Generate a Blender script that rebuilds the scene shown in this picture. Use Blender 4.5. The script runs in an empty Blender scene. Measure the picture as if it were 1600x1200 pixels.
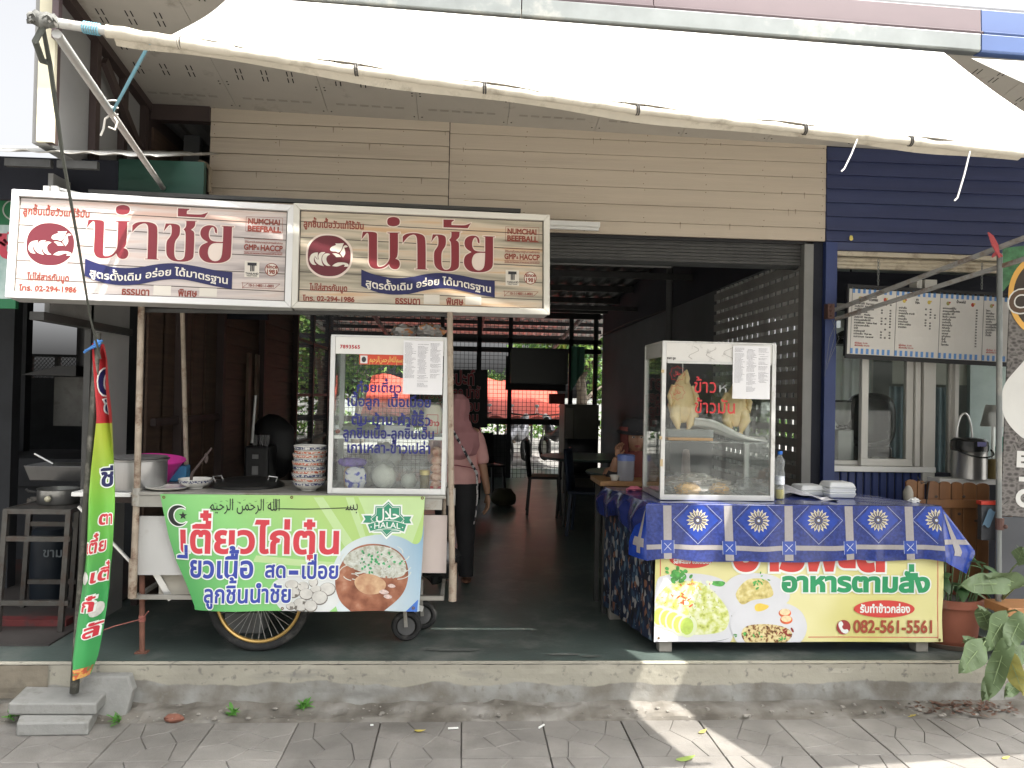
import bpy, bmesh, math, random
from mathutils import Vector, Matrix, geometry, noise
rnd = random.Random(7)
SC = bpy.context.scene
COL = SC.collection
# ---------------------------------------------------------------- camera, sky, sun, exposure
def _axes():
    yaw = math.radians(3.6); pit = math.radians(.82); ro = .020
    F = Vector((math.sin(yaw)*math.cos(pit), math.cos(yaw)*math.cos(pit), math.sin(pit)))
    R0 = Vector((math.cos(yaw), -math.sin(yaw), 0)); U0 = R0.cross(F)
    return F, R0*math.cos(ro)+U0*math.sin(ro), U0*math.cos(ro)-R0*math.sin(ro)
FW, RT, UP = _axes()
EYE = Vector((0, 0, 1.6)); FL = 1230.0
cam = bpy.data.cameras.new('camera'); cam.sensor_width = 36; cam.lens = FL/1600*36
cam.clip_start = .05; cam.clip_end = 500
camo = bpy.data.objects.new('camera', cam); COL.objects.link(camo)
camo.matrix_world = Matrix(((RT.x, UP.x, -FW.x, 0), (RT.y, UP.y, -FW.y, 0), (RT.z, UP.z, -FW.z, 1.6), (0, 0, 0, 1)))
SC.camera = camo
SUN = Vector((.50, -.27, 1.0)).normalized()          # direction towards the sun
w = bpy.data.worlds.new('World'); SC.world = w; w.use_nodes = True
nt = w.node_tree
sky = nt.nodes.new('ShaderNodeTexSky'); sky.sky_type = 'NISHITA'; sky.sun_disc = False
sky.sun_elevation = math.asin(SUN.z); sky.sun_rotation = math.atan2(SUN.x, SUN.y)
sky.air_density = .6; sky.dust_density = 9.0; sky.ozone_density = 1.0
hs = nt.nodes.new('ShaderNodeHueSaturation'); hs.inputs['Saturation'].default_value = .12; hs.inputs['Value'].default_value = 1.45   # humid white haze over the whole sky
nt.links.new(sky.outputs[0], hs.inputs['Color']); nt.links.new(hs.outputs[0], nt.nodes['Background'].inputs[0])
nt.nodes['Background'].inputs[1].default_value = .15
sl = bpy.data.lights.new('sun', 'SUN'); sl.energy = 5.0; sl.angle = math.radians(.5); sl.color = (1, .95, .88)
so = bpy.data.objects.new('sun', sl); COL.objects.link(so)
so.rotation_euler = SUN.to_track_quat('Z', 'Y').to_euler()
SC.view_settings.view_transform = 'Standard'; SC.view_settings.look = 'None'
SC.view_settings.exposure = 1.20; SC.view_settings.gamma = 1; SC.view_settings.use_curve_mapping = False
SC.cycles.max_bounces = 10; SC.cycles.diffuse_bounces = 5; SC.cycles.transparent_max_bounces = 24
SC.cycles.use_denoising = True; SC.cycles.caustics_reflective = False; SC.cycles.caustics_refractive = False

# ---------------------------------------------------------------- placing helpers
def ray(px, py): return FW + RT*((px-800)/FL) - UP*((py-600)/FL)
def at(px, py, Y):
    d = ray(px, py); return EYE + d*(Y/d.y)
def onz(px, py, z):
    d = ray(px, py); return EYE + d*((z-1.6)/d.z)
def onx(px, py, X):
    d = ray(px, py); return EYE + d*(X/d.x)

# ---------------------------------------------------------------- materials
_M = {}
def mat(name, col, rough=.6, metal=0., var=.12, scale=4., bump=0., bscale=60., stretch=(1, 1, 1), dirt=None, dscale=3., damt=.5,
        trans=0., alpha=1., coat=0., emit=None, sss=0., spec=.5):
    """principled material whose colour drifts a little, with optional dirt patches (colour) and fine relief"""
    if name in _M: return _M[name]
    m = bpy.data.materials.new(name); m.use_nodes = True; _M[name] = m
    n = m.node_tree.nodes; L = m.node_tree.links; b = n['Principled BSDF']
    b.inputs['Roughness'].default_value = rough; b.inputs['Metallic'].default_value = metal
    b.inputs['Specular IOR Level'].default_value = spec
    b.inputs['Coat Weight'].default_value = coat; b.inputs['Coat Roughness'].default_value = .12
    b.inputs['Alpha'].default_value = alpha
    b.inputs['Transmission Weight'].default_value = trans
    b.inputs['Base Color'].default_value = (*col, 1)
    if emit: b.inputs['Emission Color'].default_value = (*emit[0], 1); b.inputs['Emission Strength'].default_value = emit[1]
    tc = n.new('ShaderNodeNewGeometry'); mp = n.new('ShaderNodeMapping'); mp.inputs['Scale'].default_value = stretch
    L.new(tc.outputs['Position'], mp.inputs[0])
    def nz(sc, det=4, rough_=.6):
        t = n.new('ShaderNodeTexNoise'); t.inputs['Scale'].default_value = sc; t.inputs['Detail'].default_value = det
        t.inputs['Roughness'].default_value = rough_; L.new(mp.outputs[0], t.inputs[0]); return t
    out = None
    if var:
        t = nz(scale); r = n.new('ShaderNodeValToRGB'); L.new(t.outputs['Fac'], r.inputs[0])
        r.color_ramp.elements[0].position = .3; r.color_ramp.elements[1].position = .7
        r.color_ramp.elements[0].color = (*[c*(1-var) for c in col], 1)
        r.color_ramp.elements[1].color = (*[min(1, c*(1+var)) for c in col], 1); out = r.outputs[0]
    if dirt:
        t = nz(dscale, 6, .68); r = n.new('ShaderNodeValToRGB'); L.new(t.outputs['Fac'], r.inputs[0])
        r.color_ramp.elements[0].position = .62-.25*damt; r.color_ramp.elements[1].position = .80-.25*damt
        r.color_ramp.elements[0].color = (0, 0, 0, 1); r.color_ramp.elements[1].color = (1, 1, 1, 1)
        mx = n.new('ShaderNodeMixRGB'); L.new(r.outputs[0], mx.inputs[0])
        if out: L.new(out, mx.inputs[1])
        else: mx.inputs[1].default_value = (*col, 1)
        mx.inputs[2].default_value = (*dirt, 1); out = mx.outputs[0]
    if out: L.new(out, b.inputs['Base Color'])
    if bump:
        t = nz(bscale, 5); bp = n.new('ShaderNodeBump'); bp.inputs['Strength'].default_value = bump
        bp.inputs['Distance'].default_value = .004; L.new(t.outputs['Fac'], bp.inputs['Height']); L.new(bp.outputs[0], b.inputs['Normal'])
    return m
def ramp_mat(name, stops, scale, stretch=(1, 1, 1), rough=.6, kind='NOISE', detail=6, dist=0., bump=0., coat=0., rotx=0.):
    """several colours spread by a noise or voronoi texture"""
    if name in _M: return _M[name]
    m = bpy.data.materials.new(name); m.use_nodes = True; _M[name] = m
    n = m.node_tree.nodes; L = m.node_tree.links; b = n['Principled BSDF']
    b.inputs['Roughness'].default_value = rough; b.inputs['Coat Weight'].default_value = coat
    tc = n.new('ShaderNodeNewGeometry'); mp = n.new('ShaderNodeMapping'); mp.inputs['Scale'].default_value = stretch
    mp.inputs['Rotation'].default_value = (0, rotx, 0)
    L.new(tc.outputs['Position'], mp.inputs[0])
    if kind == 'NOISE':
        t = n.new('ShaderNodeTexNoise'); t.inputs['Detail'].default_value = detail; t.inputs['Distortion'].default_value = dist; o = t.outputs['Fac']
    elif kind == 'CELL':
        t = n.new('ShaderNodeTexVoronoi'); sp = n.new('ShaderNodeSeparateColor'); L.new(t.outputs['Color'], sp.inputs[0]); o = sp.outputs[0]
    else:
        t = n.new('ShaderNodeTexVoronoi'); o = t.outputs['Distance']
    t.inputs['Scale'].default_value = scale; L.new(mp.outputs[0], t.inputs['Vector'])
    r = n.new('ShaderNodeValToRGB'); L.new(o, r.inputs[0])
    e = r.color_ramp.elements
    e[0].position = stops[0][0]; e[0].color = (*stops[0][1], 1); e[1].position = stops[-1][0]; e[1].color = (*stops[-1][1], 1)
    for p, c in stops[1:-1]: x = e.new(p); x.color = (*c, 1)
    if kind == 'CELL': r.color_ramp.interpolation = 'CONSTANT'
    L.new(r.outputs[0], b.inputs['Base Color'])
    if bump:
        bp = n.new('ShaderNodeBump'); bp.inputs['Strength'].default_value = bump; bp.inputs['Distance'].default_value = .004
        L.new(o, bp.inputs['Height']); L.new(bp.outputs[0], b.inputs['Normal'])
    return m
def glass_mat(name, tint=(.9, .95, .93), rough=.03, dusty=.08):
    """thin pane: mostly see-through, a little dust, a mirror-like sheen at grazing angles"""
    if name in _M: return _M[name]
    m = bpy.data.materials.new(name); m.use_nodes = True; _M[name] = m
    n = m.node_tree.nodes; L = m.node_tree.links; n.remove(n['Principled BSDF']); out = n['Material Output']
    tr = n.new('ShaderNodeBsdfTransparent'); tr.inputs[0].default_value = (*tint, 1)
    gl = n.new('ShaderNodeBsdfGlossy'); gl.inputs['Roughness'].default_value = rough; gl.inputs[0].default_value = (1, 1, 1, 1)
    fr = n.new('ShaderNodeFresnel'); fr.inputs[0].default_value = 1.5
    mf = n.new('ShaderNodeMath'); mf.operation = 'MULTIPLY'; L.new(fr.outputs[0], mf.inputs[0]); mf.inputs[1].default_value = .7
    m1 = n.new('ShaderNodeMixShader'); L.new(mf.outputs[0], m1.inputs[0]); L.new(tr.outputs[0], m1.inputs[1]); L.new(gl.outputs[0], m1.inputs[2])
    df = n.new('ShaderNodeBsdfDiffuse'); df.inputs[0].default_value = (.6, .6, .58, 1)
    tc = n.new('ShaderNodeTexCoord'); nz = n.new('ShaderNodeTexNoise'); nz.inputs['Scale'].default_value = 9; nz.inputs['Detail'].default_value = 6
    L.new(tc.outputs['Object'], nz.inputs[0])
    mr = n.new('ShaderNodeMapRange'); mr.inputs[1].default_value = .35; mr.inputs[2].default_value = .75; mr.inputs[3].default_value = dusty*.3; mr.inputs[4].default_value = dusty*1.8
    L.new(nz.outputs['Fac'], mr.inputs[0])
    m2 = n.new('ShaderNodeMixShader'); L.new(mr.outputs[0], m2.inputs[0]); L.new(m1.outputs[0], m2.inputs[1]); L.new(df.outputs[0], m2.inputs[2])
    L.new(m2.outputs[0], out.inputs[0]); return m
def film_mat(name, col=(.85, .85, .85), dens=.3, rough=.25):
    """thin plastic film: part clear, part milky, glossy"""
    if name in _M: return _M[name]
    m = bpy.data.materials.new(name); m.use_nodes = True; _M[name] = m
    n = m.node_tree.nodes; L = m.node_tree.links; b = n['Principled BSDF']; out = n['Material Output']
    b.inputs['Base Color'].default_value = (*col, 1); b.inputs['Roughness'].default_value = rough
    tr = n.new('ShaderNodeBsdfTransparent'); tl = n.new('ShaderNodeBsdfTranslucent'); tl.inputs[0].default_value = (*col, 1)
    m0 = n.new('ShaderNodeMixShader'); m0.inputs[0].default_value = .4; L.new(b.outputs[0], m0.inputs[1]); L.new(tl.outputs[0], m0.inputs[2])
    lw = n.new('ShaderNodeLayerWeight'); lw.inputs[0].default_value = .35
    mr = n.new('ShaderNodeMapRange'); mr.inputs[3].default_value = dens; mr.inputs[4].default_value = min(1, dens*2.2)
    L.new(lw.outputs['Facing'], mr.inputs[0])
    m1 = n.new('ShaderNodeMixShader'); L.new(mr.outputs[0], m1.inputs[0]); L.new(tr.outputs[0], m1.inputs[1]); L.new(m0.outputs[0], m1.inputs[2])
    L.new(m1.outputs[0], out.inputs[0]); return m
def cloth_mat(name, col, transl=.35, rough=.6, var=.06):
    m = mat(name, col, rough, var=var, bump=.15, bscale=90)
    n = m.node_tree.nodes; L = m.node_tree.links; b = n['Principled BSDF']; out = n['Material Output']
    if n.get('tl'): return m
    tl = n.new('ShaderNodeBsdfTranslucent'); tl.name = 'tl'; tl.inputs[0].default_value = (*col, 1)
    mx = n.new('ShaderNodeMixShader'); mx.inputs[0].default_value = transl
    L.new(b.outputs[0], mx.inputs[1]); L.new(tl.outputs[0], mx.inputs[2]); L.new(mx.outputs[0], out.inputs[0]); return m

# ---------------------------------------------------------------- mesh collector
class MB:
    def __init__(s): s.v = []; s.f = []; s.mi = []; s.cur = 0
    def add(s, vs, fs):
        k = len(s.v); s.v += [tuple(p) for p in vs]
        for f in fs: s.f.append([i+k for i in f]); s.mi.append(s.cur)
        return s
    def box(s, x0, x1, y0, y1, z0, z1):
        vs = [(x, y, z) for z in (z0, z1) for y in (y0, y1) for x in (x0, x1)]
        return s.add(vs, [(0, 2, 3, 1), (4, 5, 7, 6), (0, 1, 5, 4), (2, 6, 7, 3), (0, 4, 6, 2), (1, 3, 7, 5)])
    def cbox(s, c, sx, sy, sz, rz=0., rx=0., ry=0.):
        M = Matrix.Translation(c) @ Matrix.Rotation(rz, 4, 'Z') @ Matrix.Rotation(ry, 4, 'Y') @ Matrix.Rotation(rx, 4, 'X')
        vs = [M @ Vector((x*sx/2, y*sy/2, z*sz/2)) for z in (-1, 1) for y in (-1, 1) for x in (-1, 1)]
        return s.add(vs, [(0, 2, 3, 1), (4, 5, 7, 6), (0, 1, 5, 4), (2, 6, 7, 3), (0, 4, 6, 2), (1, 3, 7, 5)])
    def bar(s, a, b, w, h=None, up=(0, 0, 1)):
        a = Vector(a); b = Vector(b); h = h or w; d = (b-a).normalized(); u = Vector(up)
        if abs(d.dot(u)) > .95: u = Vector((0, 1, 0))
        sd = d.cross(u).normalized()*(w/2); u = sd.cross(d).normalized()*(h/2)
        vs = [p+i*sd+j*u for p in (a, b) for i, j in ((-1, -1), (1, -1), (1, 1), (-1, 1))]
        return s.add(vs, [(3, 2, 1, 0), (4, 5, 6, 7), (0, 1, 5, 4), (1, 2, 6, 5), (2, 3, 7, 6), (3, 0, 4, 7)])
    def tube(s, pts, r, n=8, cap=True, closed=False):
        pts = [Vector(p) for p in pts]; m = len(pts); rr = r if isinstance(r, (list, tuple)) else [r]*m
        vs = []; ref = None
        for i, p in enumerate(pts):
            if closed: d = pts[(i+1) % m]-pts[i-1]
            else: d = pts[min(i+1, m-1)]-pts[max(i-1, 0)]
            if d.length < 1e-9: d = Vector((0, 0, 1))
            d.normalize()
            if ref is None or abs(ref.dot(d)) > .98: ref = Vector((0, 0, 1)) if abs(d.z) < .9 else Vector((1, 0, 0))
            a = d.cross(ref).normalized(); b = a.cross(d); ref = b
            vs += [p+(a*math.cos(t)+b*math.sin(t))*rr[i] for t in [2*math.pi*j/n for j in range(n)]]
        fs = [(i*n+j, i*n+(j+1) % n, (i+1)*n+(j+1) % n, (i+1)*n+j) for i in range(m-1) for j in range(n)]
        if closed: fs += [((m-1)*n+j, (m-1)*n+(j+1) % n, (j+1) % n, j) for j in range(n)]
        elif cap: fs += [tuple(range(n))[::-1], tuple((m-1)*n+j for j in range(n))]
        return s.add(vs, fs)
    def lathe(s, prof, c=(0, 0, 0), n=24, M=None, a0=0., a1=2*math.pi):
        """prof: (radius, height) pairs"""
        c = Vector(c); M = M or Matrix.Identity(3); full = abs(a1-a0-2*math.pi) < 1e-6; k = n if full else n+1
        vs = [c + M @ Vector((r*math.cos(t), r*math.sin(t), z)) for r, z in prof for t in [a0+(a1-a0)*j/n for j in range(k)]]
        fs = [(i*k+j, i*k+(j+1) % k, (i+1)*k+(j+1) % k, (i+1)*k+j) for i in range(len(prof)-1) for j in range(n)]
        return s.add(vs, fs)
    def blob(s, c, rx, ry, rz, n=12, m=8, amp=0., fr=3., seed=0, M=None, sq=1.):
        c = Vector(c); vs = []
        def P(th, ph):
            d = Vector((math.cos(th)*math.cos(ph), math.sin(th)*math.cos(ph), math.sin(ph)))
            k = 1+amp*noise.noise(d*fr+Vector((seed*7.3, seed*3.1, seed)))
            e = Vector([math.copysign(abs(q)**sq, q) for q in d]) if sq != 1 else d
            q = Vector((e.x*rx*k, e.y*ry*k, e.z*rz*k)); return c+(M @ q if M else q)
        for i in range(1, m): vs += [P(2*math.pi*j/n, -math.pi/2+math.pi*i/m) for j in range(n)]
        b = len(vs); vs += [P(0, -math.pi/2), P(0, math.pi/2)]
        fs = [(i*n+j, i*n+(j+1) % n, (i+1)*n+(j+1) % n, (i+1)*n+j) for i in range(m-2) for j in range(n)]
        fs += [(b, (j+1) % n, j) for j in range(n)] + [(b+1, (m-2)*n+j, (m-2)*n+(j+1) % n) for j in range(n)]
        return s.add(vs, fs)
    def grid(s, fn, nu, nv, flip=False):
        vs = [fn(i/nu, j/nv) for j in range(nv+1) for i in range(nu+1)]; k = nu+1
        fs = [(j*k+i, j*k+i+1, (j+1)*k+i+1, (j+1)*k+i) for j in range(nv) for i in range(nu)]
        if flip: fs = [f[::-1] for f in fs]
        return s.add(vs, fs)
    def prism(s, pts, dv):
        """polygon pts (3-D, any outline) pushed along dv"""
        pts = [Vector(p) for p in pts]; dv = Vector(dv); n = len(pts)
        s.add(pts+[p+dv for p in pts], [tuple(range(n))[::-1], tuple(range(n, 2*n))]+[(i, (i+1) % n, n+(i+1) % n, n+i) for i in range(n)])
        return s
    def quad(s, a, b, c, d): return s.add([a, b, c, d], [(0, 1, 2, 3)])
_MW = {}
def tag(o, label=None, cat=None, group=None, kind=None):
    if label: o['label'] = label
    if cat: o['category'] = cat
    if group: o['group'] = group
    if kind: o['kind'] = kind
    return o
def thing(name, label, cat, loc=(0, 0, 0), rz=0., group=None):
    o = bpy.data.objects.new(name, None); o.empty_display_size = .1; COL.objects.link(o)
    o.location = loc; o.rotation_euler = (0, 0, rz)
    _MW[o.name] = Matrix.Translation(Vector(loc)) @ Matrix.Rotation(rz, 4, 'Z')
    return tag(o, label, cat, group)
def part(name, mb, ms, parent=None, local=False, smooth=False, bev=0., solid=0., sub=0, label=None, ang=40, weld=False):
    """link one mesh; its points are in the world's coordinates, or in its thing's when local"""
    me = bpy.data.meshes.new(name)
    me.from_pydata(mb.v, [], mb.f); 
    ms = ms if isinstance(ms, (list, tuple)) else [ms]
    for m in ms: me.materials.append(m)
    if len(ms) > 1:
        for p, i in zip(me.polygons, mb.mi): p.material_index = i
    me.update()
    if smooth:
        for p in me.polygons: p.use_smooth = True
        try: me.set_sharp_from_angle(angle=math.radians(ang))
        except Exception: pass
    o = bpy.data.objects.new(name, me); COL.objects.link(o)
    if parent is not None:
        o.parent = parent
        if not local and parent.name in _MW: o.matrix_parent_inverse = _MW[parent.name].inverted()
    if weld: o.modifiers.new('w', 'WELD')
    if solid: q = o.modifiers.new('s', 'SOLIDIFY'); q.thickness = solid; q.offset = 0
    if bev: q = o.modifiers.new('b', 'BEVEL'); q.width = bev; q.segments = 2; q.limit_method = 'ANGLE'; q.angle_limit = math.radians(50)
    if sub: q = o.modifiers.new('u', 'SUBSURF'); q.levels = sub; q.render_levels = sub
    if label: o['label'] = label
    if parent is not None and any(k in name for k in ('lettering', 'stripes', 'column_line', 'calligraphy', 'knots', 'plank_lines', 'white_edge', 'veins', 'lines', 'small_')): o['kind'] = 'stuff'
    return o
def struct(name, mb, ms, parent=None, **k):
    o = part(name, mb, ms, parent, **k)
    if parent is None: o['kind'] = 'structure'
    return o
def solo(name, mb, ms, label, cat, group=None, kind=None, **k):
    return tag(part(name, mb, ms, None, **k), label, cat, group, kind)
_kids = {}
def dup(o, loc, rz=0., label=None, group=None):
    c = o.copy(); COL.objects.link(c); c.location = loc; c.rotation_euler = (0, 0, rz)
    _MW[c.name] = Matrix.Translation(Vector(loc)) @ Matrix.Rotation(rz, 4, 'Z')
    if label: c['label'] = label
    if group: c['group'] = group
    for ch in [x for x in bpy.data.objects if x.parent == o]:
        d = ch.copy(); COL.objects.link(d); d.parent = c
        for g in [x for x in bpy.data.objects if x.parent == ch]:
            e = g.copy(); COL.objects.link(e); e.parent = d
    return c
def inst(o, M, parent=None, name=None):
    """one more piece sharing o's mesh"""
    c = o.copy(); COL.objects.link(c); c.matrix_local = M
    if parent is not None: c.parent = parent
    return c

# ---------------------------------------------------------------- lettering
def triangulate(loops, eps=1e-5, step=0):
    """union (non-zero winding) of closed outlines -> vertices, triangles"""
    if step > 0:
        LL = []
        for lp in loops:
            q = []
            for i in range(len(lp)):
                a = lp[i]; b = lp[(i+1) % len(lp)]; n = max(1, int(math.hypot(b[0]-a[0], b[1]-a[1])/step+.5)); q += [(a[0]+(b[0]-a[0])*k/n, a[1]+(b[1]-a[1])*k/n) for k in range(n)]
            LL.append(q)
        loops = LL
    V = []; E = []
    for lp in loops:
        k = len(V); n = len(lp); V += [Vector((p[0], p[1])) for p in lp]; E += [(k+i, k+(i+1) % n) for i in range(n)]
    if len(V) < 3: return [], []
    if step:
        x0 = min(p.x for p in V); x1 = max(p.x for p in V); y0 = min(p.y for p in V); y1 = max(p.y for p in V)
        i0 = math.floor(x0/step); j0 = math.floor(y0/step)
        V += [Vector(((i+.503)*step, (j+.497)*step)) for i in range(i0, int(x1/step)+1) for j in range(j0, int(y1/step)+1)]
    ov, oe, of, *_ = geometry.delaunay_2d_cdt(V, E, [], 0, eps)
    segs = [(lp[i-1][0], lp[i-1][1], lp[i][0], lp[i][1]) for lp in loops for i in range(len(lp))]
    out = []
    for f in of:
        cx = sum(ov[i][0] for i in f)/len(f); cy = sum(ov[i][1] for i in f)/len(f); wn = 0
        for x0, y0, x1, y1 in segs:
            if (y0 <= cy) != (y1 <= cy):
                t = x0+(cy-y0)/(y1-y0)*(x1-x0)
                if t > cx: wn += 1 if y1 > y0 else -1
        if wn: out.append(tuple(f))
    return [(p[0], p[1]) for p in ov], out
def area(lp): return sum(lp[i-1][0]*lp[i][1]-lp[i][0]*lp[i-1][1] for i in range(len(lp)))/2
def grow(loops, d):
    if not d or not loops: return loops
    out = []; s = -1 if sum(area(l) for l in loops) < 0 else 1
    for lp in loops:
        n = len(lp); q = []
        for i in range(n):
            a = Vector(lp[i-1]); b = Vector(lp[i]); c = Vector(lp[(i+1) % n]); e = (b-a); f = (c-b)
            if e.length < 1e-9: e = f
            if f.length < 1e-9: f = e
            if e.length < 1e-9: continue
            e = e.normalized(); f = f.normalized(); n1 = Vector((e.y, -e.x)); n2 = Vector((f.y, -f.x)); m = n1+n2
            if m.length < .35: m = n1+n2*.2
            m.normalize(); k = min(1.7, 1/max(.3, m.dot(n1))); p = b+m*(d*k*s); q.append((p.x, p.y))
        out.append(q)
    return out
_G = {}
def _loops(body, res=4):
    c = bpy.data.curves.new('t', 'FONT'); c.body = body; c.size = 1; c.fill_mode = 'NONE'; c.resolution_u = res
    o = bpy.data.objects.new('t', c); COL.objects.link(o)
    me = o.to_mesh(); vs = [(v.co.x, v.co.y) for v in me.vertices]; ed = [tuple(e.vertices) for e in me.edges]
    o.to_mesh_clear(); bpy.data.objects.remove(o); bpy.data.curves.remove(c)
    nx = {}
    lo = []; st = 0
    adj = {}
    for a, b in ed: adj.setdefault(a, []).append(b); adj.setdefault(b, []).append(a)
    i = 0; seen = set()
    for i in range(len(vs)):
        if i in seen or i not in adj: continue
        lp = [i]; seen.add(i); cur = i
        while True:
            nb = [x for x in adj[cur] if x not in seen]
            if not nb: break
            cur = i+len(lp) if (i+len(lp)) in nb else nb[0]
            lp.append(cur); seen.add(cur)
        lo.append([vs[k] for k in lp])
    return lo, vs
def glyph(ch):
    if ch in _G: return _G[ch]
    lo, vs = _loops(ch) if ch != ' ' else ([], [])
    _, a = _loops('|'); _, b = _loops(ch+'|')
    adv = min(p[0] for p in b[-len(a):])-min(p[0] for p in a)
    _G[ch] = (lo, adv); return _G[ch]
UPPER = 'ิีึืั็'; TONE = '่้๊๋์'; LOW = 'ฺุู'
_T = {}
def layout(s, bold=0., track=0.):
    """-> list of (loops already grown) and width"""
    pen = 0; out = []; prev = ''; hi = 0
    if 'ำ' in s: s = s.replace('ำ', '\u0e4dา')
    for i, ch in enumerate(s):
        lo, adv = glyph(ch)
        dy = 0; dx = 0
        if ch in TONE or ch == '\u0e4d':
            if i and (s[i-1] in UPPER): dy = .21
            if ch in TONE and i+1 < len(s) and s[i+1] == '\u0e4d': dy = .2
        if ch in TONE+UPPER+LOW+'\u0e4d': dx = -track
        if lo:
            g = grow(lo, bold)
            out.append([[(x+pen+dx, y+dy) for x, y in l] for l in g])
        if ch not in TONE+UPPER+LOW+'\u0e4d': pen += adv+track
    return out, pen
def text(mb, F, s, u, v, h, width=None, bold=.02, d=.002, anchor='l', track=0., fn=None, slant=0.):
    """write s on frame F with its left foot at (u, v); h is the size in metres; fn bends (u, v)"""
    gl, wd = layout(s, bold, track)
    sx = h if width is None else width/wd
    off = {'l': 0, 'c': -wd*sx/2, 'r': -wd*sx}[anchor]
    for loops in gl:
        V, T = triangulate(loops, step=.022/h if isinstance(F, Bent) else 0)
        P = []
        for x, y in V:
            a = u+off+(x+slant*y)*sx; b = v+y*h
            if fn: a, b = fn(a, b)
            P.append(F.w(a, b, d))
        mb.add(P, T)
    return wd*sx
class Frame:
    """flat printing surface: origin, unit u (to the right) and v (up), n towards the viewer"""
    def __init__(s, O, U, V):
        s.O = Vector(O); s.u = (Vector(U)-s.O); s.W = s.u.length; s.u.normalize()
        v = Vector(V)-s.O; v -= s.u*v.dot(s.u); s.H = v.length; s.v = v.normalized(); s.n = s.u.cross(s.v).normalized()
    def w(s, u, v, d=0.): return s.O+s.u*u+s.v*v+s.n*d
    def px(s, x, y):
        d = ray(x, y); t = (s.O-EYE).dot(s.n)/d.dot(s.n); p = EYE+d*t-s.O; return p.dot(s.u), p.dot(s.v)
class Bent(Frame):
    def __init__(s, F, bend): s.__dict__.update(F.__dict__); s.bend = bend
    def w(s, u, v, d=0.):
        if getattr(s, 'clip', 0): u = min(max(u, 0), s.W); v = max(v, 0)
        return Frame.w(s, u, v, d)+s.bend(u, v)
def smooth(pts, n=2):
    """round an outline (x, y[, 1 = sharp corner])"""
    P = [(p[0], p[1], len(p) > 2) for p in pts]
    for _ in range(n):
        Q = []
        for i in range(len(P)):
            a = P[i-1]; b = P[i]; c = P[(i+1) % len(P)]
            if b[2]: Q.append(b); continue
            Q.append((b[0]*.75+a[0]*.25, b[1]*.75+a[1]*.25, False)) ; Q.append((b[0]*.75+c[0]*.25, b[1]*.75+c[1]*.25, False))
        P = Q
    return [(p[0], p[1]) for p in P]
def shape(mb, F, pts, d=.001, add=0.):
    lp = pts if isinstance(pts[0][0], (list, tuple)) else [pts]
    if add: lp = grow(lp, add)
    V, T = triangulate(lp, step=.022 if isinstance(F, Bent) else 0); mb.add([F.w(x, y, d) for x, y in V], T); return mb
def ell(cx, cy, rx, ry=None, n=28, a=0.):
    ry = ry or rx; out = []
    for i in range(n):
        t = 2*math.pi*i/n; x = rx*math.cos(t); y = ry*math.sin(t); out.append((cx+x*math.cos(a)-y*math.sin(a), cy+x*math.sin(a)+y*math.cos(a)))
    return out
def rect(u0, v0, u1, v1): return [(u0, v0), (u1, v0), (u1, v1), (u0, v1)]
def line2(a, b, t):
    a = Vector(a); b = Vector(b); n = (b-a).normalized()*(t/2); m = Vector((-n.y, n.x)); return [tuple(a-m), tuple(b-m), tuple(b+m), tuple(a+m)]
def path2(pts, t):
    return [line2(pts[i], pts[i+1], t) for i in range(len(pts)-1)]
def blank(mb, F, u0, v0, u1, v1, nu=1, nv=1, d=0.):
    return mb.grid(lambda a, b: F.w(u0+(u1-u0)*a, v0+(v1-v0)*b, d), nu, nv)
# ================================================================= THE SETTING
YW = 5.2; ZF = .2; XR = 2.33; XL = -2.06
# materials of the setting
m_pave = mat('paving', (.175, .165, .15), .85, var=.25, scale=2.5, bump=.5, bscale=120, dirt=(.12, .112, .10), dscale=1.7, damt=.45)
_n0 = m_pave.node_tree.nodes; _l0 = m_pave.node_tree.links; _oi = _n0.new('ShaderNodeObjectInfo'); _mr = _n0.new('ShaderNodeMapRange'); _mr.inputs[3].default_value = .80; _mr.inputs[4].default_value = 1.16   # each slab cast a little differently
_l0.new(_oi.outputs['Random'], _mr.inputs[0]); _hs = _n0.new('ShaderNodeHueSaturation'); _l0.new(_mr.outputs[0], _hs.inputs['Value']); _src = _n0['Principled BSDF'].inputs['Base Color'].links[0].from_socket
_l0.new(_src, _hs.inputs['Color']); _l0.new(_hs.outputs[0], _n0['Principled BSDF'].inputs['Base Color'])
m_joint = mat('joint', (.095, .088, .078), .95, bump=.4)
m_road = mat('road', (.2, .195, .185), .9, bump=.4)
m_floor = mat('floor_paint', (.072, .094, .086), .30, var=.3, scale=2, bump=.25, bscale=40, dirt=(.17, .18, .165), dscale=2.3, damt=.42, spec=.3)
m_beige = mat('beige_board', (.54, .465, .37), .55, var=.05, scale=3, bump=.35, bscale=35, stretch=(.25, 1, 6), dirt=(.43, .36, .28), dscale=.9, damt=.3)
m_blue = mat('blue_board', (.040, .052, .125), .5, var=.12, scale=3, bump=.3, bscale=35, stretch=(.25, 1, 6), dirt=(.05, .07, .15), dscale=1.2, damt=.35)
m_soffit = mat('soffit', (.47, .44, .39), .6, var=.05, dirt=(.25, .22, .18), dscale=4, damt=.1)
m_slot = mat('slot_dark', (.012, .011, .01), .9, var=0)
m_mauve = mat('mauve_metal', (.115, .082, .088), .45, var=.06)
m_bluef = mat('blue_fascia', (.05, .09, .22), .4, var=.06)
m_galv = mat('galvanised', (.19, .205, .20), .42, .35, var=.12, scale=6, dirt=(.35, .34, .3), dscale=3, damt=.3)
m_steel = mat('dark_steel', (.06, .06, .058), .5, .3, var=.2, scale=8)
m_rust = mat('rusty_pipe', (.36, .30, .235), .65, .1, var=.25, scale=9, bump=.3, dirt=(.115, .05, .025), dscale=11, damt=.42)
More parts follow.
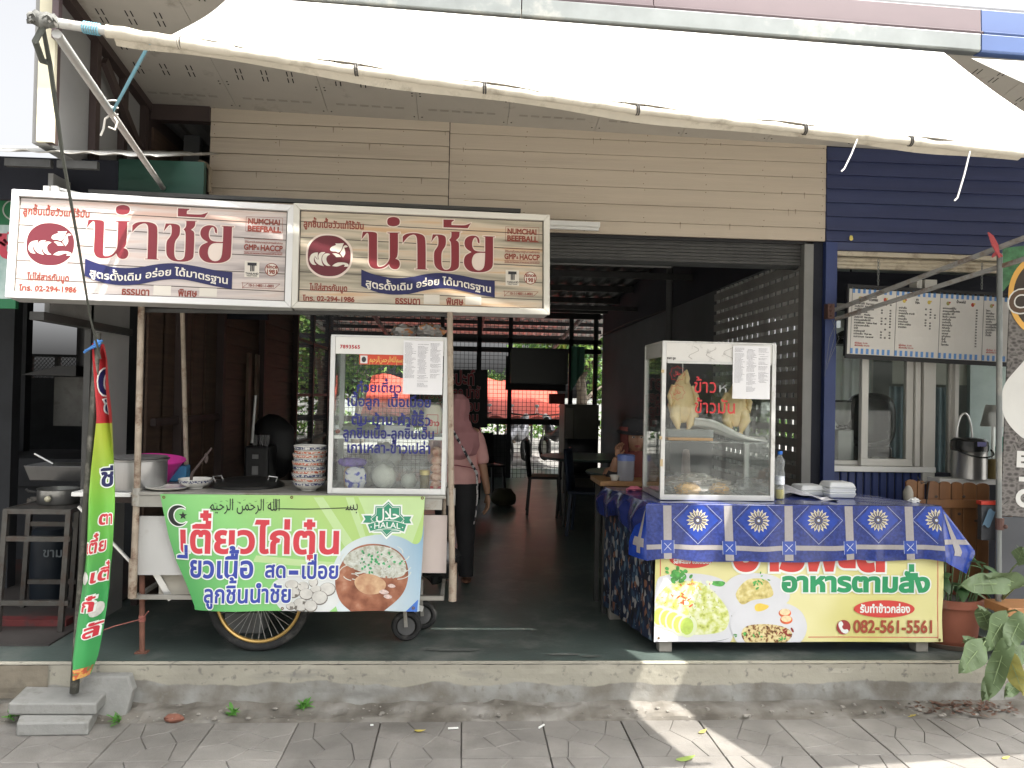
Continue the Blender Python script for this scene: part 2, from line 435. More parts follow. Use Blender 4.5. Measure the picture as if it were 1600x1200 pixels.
m_alu = mat('aluminium', (.68, .68, .66), .35, .55, var=.07, scale=6, dirt=(.3, .28, .25), dscale=7, damt=.12)
m_black = mat('black_frame', (.018, .018, .019), .6, var=.2)
m_corr = mat('roof_sheet', (.20, .20, .205), .5, .3, var=.2, scale=2)
m_grey = mat('grey_board', (.27, .27, .265), .7, var=.08, scale=2, bump=.2, dirt=(.18, .18, .17), dscale=2, damt=.3)
m_greywall = mat('grey_plaster', (.135, .14, .145), .8, var=.1, scale=2, bump=.25)
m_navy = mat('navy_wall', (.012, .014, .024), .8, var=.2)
m_brown = mat('brown_board', (.085, .052, .036), .6, var=.3, scale=5, stretch=(1, .4, 7), bump=.2)
m_stud = mat('brown_stud', (.05, .033, .03), .6, var=.2)
m_white = mat('white_paint', (.74, .74, .71), .45, var=.05)
m_leaf = [mat('leaf_%s' % k, c, .5, var=.35, scale=3) for k, c in (('dark', (.035, .075, .022)), ('mid', (.07, .14, .035)), ('light', (.14, .22, .05)))]

# ---- ground, pavement, step
g = MB(); g.grid(lambda a, b: (-150+300*a, -150+300*b, -.08), 6, 6); struct('ground', g, m_road)
p = MB(); p.box(-6, 6, .2, 4.13, -.07, -.042); pave = struct('pavement', p, m_joint)
cells = [[(0, .42), (.27, .6), (.18, 1), (0, 1)], [(.18, 1), (.27, .6), (.55, .75), (.68, 1)], [(.68, 1), (.55, .75), (.74, .45), (1, .58), (1, 1)],
         [(0, 0), (.32, 0), (.45, .3), (.27, .6), (0, .42)], [(.27, .6), (.45, .3), (.74, .45), (.55, .75)], [(.32, 0), (.8, 0), (.74, .45), (.45, .3)],
         [(.8, 0), (1, 0), (1, .58), (.74, .45)]]
def tile_mesh(k):
    mb = MB(); r = random.Random(k); q = [[(x*.396+.002, y*.399+.0005) for x, y in c] for c in cells]
    if k == 1: q = [[(.4-x, y) for x, y in c][::-1] for c in q]
    for c in q:
        z = r.uniform(-.0012, .0012); outer = grow([c], -.0010)[0]; inner = grow([c], -.0035)[0]
        n = len(c); vs = [(x-.2, y-.2, -.010) for x, y in outer]+[(x-.2, y-.2, z-.002) for x, y in outer]+[(x-.2, y-.2, z+.0015) for x, y in inner]
        fs = [(i, (i+1) % n, n+(i+1) % n, n+i) for i in range(n)]+[(n+i, n+(i+1) % n, 2*n+(i+1) % n, 2*n+i) for i in range(n)]+[tuple(range(2*n, 3*n))]
        mb.add(vs, fs)
    return mb
protos = [part('paving_tile', tile_mesh(k), m_pave, pave, local=True) for k in (0, 1)]
first = [True, True]
for j in range(9):
    for i in range(-13, 14):
        k = (i+j) % 2; rz = rnd.choice((0, 0, 1, 2, 3))*math.pi/2
        M = Matrix.Translation((.03+i*.4+.2, 3.95-.2-j*.4, -.03+rnd.uniform(-.0015, .0015))) @ Matrix.Rotation(rz+rnd.uniform(-.006, .006), 4, 'Z') @ Matrix.Rotation(rnd.uniform(-.004, .004), 4, 'X')
        if first[k]: protos[k].matrix_local = M; first[k] = False
        else: inst(protos[k], M, pave)
# strip of soil and mortar between the tiles and the step
def soil(a, b):
    x = -6+12*a; y = 3.945+.20*b
    n1 = noise.noise(Vector((x*3, y*9, 0))); n2 = noise.noise(Vector((x*17, y*17, 5)))
    right = max(0, min(1, (x-.6)/.8)); h = -.022+.022*b+(.022*n1+.014*n2)*(1-.55*right)
    return (x, y+(.02*n1 if b == 0 else 0), max(-.041, h if b > 0.02 else -.036))
s = MB(); s.grid(soil, 420, 12)
struct('soil_strip', s, ramp_mat('soil', [(.32, (.075, .066, .053)), (.5, (.15, .138, .118)), (.66, (.22, .21, .19))], 5, detail=10, rough=.95, bump=.6), smooth=False)['kind'] = 'stuff'
# crumbs of mortar and stones lying on the strip
def crumbs(x0, x1, y0, y1, n, seed, zz=.02, smin=.004, smax=.016):
    r = random.Random(seed); mb = MB()
    for _ in range(n):
        sc = smin+(smax-smin)*r.random()**3; mb.blob((r.uniform(x0, x1), r.uniform(y0, y1), zz+sc*.3), sc*r.uniform(.8, 1.5), sc, sc*.6, 6, 4, .4, 2, r.random()*50)
    return mb
solo('gravel', crumbs(-2.4, 3.2, 3.93, 4.12, 240, 3, -.012), mat('crumb', (.22, .205, .18), .9, var=.4, scale=40), 'loose grit and mortar crumbs along the foot of the concrete step', 'gravel', kind='stuff')
# platform: worn cream paint above, bare cement below (its own node set: the edge of the paint wanders)
m_step = bpy.data.materials.new('step_paint'); m_step.use_nodes = True
n = m_step.node_tree.nodes; L = m_step.node_tree.links; b = n['Principled BSDF']; b.inputs['Roughness'].default_value = .8
gp = n.new('ShaderNodeNewGeometry'); sp = n.new('ShaderNodeSeparateXYZ'); L.new(gp.outputs['Position'], sp.inputs[0])
def _n(sc, st=(1, 1, 1), det=6):
    mp = n.new('ShaderNodeMapping'); mp.inputs['Scale'].default_value = st; L.new(gp.outputs['Position'], mp.inputs[0])
    t = n.new('ShaderNodeTexNoise'); t.inputs['Scale'].default_value = sc; t.inputs['Detail'].default_value = det; L.new(mp.outputs[0], t.inputs[0]); return t.outputs['Fac']
def _m(op, a, b_):
    t = n.new('ShaderNodeMath'); t.operation = op
    for i, q in enumerate((a, b_)):
        if isinstance(q, (int, float)): t.inputs[i].default_value = q
        else: L.new(q, t.inputs[i])
    return t.outputs[0]
def _mix(f, a, c):
    t = n.new('ShaderNodeMixRGB')
    for i, q in enumerate((f, a, c)):
        if isinstance(q, tuple): t.inputs[i].default_value = (*q, 1)
        else: L.new(q, t.inputs[i])
    return t.outputs[0]
def _r(f, lo, hi):
    t = n.new('ShaderNodeMapRange'); t.inputs[1].default_value = lo; t.inputs[2].default_value = hi; L.new(f, t.inputs[0]); return t.outputs[0]
edge = _m('ADD', sp.outputs[2], _m('MULTIPLY', _m('SUBTRACT', _n(2.2, (1, 1, .2)), .5), .16))
cream = _mix(_r(_n(3, (1, 1, 2)), .35, .7), (.37, .35, .285), (.30, .285, .235))
greyc = _mix(_r(_n(7), .35, .65), (.30, .30, .28), (.17, .155, .13))
base = _mix(_r(edge, .088, .096), greyc, cream)
grit = _mix(_r(_n(28, (1, 1, 1), 8), .60, .70), base, (.20, .19, .165))
L.new(_mix(_r(_n(1.6, (1, 1, 5), 9), .60, .72), grit, (.19, .185, .17)), b.inputs['Base Color'])
bp = n.new('ShaderNodeBump'); bp.inputs['Strength'].default_value = .6; bp.inputs['Distance'].default_value = .006; L.new(_n(25, (1, 1, 1), 9), bp.inputs['Height']); L.new(bp.outputs[0], b.inputs['Normal'])
def step_face(a, b_):
    x = -6+12*a; z = -.05+.242*b_; k = noise.noise(Vector((x*2, z*9, 0)))
    return (x, 4.13+.006*k+(.008*max(0, noise.noise(Vector((x*11, z*20, 3)))) if b_ > .85 else 0), z-(.004*abs(noise.noise(Vector((x*9, 0, 9)))) if b_ > .98 else 0))
pl = MB(); pl.grid(step_face, 500, 10); pl.add([(-6, 4.137, .192), (6, 4.137, .192), (6, 4.165, .199), (-6, 4.165, .199)], [(0, 1, 2, 3)])
struct('step', pl, m_step)
f = MB(); f.grid(lambda a, b: (-6+12*a, 4.165+11*b, ZF+.002*noise.noise(Vector((a*40, b*40, 0)))), 60, 60)
fl = struct('floor', f, m_floor, smooth=True)
cr = MB()
def patch(x0, y0, rx, ry, seed, z): 
    pts = [(x0+rx*math.cos(t)*(1+.5*noise.noise(Vector((math.cos(t)*1.6, math.sin(t)*1.6, seed)))), y0+ry*math.sin(t)*(1+.5*noise.noise(Vector((math.cos(t)*2, math.sin(t)*2, seed+9)))), z) for t in [i*math.pi/14 for i in range(28)]]
    cr.add(pts, [tuple(range(28))])
for x0, y0, rx, ry, sd in ((.58, 4.25, .10, .02, 1), (.72, 4.22, .06, .015, 5), (-.02, 4.33, .16, .03, 3)): patch(x0, y0, rx, ry, sd, ZF+.006)
part('worn_patch', cr, mat('bare_cement', (.10, .11, .10), .85, var=.25, scale=14), fl)
# neighbour's step on the left: brown then pale blue paint
q = MB(); q.grid(lambda a, b: (-2.55+.5*a, 4.117+.004*noise.noise(Vector((a*9, b*4, 0))), .03+.165*b), 20, 6); struct('painted_patch', q, mat('brown_paint', (.19, .165, .125), .8, var=.2, bump=.4, dirt=(.1, .09, .07), dscale=6))
q = MB(); q.grid(lambda a, b: (-3.6+1.02*a, 4.112+.004*noise.noise(Vector((a*9, b*4, 0))), .02+.176*b), 20, 6); struct('painted_patch', q, mat('pale_blue_paint', (.42, .60, .66), .8, var=.12, bump=.4, dirt=(.3, .3, .28), dscale=7, damt=.5))
# ---- beige boards over the opening
def lap(name, x0, x1, z0, z1, y, m, parent, th=.012, lean=.0045):
    mb = MB(); mb.add([(x0, y-lean-th*.2, z0), (x1, y-lean-th*.2, z0), (x1, y, z1), (x0, y, z1), (x0, y+th, z0), (x1, y+th, z0), (x1, y+th, z1), (x0, y+th, z1)],
                      [(0, 1, 2, 3), (1, 0, 4, 5), (3, 2, 6, 7), (0, 3, 7, 4), (2, 1, 5, 6)])
    return part(name, mb, m, parent, bev=.0012)
bw = MB(); bw.box(-1.66, 2.44, YW+.03, YW+.12, 2.69, 3.46); bwall = struct('upper_wall', bw, m_stud)
zt = [2.69, 2.79, 2.905, 3.02, 3.133, 3.235, 3.335, 3.46]
for i in range(7):
    lap('plank', -1.665, -.12, zt[i]+.002, zt[i+1]-.001, YW, m_beige, bwall)
    lap('plank', -.116, 2.442, zt[i]-.012+(.0 if i else .012), zt[i+1]-.014, YW, m_beige, bwall, lean=.002)
nl = MB(); rn_ = random.Random(4)
for x in [-1.64+.405*k for k in range(11)]:
    for z in zt[:-1]:
        for dz in (.02, .085):
            if rn_.random() < .75: nl.blob((x+rn_.uniform(-.012, .012), YW-.0062, z+dz+rn_.uniform(-.006, .006)), rn_.uniform(.0022, .0045), .0012, .0032, 6, 4)
part('nail_heads', nl, mat('nail_rust', (.20, .13, .08), .8), bwall)['kind'] = 'stuff'
st_r = MB()
for k in range(26):
    x = rn_.uniform(-1.6, 2.4); z = rn_.choice(zt[1:-1])-.004; l = rn_.uniform(.01, .05)
    st_r.add([(x, YW-.0066, z), (x+rn_.uniform(.004, .012), YW-.0066, z), (x+.006, YW-.0072, z-l), (x+.003, YW-.0072, z-l*.9)], [(0, 3, 2, 1)])
part('drip_stains', st_r, mat('drip', (.33, .27, .20), .8), bwall)['kind'] = 'stuff'
q = MB(); q.box(-.121, -.115, YW-.004, YW+.03, 2.69, 3.44); part('joint_strip', q, m_stud, bwall)
# ---- soffit panels with vent slots
sof = MB(); sof.box(-2.1, 6, YW+.125, YW+.14, 3.36, 3.5); sroot = struct('soffit', sof, m_stud)
def sz(x, y): return 3.425-.020*(x+1.66)+.165*(YW-y)
x = -2.08
slot = MB(); rowm = MB(); scr = MB()
while x < 5.8:
    x1 = x+.585; mb = MB()
    a, b_, c, d = [(X, Y, sz(X, Y)) for X, Y in ((x+.0015, 3.93), (x1-.0015, 3.93), (x1-.0015, YW), (x+.0015, YW))]
    up = lambda p: (p[0], p[1], p[2]+.01)
    mb.add([a, b_, c, d, up(a), up(b_), up(c), up(d)], [(3, 2, 1, 0), (4, 5, 6, 7), (0, 1, 5, 4), (1, 2, 6, 5), (2, 3, 7, 6), (3, 0, 4, 7)])
    part('panel', mb, m_soffit, sroot)
    for gx in (.1, .25, .4):
        for gy in (.36, .60, .84, 1.08):
            for dx in (0, .028):
                for dy in (0, .07):
                    X = x+gx+dx+dy*.1; Y = YW-gy-dy; z = sz(X, Y)-.0012
                    slot.add([(X, Y, z), (X+.007, Y, z), (X+.010, Y-.05, sz(X, Y-.05)-.0012), (X+.003, Y-.05, sz(X, Y-.05)-.0012)], [(0, 1, 2, 3)])
        for dx in (0, .075):
            X = x+gx+dx-.03
            for dy in (0, .012): rowm.add([(X, YW-.14-dy, sz(X, YW-.14-dy)-.0012), (X+.055, YW-.14-dy, sz(X+.055, YW-.14-dy)-.0012), (X+.055, YW-.146-dy, sz(X+.055, YW-.146-dy)-.0012), (X, YW-.146-dy, sz(X, YW-.146-dy)-.0012)], [(0, 1, 2, 3)])
    for sx in (.025, .56):
        for sy in (.05, .3, .33): scr.blob((x+sx, YW-sy, sz(x+sx, YW-sy)), .006, .006, .003, 6, 4)
    x = x1
part('vent_slots', slot, m_slot, sroot)['kind'] = 'stuff'
part('faint_slots', rowm, mat('slot_faint', (.26, .235, .2), .8, var=0), sroot)['kind'] = 'stuff'
part('screws', scr, m_slot, sroot)['kind'] = 'stuff'
# ---- roof edge: gutter, mauve fascia, blue fascia, sheet behind
rf = MB(); rf.add([(-2.0, 3.97, 3.80), (6.2, 3.97, 3.60), (6.2, 14, 4.2), (-2.0, 14, 4.35)], [(0, 1, 2, 3)]); rroot = struct('roof', rf, m_corr, solid=.03)
def prof(x0, x1, pr, m, name):
    mb = MB(); k = len(pr); vs = [(X, y, z-.027*(X-2.5)) for X in (x0, x1) for y, z in pr]
    mb.add(vs, [(i, (i+1) % k, k+(i+1) % k, k+i) for i in range(k)]+[tuple(range(k))[::-1], tuple(range(k, 2*k))]); return part(name, mb, m, rroot, bev=.002)
gut = [(3.86, 3.425), (3.86, 3.507), (3.868, 3.507), (3.868, 3.43), (3.93, 3.43), (3.93, 3.422), (3.87, 3.418)]
prof(-2.0, .25, gut, m_galv, 'gutter'); prof(.255, 2.62, [(y, z+.0) for y, z in gut], m_galv, 'gutter')
prof(2.625, 6.2, gut, m_bluef, 'gutter')
fas = [(3.885, 3.50), (3.88, 3.51), (3.875, 3.53), (3.895, 3.535), (3.90, 3.655), (3.945, 3.655), (3.945, 3.49)]
prof(-2.0, .92, fas, m_mauve, 'fascia'); prof(.923, 2.645, fas, m_mauve, 'fascia'); prof(2.648, 6.2, fas, m_bluef, 'fascia')
# ---- side partition under the roof, left
pn = MB(); pn.box(XL-.09, XL-.02, 4.02, YW+.5, 2.80, 3.9); part_w = struct('side_partition', pn, m_grey)
for y in (4.03, 4.47, 4.83, 5.14): q = MB(); q.box(XL-.018, XL+.02, y-.03, y+.02, 2.80, sz(XL, y)-.002); part('stud', q, m_stud, part_w)
q = MB(); q.bar((XL+.005, 4.0, sz(XL, 4.0)-.03), (XL+.005, YW, sz(XL, YW)-.03), .05, .05); part('rail', q, m_stud, part_w)
q = MB(); q.bar((XL+.03, 4.5, 3.42), (XL+.03, 5.15, 2.98), .03, .05); part('brace', q, m_stud, part_w)
q = MB(); q.box(XL-.055, XL+.022, 3.99, 4.015, 2.80, 3.9); part('end_board', q, mat('cream_board', (.62, .58, .43), .6), part_w)
q = MB(); q.box(XL+.024, XL+.055, 3.95, 3.985, 3.30, 3.9); part('trim', q, m_mauve, part_w)
# recess between partition and beige wall
q = MB(); q.box(XL+.021, -1.667, YW-.02, YW+.03, 3.33, 3.43); struct('lintel', q, m_stud)
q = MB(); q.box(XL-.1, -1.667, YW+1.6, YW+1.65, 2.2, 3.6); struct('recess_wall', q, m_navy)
q = MB(); q.box(XL+.05, XL+.16, YW+.5, YW+.56, 2.7, 3.4); struct('recess_post', q, m_greywall)
# ---- lower partition board and left jamb
pn = MB(); pn.box(XL-.10, XL-.075, 4.72, YW-.02, .95, 1.93); lp_ = struct('lower_partition', pn, mat('grey_sheet', (.42, .42, .42), .6, var=.06, bump=.1))
pn = MB(); pn.box(XL-.10, XL-.075, 4.2, YW-.02, 1.975, 2.7); part('upper_sheet', pn, m_grey, lp_)
q = MB(); q.box(XL-.12, XL-.05, 4.1, YW-.03, 1.932, 1.973); part('rail', q, m_steel, lp_)
q = MB(); q.box(XL-.11, XL-.075, 4.66, 4.69, ZF, 2.7); part('post', q, m_steel, lp_)
q = MB(); q.box(XL-.10, XL-.075, 4.7, YW-.02, ZF, .94); part('skirting_sheet', q, m_grey, lp_)
# ---- roller shutter header, jambs
sh = MB(); sh.tube([(-2.0, YW+.16, 2.60), (XR-.02, YW+.16, 2.60)], .085, 20); shr = struct('shutter_box', sh, mat('shutter_grey', (.10, .105, .105), .5, .4, var=.15, scale=6))
for i in range(7): q = MB(); q.box(-2.0, XR-.02, YW+.058+.004*math.sin(i), YW+.078, 2.53+i*.022, 2.549+i*.022); part('slat', q, m_steel, shr)
q = MB(); q.box(-2.0, XR, YW+.03, YW+.2, 2.672, 2.689); part('beam', q, m_black, shr)
q = MB(); q.box(XR-.03, XR+.035, YW+.0, YW+.09, ZF, 2.67); struct('shutter_guide', q, m_galv.copy() if False else mat('guide_metal', (.22, .22, .21), .5, .3), bev=.003)
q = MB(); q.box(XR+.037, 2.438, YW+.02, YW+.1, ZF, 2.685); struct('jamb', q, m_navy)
# ---- right inner wall with the slatted lattice
wl = MB(); wl.box(XR+.04, XR+.1, 7.3, 13.3, ZF, 2.63); wr = struct('right_wall', wl, m_greywall)
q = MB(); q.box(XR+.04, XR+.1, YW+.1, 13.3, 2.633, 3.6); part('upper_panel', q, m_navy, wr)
q = MB(); q.box(XR+.07, XR+.10, YW+.1, 7.3, ZF, .5); part('base_panel', q, m_greywall, wr)
lat = thing('lattice_screen', 'grey lattice screen of crossed slats inside the right side of the shop', 'screen', (XR+.05, 6.2, ZF))
m_lat = mat('lattice_grey', (.34, .33, .31), .7, var=.12); m_latb = mat('lattice_pale', (.62, .62, .60), .7, var=.15)
z = ZF+.3
while z < 2.6: q = MB(); q.box(XR+.03, XR+.045, YW+.1, 7.3, z, z+.062); part('slat', q, m_lat, lat); z += .0965
y = YW+.13
while y < 7.28: q = MB(); q.box(XR+.047, XR+.06, y, y+.062, ZF+.3, 2.62); part('upright', q, m_latb, lat); y += .118
for y, z0, z1 in ((6.2, 1.55, 2.05),): q = MB(); q.box(XR-.02, XR+.03, y, y+.3, z0, z1); solo('switch_box', q, m_steel, 'dark grey metal switch box hung on the slatted lattice screen', 'switch box', bev=.005)
# ---- left inner wall: brown boards
lw = MB(); lw.box(XL-.04, XL-.0, YW+.02, 9.6, ZF, 3.4); lwr = struct('left_wall', lw, m_stud)
z = ZF
k = 0
while z < 3.3:
    lb = MB(); h = .15
    lb.add([(XL+.004, 6.75, z), (XL+.004, 9.6, z), (XL+.002, 9.6, z+h), (XL+.002, 6.75, z+h), (XL+.024, 6.75, z), (XL+.024, 9.6, z), (XL+.008, 9.6, z+h-.003), (XL+.008, 6.75, z+h-.003)],
           [(4, 7, 6, 5), (0, 4, 5, 1), (3, 2, 6, 7), (0, 3, 7, 4), (1, 5, 6, 2)])
    part('plank', lb, m_brown, lwr); z += h
for i, y in enumerate((5.25, 5.5, 5.78, 6.1, 6.4)): q = MB(); q.box(XL+.003, XL+.018, y, y+(.24 if i % 2 else .27), ZF, 3.3); part('board', q, m_brown, lwr)
for y in (5.72, 6.66, 8.0, 9.58): q = MB(); q.box(XL+.02, XL+.08, y, y+.07, ZF, 3.3); part('post', q, m_stud, lwr)
for z in (1.35,): q = MB(); q.box(XL+.025, XL+.06, 5.3, 6.65, z, z+.05); part('rail', q, m_stud, lwr)
for y, z0, z1 in ((7.55, .9, 1.95),): 
    q = MB(); q.box(XL+.026, XL+.05, y, y+.1, z0, z1); q.box(XL+.026, XL+.05, y+.3, y+.4, z0, z1); part('batten', q, mat('pale_batten', (.2, .15, .11), .6, var=.4), lwr)
# ---- inner ceiling: corrugated sheet with purlins and rafters
def corr(x0, x1, y0, y1, z0, z1, pitch=.2, amp=.02, nx=None):
    mb = MB(); n = int((x1-x0)/pitch*4)
    def fn(a, b):
        i = round(a*n); t = (i % 4); return (x0+(x1-x0)*a, y0+(y1-y0)*b, z0+(z1-z0)*b+(amp if t in (1, 2) else 0))
    mb.grid(fn, n, 1); return mb
ceil = struct('ceiling', corr(-2.3, 2.6, YW+.12, 13.4, 3.42, 3.05), m_corr)
for y in [5.9+i*1.0 for i in range(8)]: q = MB(); z = 3.42-(y-5.32)/8.08*.37; q.box(-2.2, XR+.04, y, y+.05, z-.09, z-.004); part('purlin', q, m_steel, ceil)
for x in (-.6, .9): q = MB(); q.bar((x, 5.3, 3.27), (x, 13.3, 2.9), .06, .10); part('rafter', q, m_steel, ceil)
for y, z in ((8.0, 2.83), (10.6, 2.78)):
    q = MB(); q.box(-2.0, XR+.03, y, y+.05, z, z+.06); part('tie_beam', q, m_steel, ceil)
back_roof = struct('back_roof', corr(-3.2, 3.2, 13.45, 18.5, 3.28, 2.95), mat('back_sheet', (.34, .36, .36), .45, .2, var=.15, scale=2))
for i in range(5): q = MB(); y = 14+i*1.0; z = 3.25-i*.066; q.box(-3, 3, y, y+.05, z-.08, z-.004); part('purlin', q, m_black, back_roof)
for x in (-1.6, .35, 2.1): q = MB(); q.bar((x, 13.5, 3.02), (x, 18.4, 2.72), .05, .08); part('rafter', q, m_black, back_roof)
# ---- back screen: black frame with wire mesh
bk = thing('mesh_screen', 'black steel frame with square wire mesh closing the back of the shop', 'screen', (0, 13.35, ZF))
def fr(x0, x1, z0, z1, y=13.35, t=.03, nm='rail', par=bk, m=m_black):
    q = MB(); q.box(x0, x1, y-t, y+t, z0, z1); return part(nm, q, m, par)
zz = lambda py: 1.6+(606-py)/1230*13.3
for px in (462, 518, 690, 748, 797, 893, 932): x = (px-723)/1230*13.3; fr(x-.035, x+.035, ZF, 3.05, nm='post')
for py, h in ((745, .03), (647, .05), (535, .04), (520, .04)): fr(-2.9, XR+.03, zz(py)-h, zz(py)+h)
fr((790-723)/1230*13.3, (885-723)/1230*13.3, zz(598), zz(545), nm='dark_panel', y=13.3, t=.01)
fr(-.05, .85, zz(740), zz(668), nm='lower_panel', y=13.45, t=.005, m=mat('back_of_banner', (.10, .10, .10), .8, var=.3, scale=3))
fr(-2.9, XR, 2.92, 3.06, nm='top_beam', t=.05)
wm = MB()
for i in range(74): x = -2.9+i*.0713; wm.box(x-.003, x+.003, 13.345, 13.351, ZF, 2.9)
for i in range(38): z = ZF+i*.0713; wm.box(-2.9, XR, 13.352, 13.358, z-.003, z+.003)
part('wire_mesh', wm, m_black, bk)['kind'] = 'stuff'
# open side behind the brown wall, left: posts and mesh
sk = thing('side_mesh_screen', 'dark wire mesh screen on posts beyond the brown boarded wall', 'screen', (XL, 11.4, ZF))
for y in (9.75, 10.9, 12.1): fr(XL-.03, XL+.03, ZF, 3.2, y=y, t=.035, nm='post', par=sk)
for z in (.95, 1.55, 2.25, 2.95): q = MB(); q.box(XL-.02, XL+.02, 9.75, 13.35, z-.02, z+.02); part('rail', q, m_black, sk)
wm = MB()
for i in range(50): y = 9.75+i*.0713; wm.box(XL-.003, XL+.003, y-.003, y+.003, ZF, 2.95)
for i in range(38): z = ZF+i*.0713; wm.box(XL+.004, XL+.01, 9.75, 13.3, z-.003, z+.003)
part('wire_mesh', wm, m_black, sk)['kind'] = 'stuff'
q = MB(); q.box(XL-.5, XL-.45, 11.1, 12.0, ZF, 2.0); struct('pink_wall', q, mat('pinkish_plaster', (.5, .38, .35), .8))
# ================================================================= BLUE COFFEE SHOP ON THE RIGHT
m_frame = mat('white_window_frame', (.56, .55, .51), .45, .1, var=.05)
m_pane = glass_mat('shop_glass', (.93, .96, .94), .02, .02)
shop = thing('coffee_shop', 'blue boarded coffee shop front with white sliding windows', 'shop', (3.6, YW, ZF))
zb = [2.69, 2.765, 2.86, 2.955, 3.05, 3.145, 3.24, 3.335]
for i in range(7): lap('plank', 2.446, 6.0, zb[i]+.001, zb[i+1], YW, m_blue, shop, th=.01, lean=.016)
q = MB(); q.box(2.442, 6, YW+.03, YW+.1, 2.66, 3.45); part('wall', q, m_navy, shop)
q = MB(); q.box(2.442, 2.522, YW-.02, YW+.12, ZF, 2.686); part('post', q, mat('blue_post', (.03, .05, .16), .45, var=.08), shop, bev=.003)
q = MB(); q.box(2.524, 6, YW-.012, YW+.1, 2.632, 2.688); part('lintel', q, m_blue, shop, bev=.003)
sh = MB(); sh.box(2.524, 4.6, YW+.01, YW+.05, 2.60, 2.630); part('shutter_rail', sh, mat('cream_metal', (.55, .49, .38), .5, .2, dirt=(.3, .24, .17), dscale=9), shop)
for i in range(3): q = MB(); q.tube([(2.526, YW+.07-.006*i, 2.585-.026*i), (4.6, YW+.07-.006*i, 2.585-.026*i)], .017, 8); part('shutter_slat', q, _M['cream_metal'], shop, smooth=True)
q = MB(); q.box(2.524, 4.6, YW+.30, YW+.34, 2.26, 2.54); part('inner_beam', q, m_navy, shop)
# blue tongued panel below the window
x = 2.526; bm_ = mat('blue_panel', (.024, .04, .135), .45, var=.1)
while x < 3.15:
    q = MB(); q.add([(x+.003, YW+.03, ZF), (x+.052, YW+.03, ZF), (x+.052, YW+.03, 1.125), (x+.003, YW+.03, 1.125), (x+.009, YW+.02, ZF), (x+.046, YW+.02, ZF), (x+.046, YW+.02, 1.125), (x+.009, YW+.02, 1.125)],
          [(4, 5, 6, 7), (0, 4, 7, 3), (5, 1, 2, 6)]); part('panel_board', q, bm_, shop); x += .0555
q = MB(); q.box(2.524, 6, YW+.031, YW+.10, ZF, 1.124); part('panel_back', q, m_navy, shop)
q = MB(); q.box(2.522, 3.24, YW-.01, YW+.12, 1.128, 1.165); part('sill', q, m_white, shop, bev=.004)
def window(x0, x1, z0, z1, y, fw=.045, mull=()):
    f = MB(); e = .022
    f.box(x0, x1, y-e, y+e, z0, z0+fw); f.box(x0, x1, y-e, y+e, z1-fw, z1)
    f.box(x0, x0+fw, y-e+.001, y+e-.001, z0+fw, z1-fw); f.box(x1-fw, x1, y-e+.001, y+e-.001, z0+fw, z1-fw)
    for m in mull: f.box(m-fw*.4, m+fw*.4, y-e+.002, y+e-.002, z0+fw, z1-fw)
    o = part('window', f, m_frame, shop, bev=.003)
    p = MB(); p.box(x0+fw, x1-fw, y-.003, y+.003, z0+fw, z1-fw); part('pane', p, m_pane, o)
    return o
window(2.526, 2.79, 1.168, 2.28, YW+.09, .03)
window(2.725, 3.09, 1.168, 2.28, YW+.04, .048)
q = MB(); q.box(3.095, 3.13, YW+.0, YW+.10, 1.168, 2.45); q.box(3.133, 3.145, YW+.02, YW+.09, 1.168, 2.45); q.box(3.15, 3.235, YW-.005, YW+.10, 1.05, 2.45); part('jamb', q, m_frame, shop, bev=.004)
window(3.24, 3.40, 1.07, 2.36, YW+.09, .02); window(3.40, 3.95, 1.07, 2.36, YW+.06, .028)
# inside of the coffee shop
m_cw = mat('cafe_wall', (.33, .35, .34), .8, var=.05)
q = MB(); q.box(XR+.62, 6, 8.9, 8.95, ZF, .9); q.box(XR+.62, 6, 8.9, 8.95, 2.55, 3.3); q.box(4.75, 6, 8.9, 8.95, .9, 2.55); part('back_wall', q, m_cw, shop)
q = MB(); q.box(XR+.105, 6, YW+.3, 8.95, 3.05, 3.1); part('ceiling', q, m_cw, shop)
q = MB(); q.box(6, 6.05, YW+.12, 8.95, ZF, 3.1); part('side_wall', q, m_cw, shop)
for x in (2.97, 3.45, 3.93, 4.4, 4.72): q = MB(); q.box(x, x+.05, 8.88, 8.94, .9, 2.55); part('window_bar', q, m_frame, shop)
q = MB(); q.box(2.96, 4.75, 8.87, 8.93, 1.98, 2.04); q.box(2.96, 4.75, 8.87, 8.93, .88, .95); part('window_rail', q, m_frame, shop)
c = MB(); c.grid(lambda a, b: (4.15+.55*a, 8.78+.02*math.sin(a*34), .9+1.55*b), 60, 2); part('curtain', c, cloth_mat('curtain_grey', (.6, .62, .6), .5), shop)
c = MB(); c.grid(lambda a, b: (3.35+.9*a, 5.95+.006*math.sin(a*9), 1.75+.65*b), 30, 2); part('blind', c, cloth_mat('blind_cream', (.62, .62, .56), .5), shop)
c = MB(); c.grid(lambda a, b: (3.35+.5*a, 5.99+.008*math.sin(a*60), 1.05+.68*b), 60, 2); part('lace_curtain', c, cloth_mat('lace_blue', (.25, .34, .38), .5), shop)
q = MB(); q.box(3.95, 4.6, 5.9, 5.94, 1.0, 2.4); part('partition', q, mat('pale_blue_wall', (.45, .52, .52), .7), shop)
q = MB(); q.box(2.53, 3.1, 5.32, 5.6, 1.10, 1.155); part('counter', q, m_stud, shop)
q = MB(); q.box(3.16, 4.6, 5.02, 5.16, 1.07, 1.105); part('outer_shelf', q, m_white, shop)
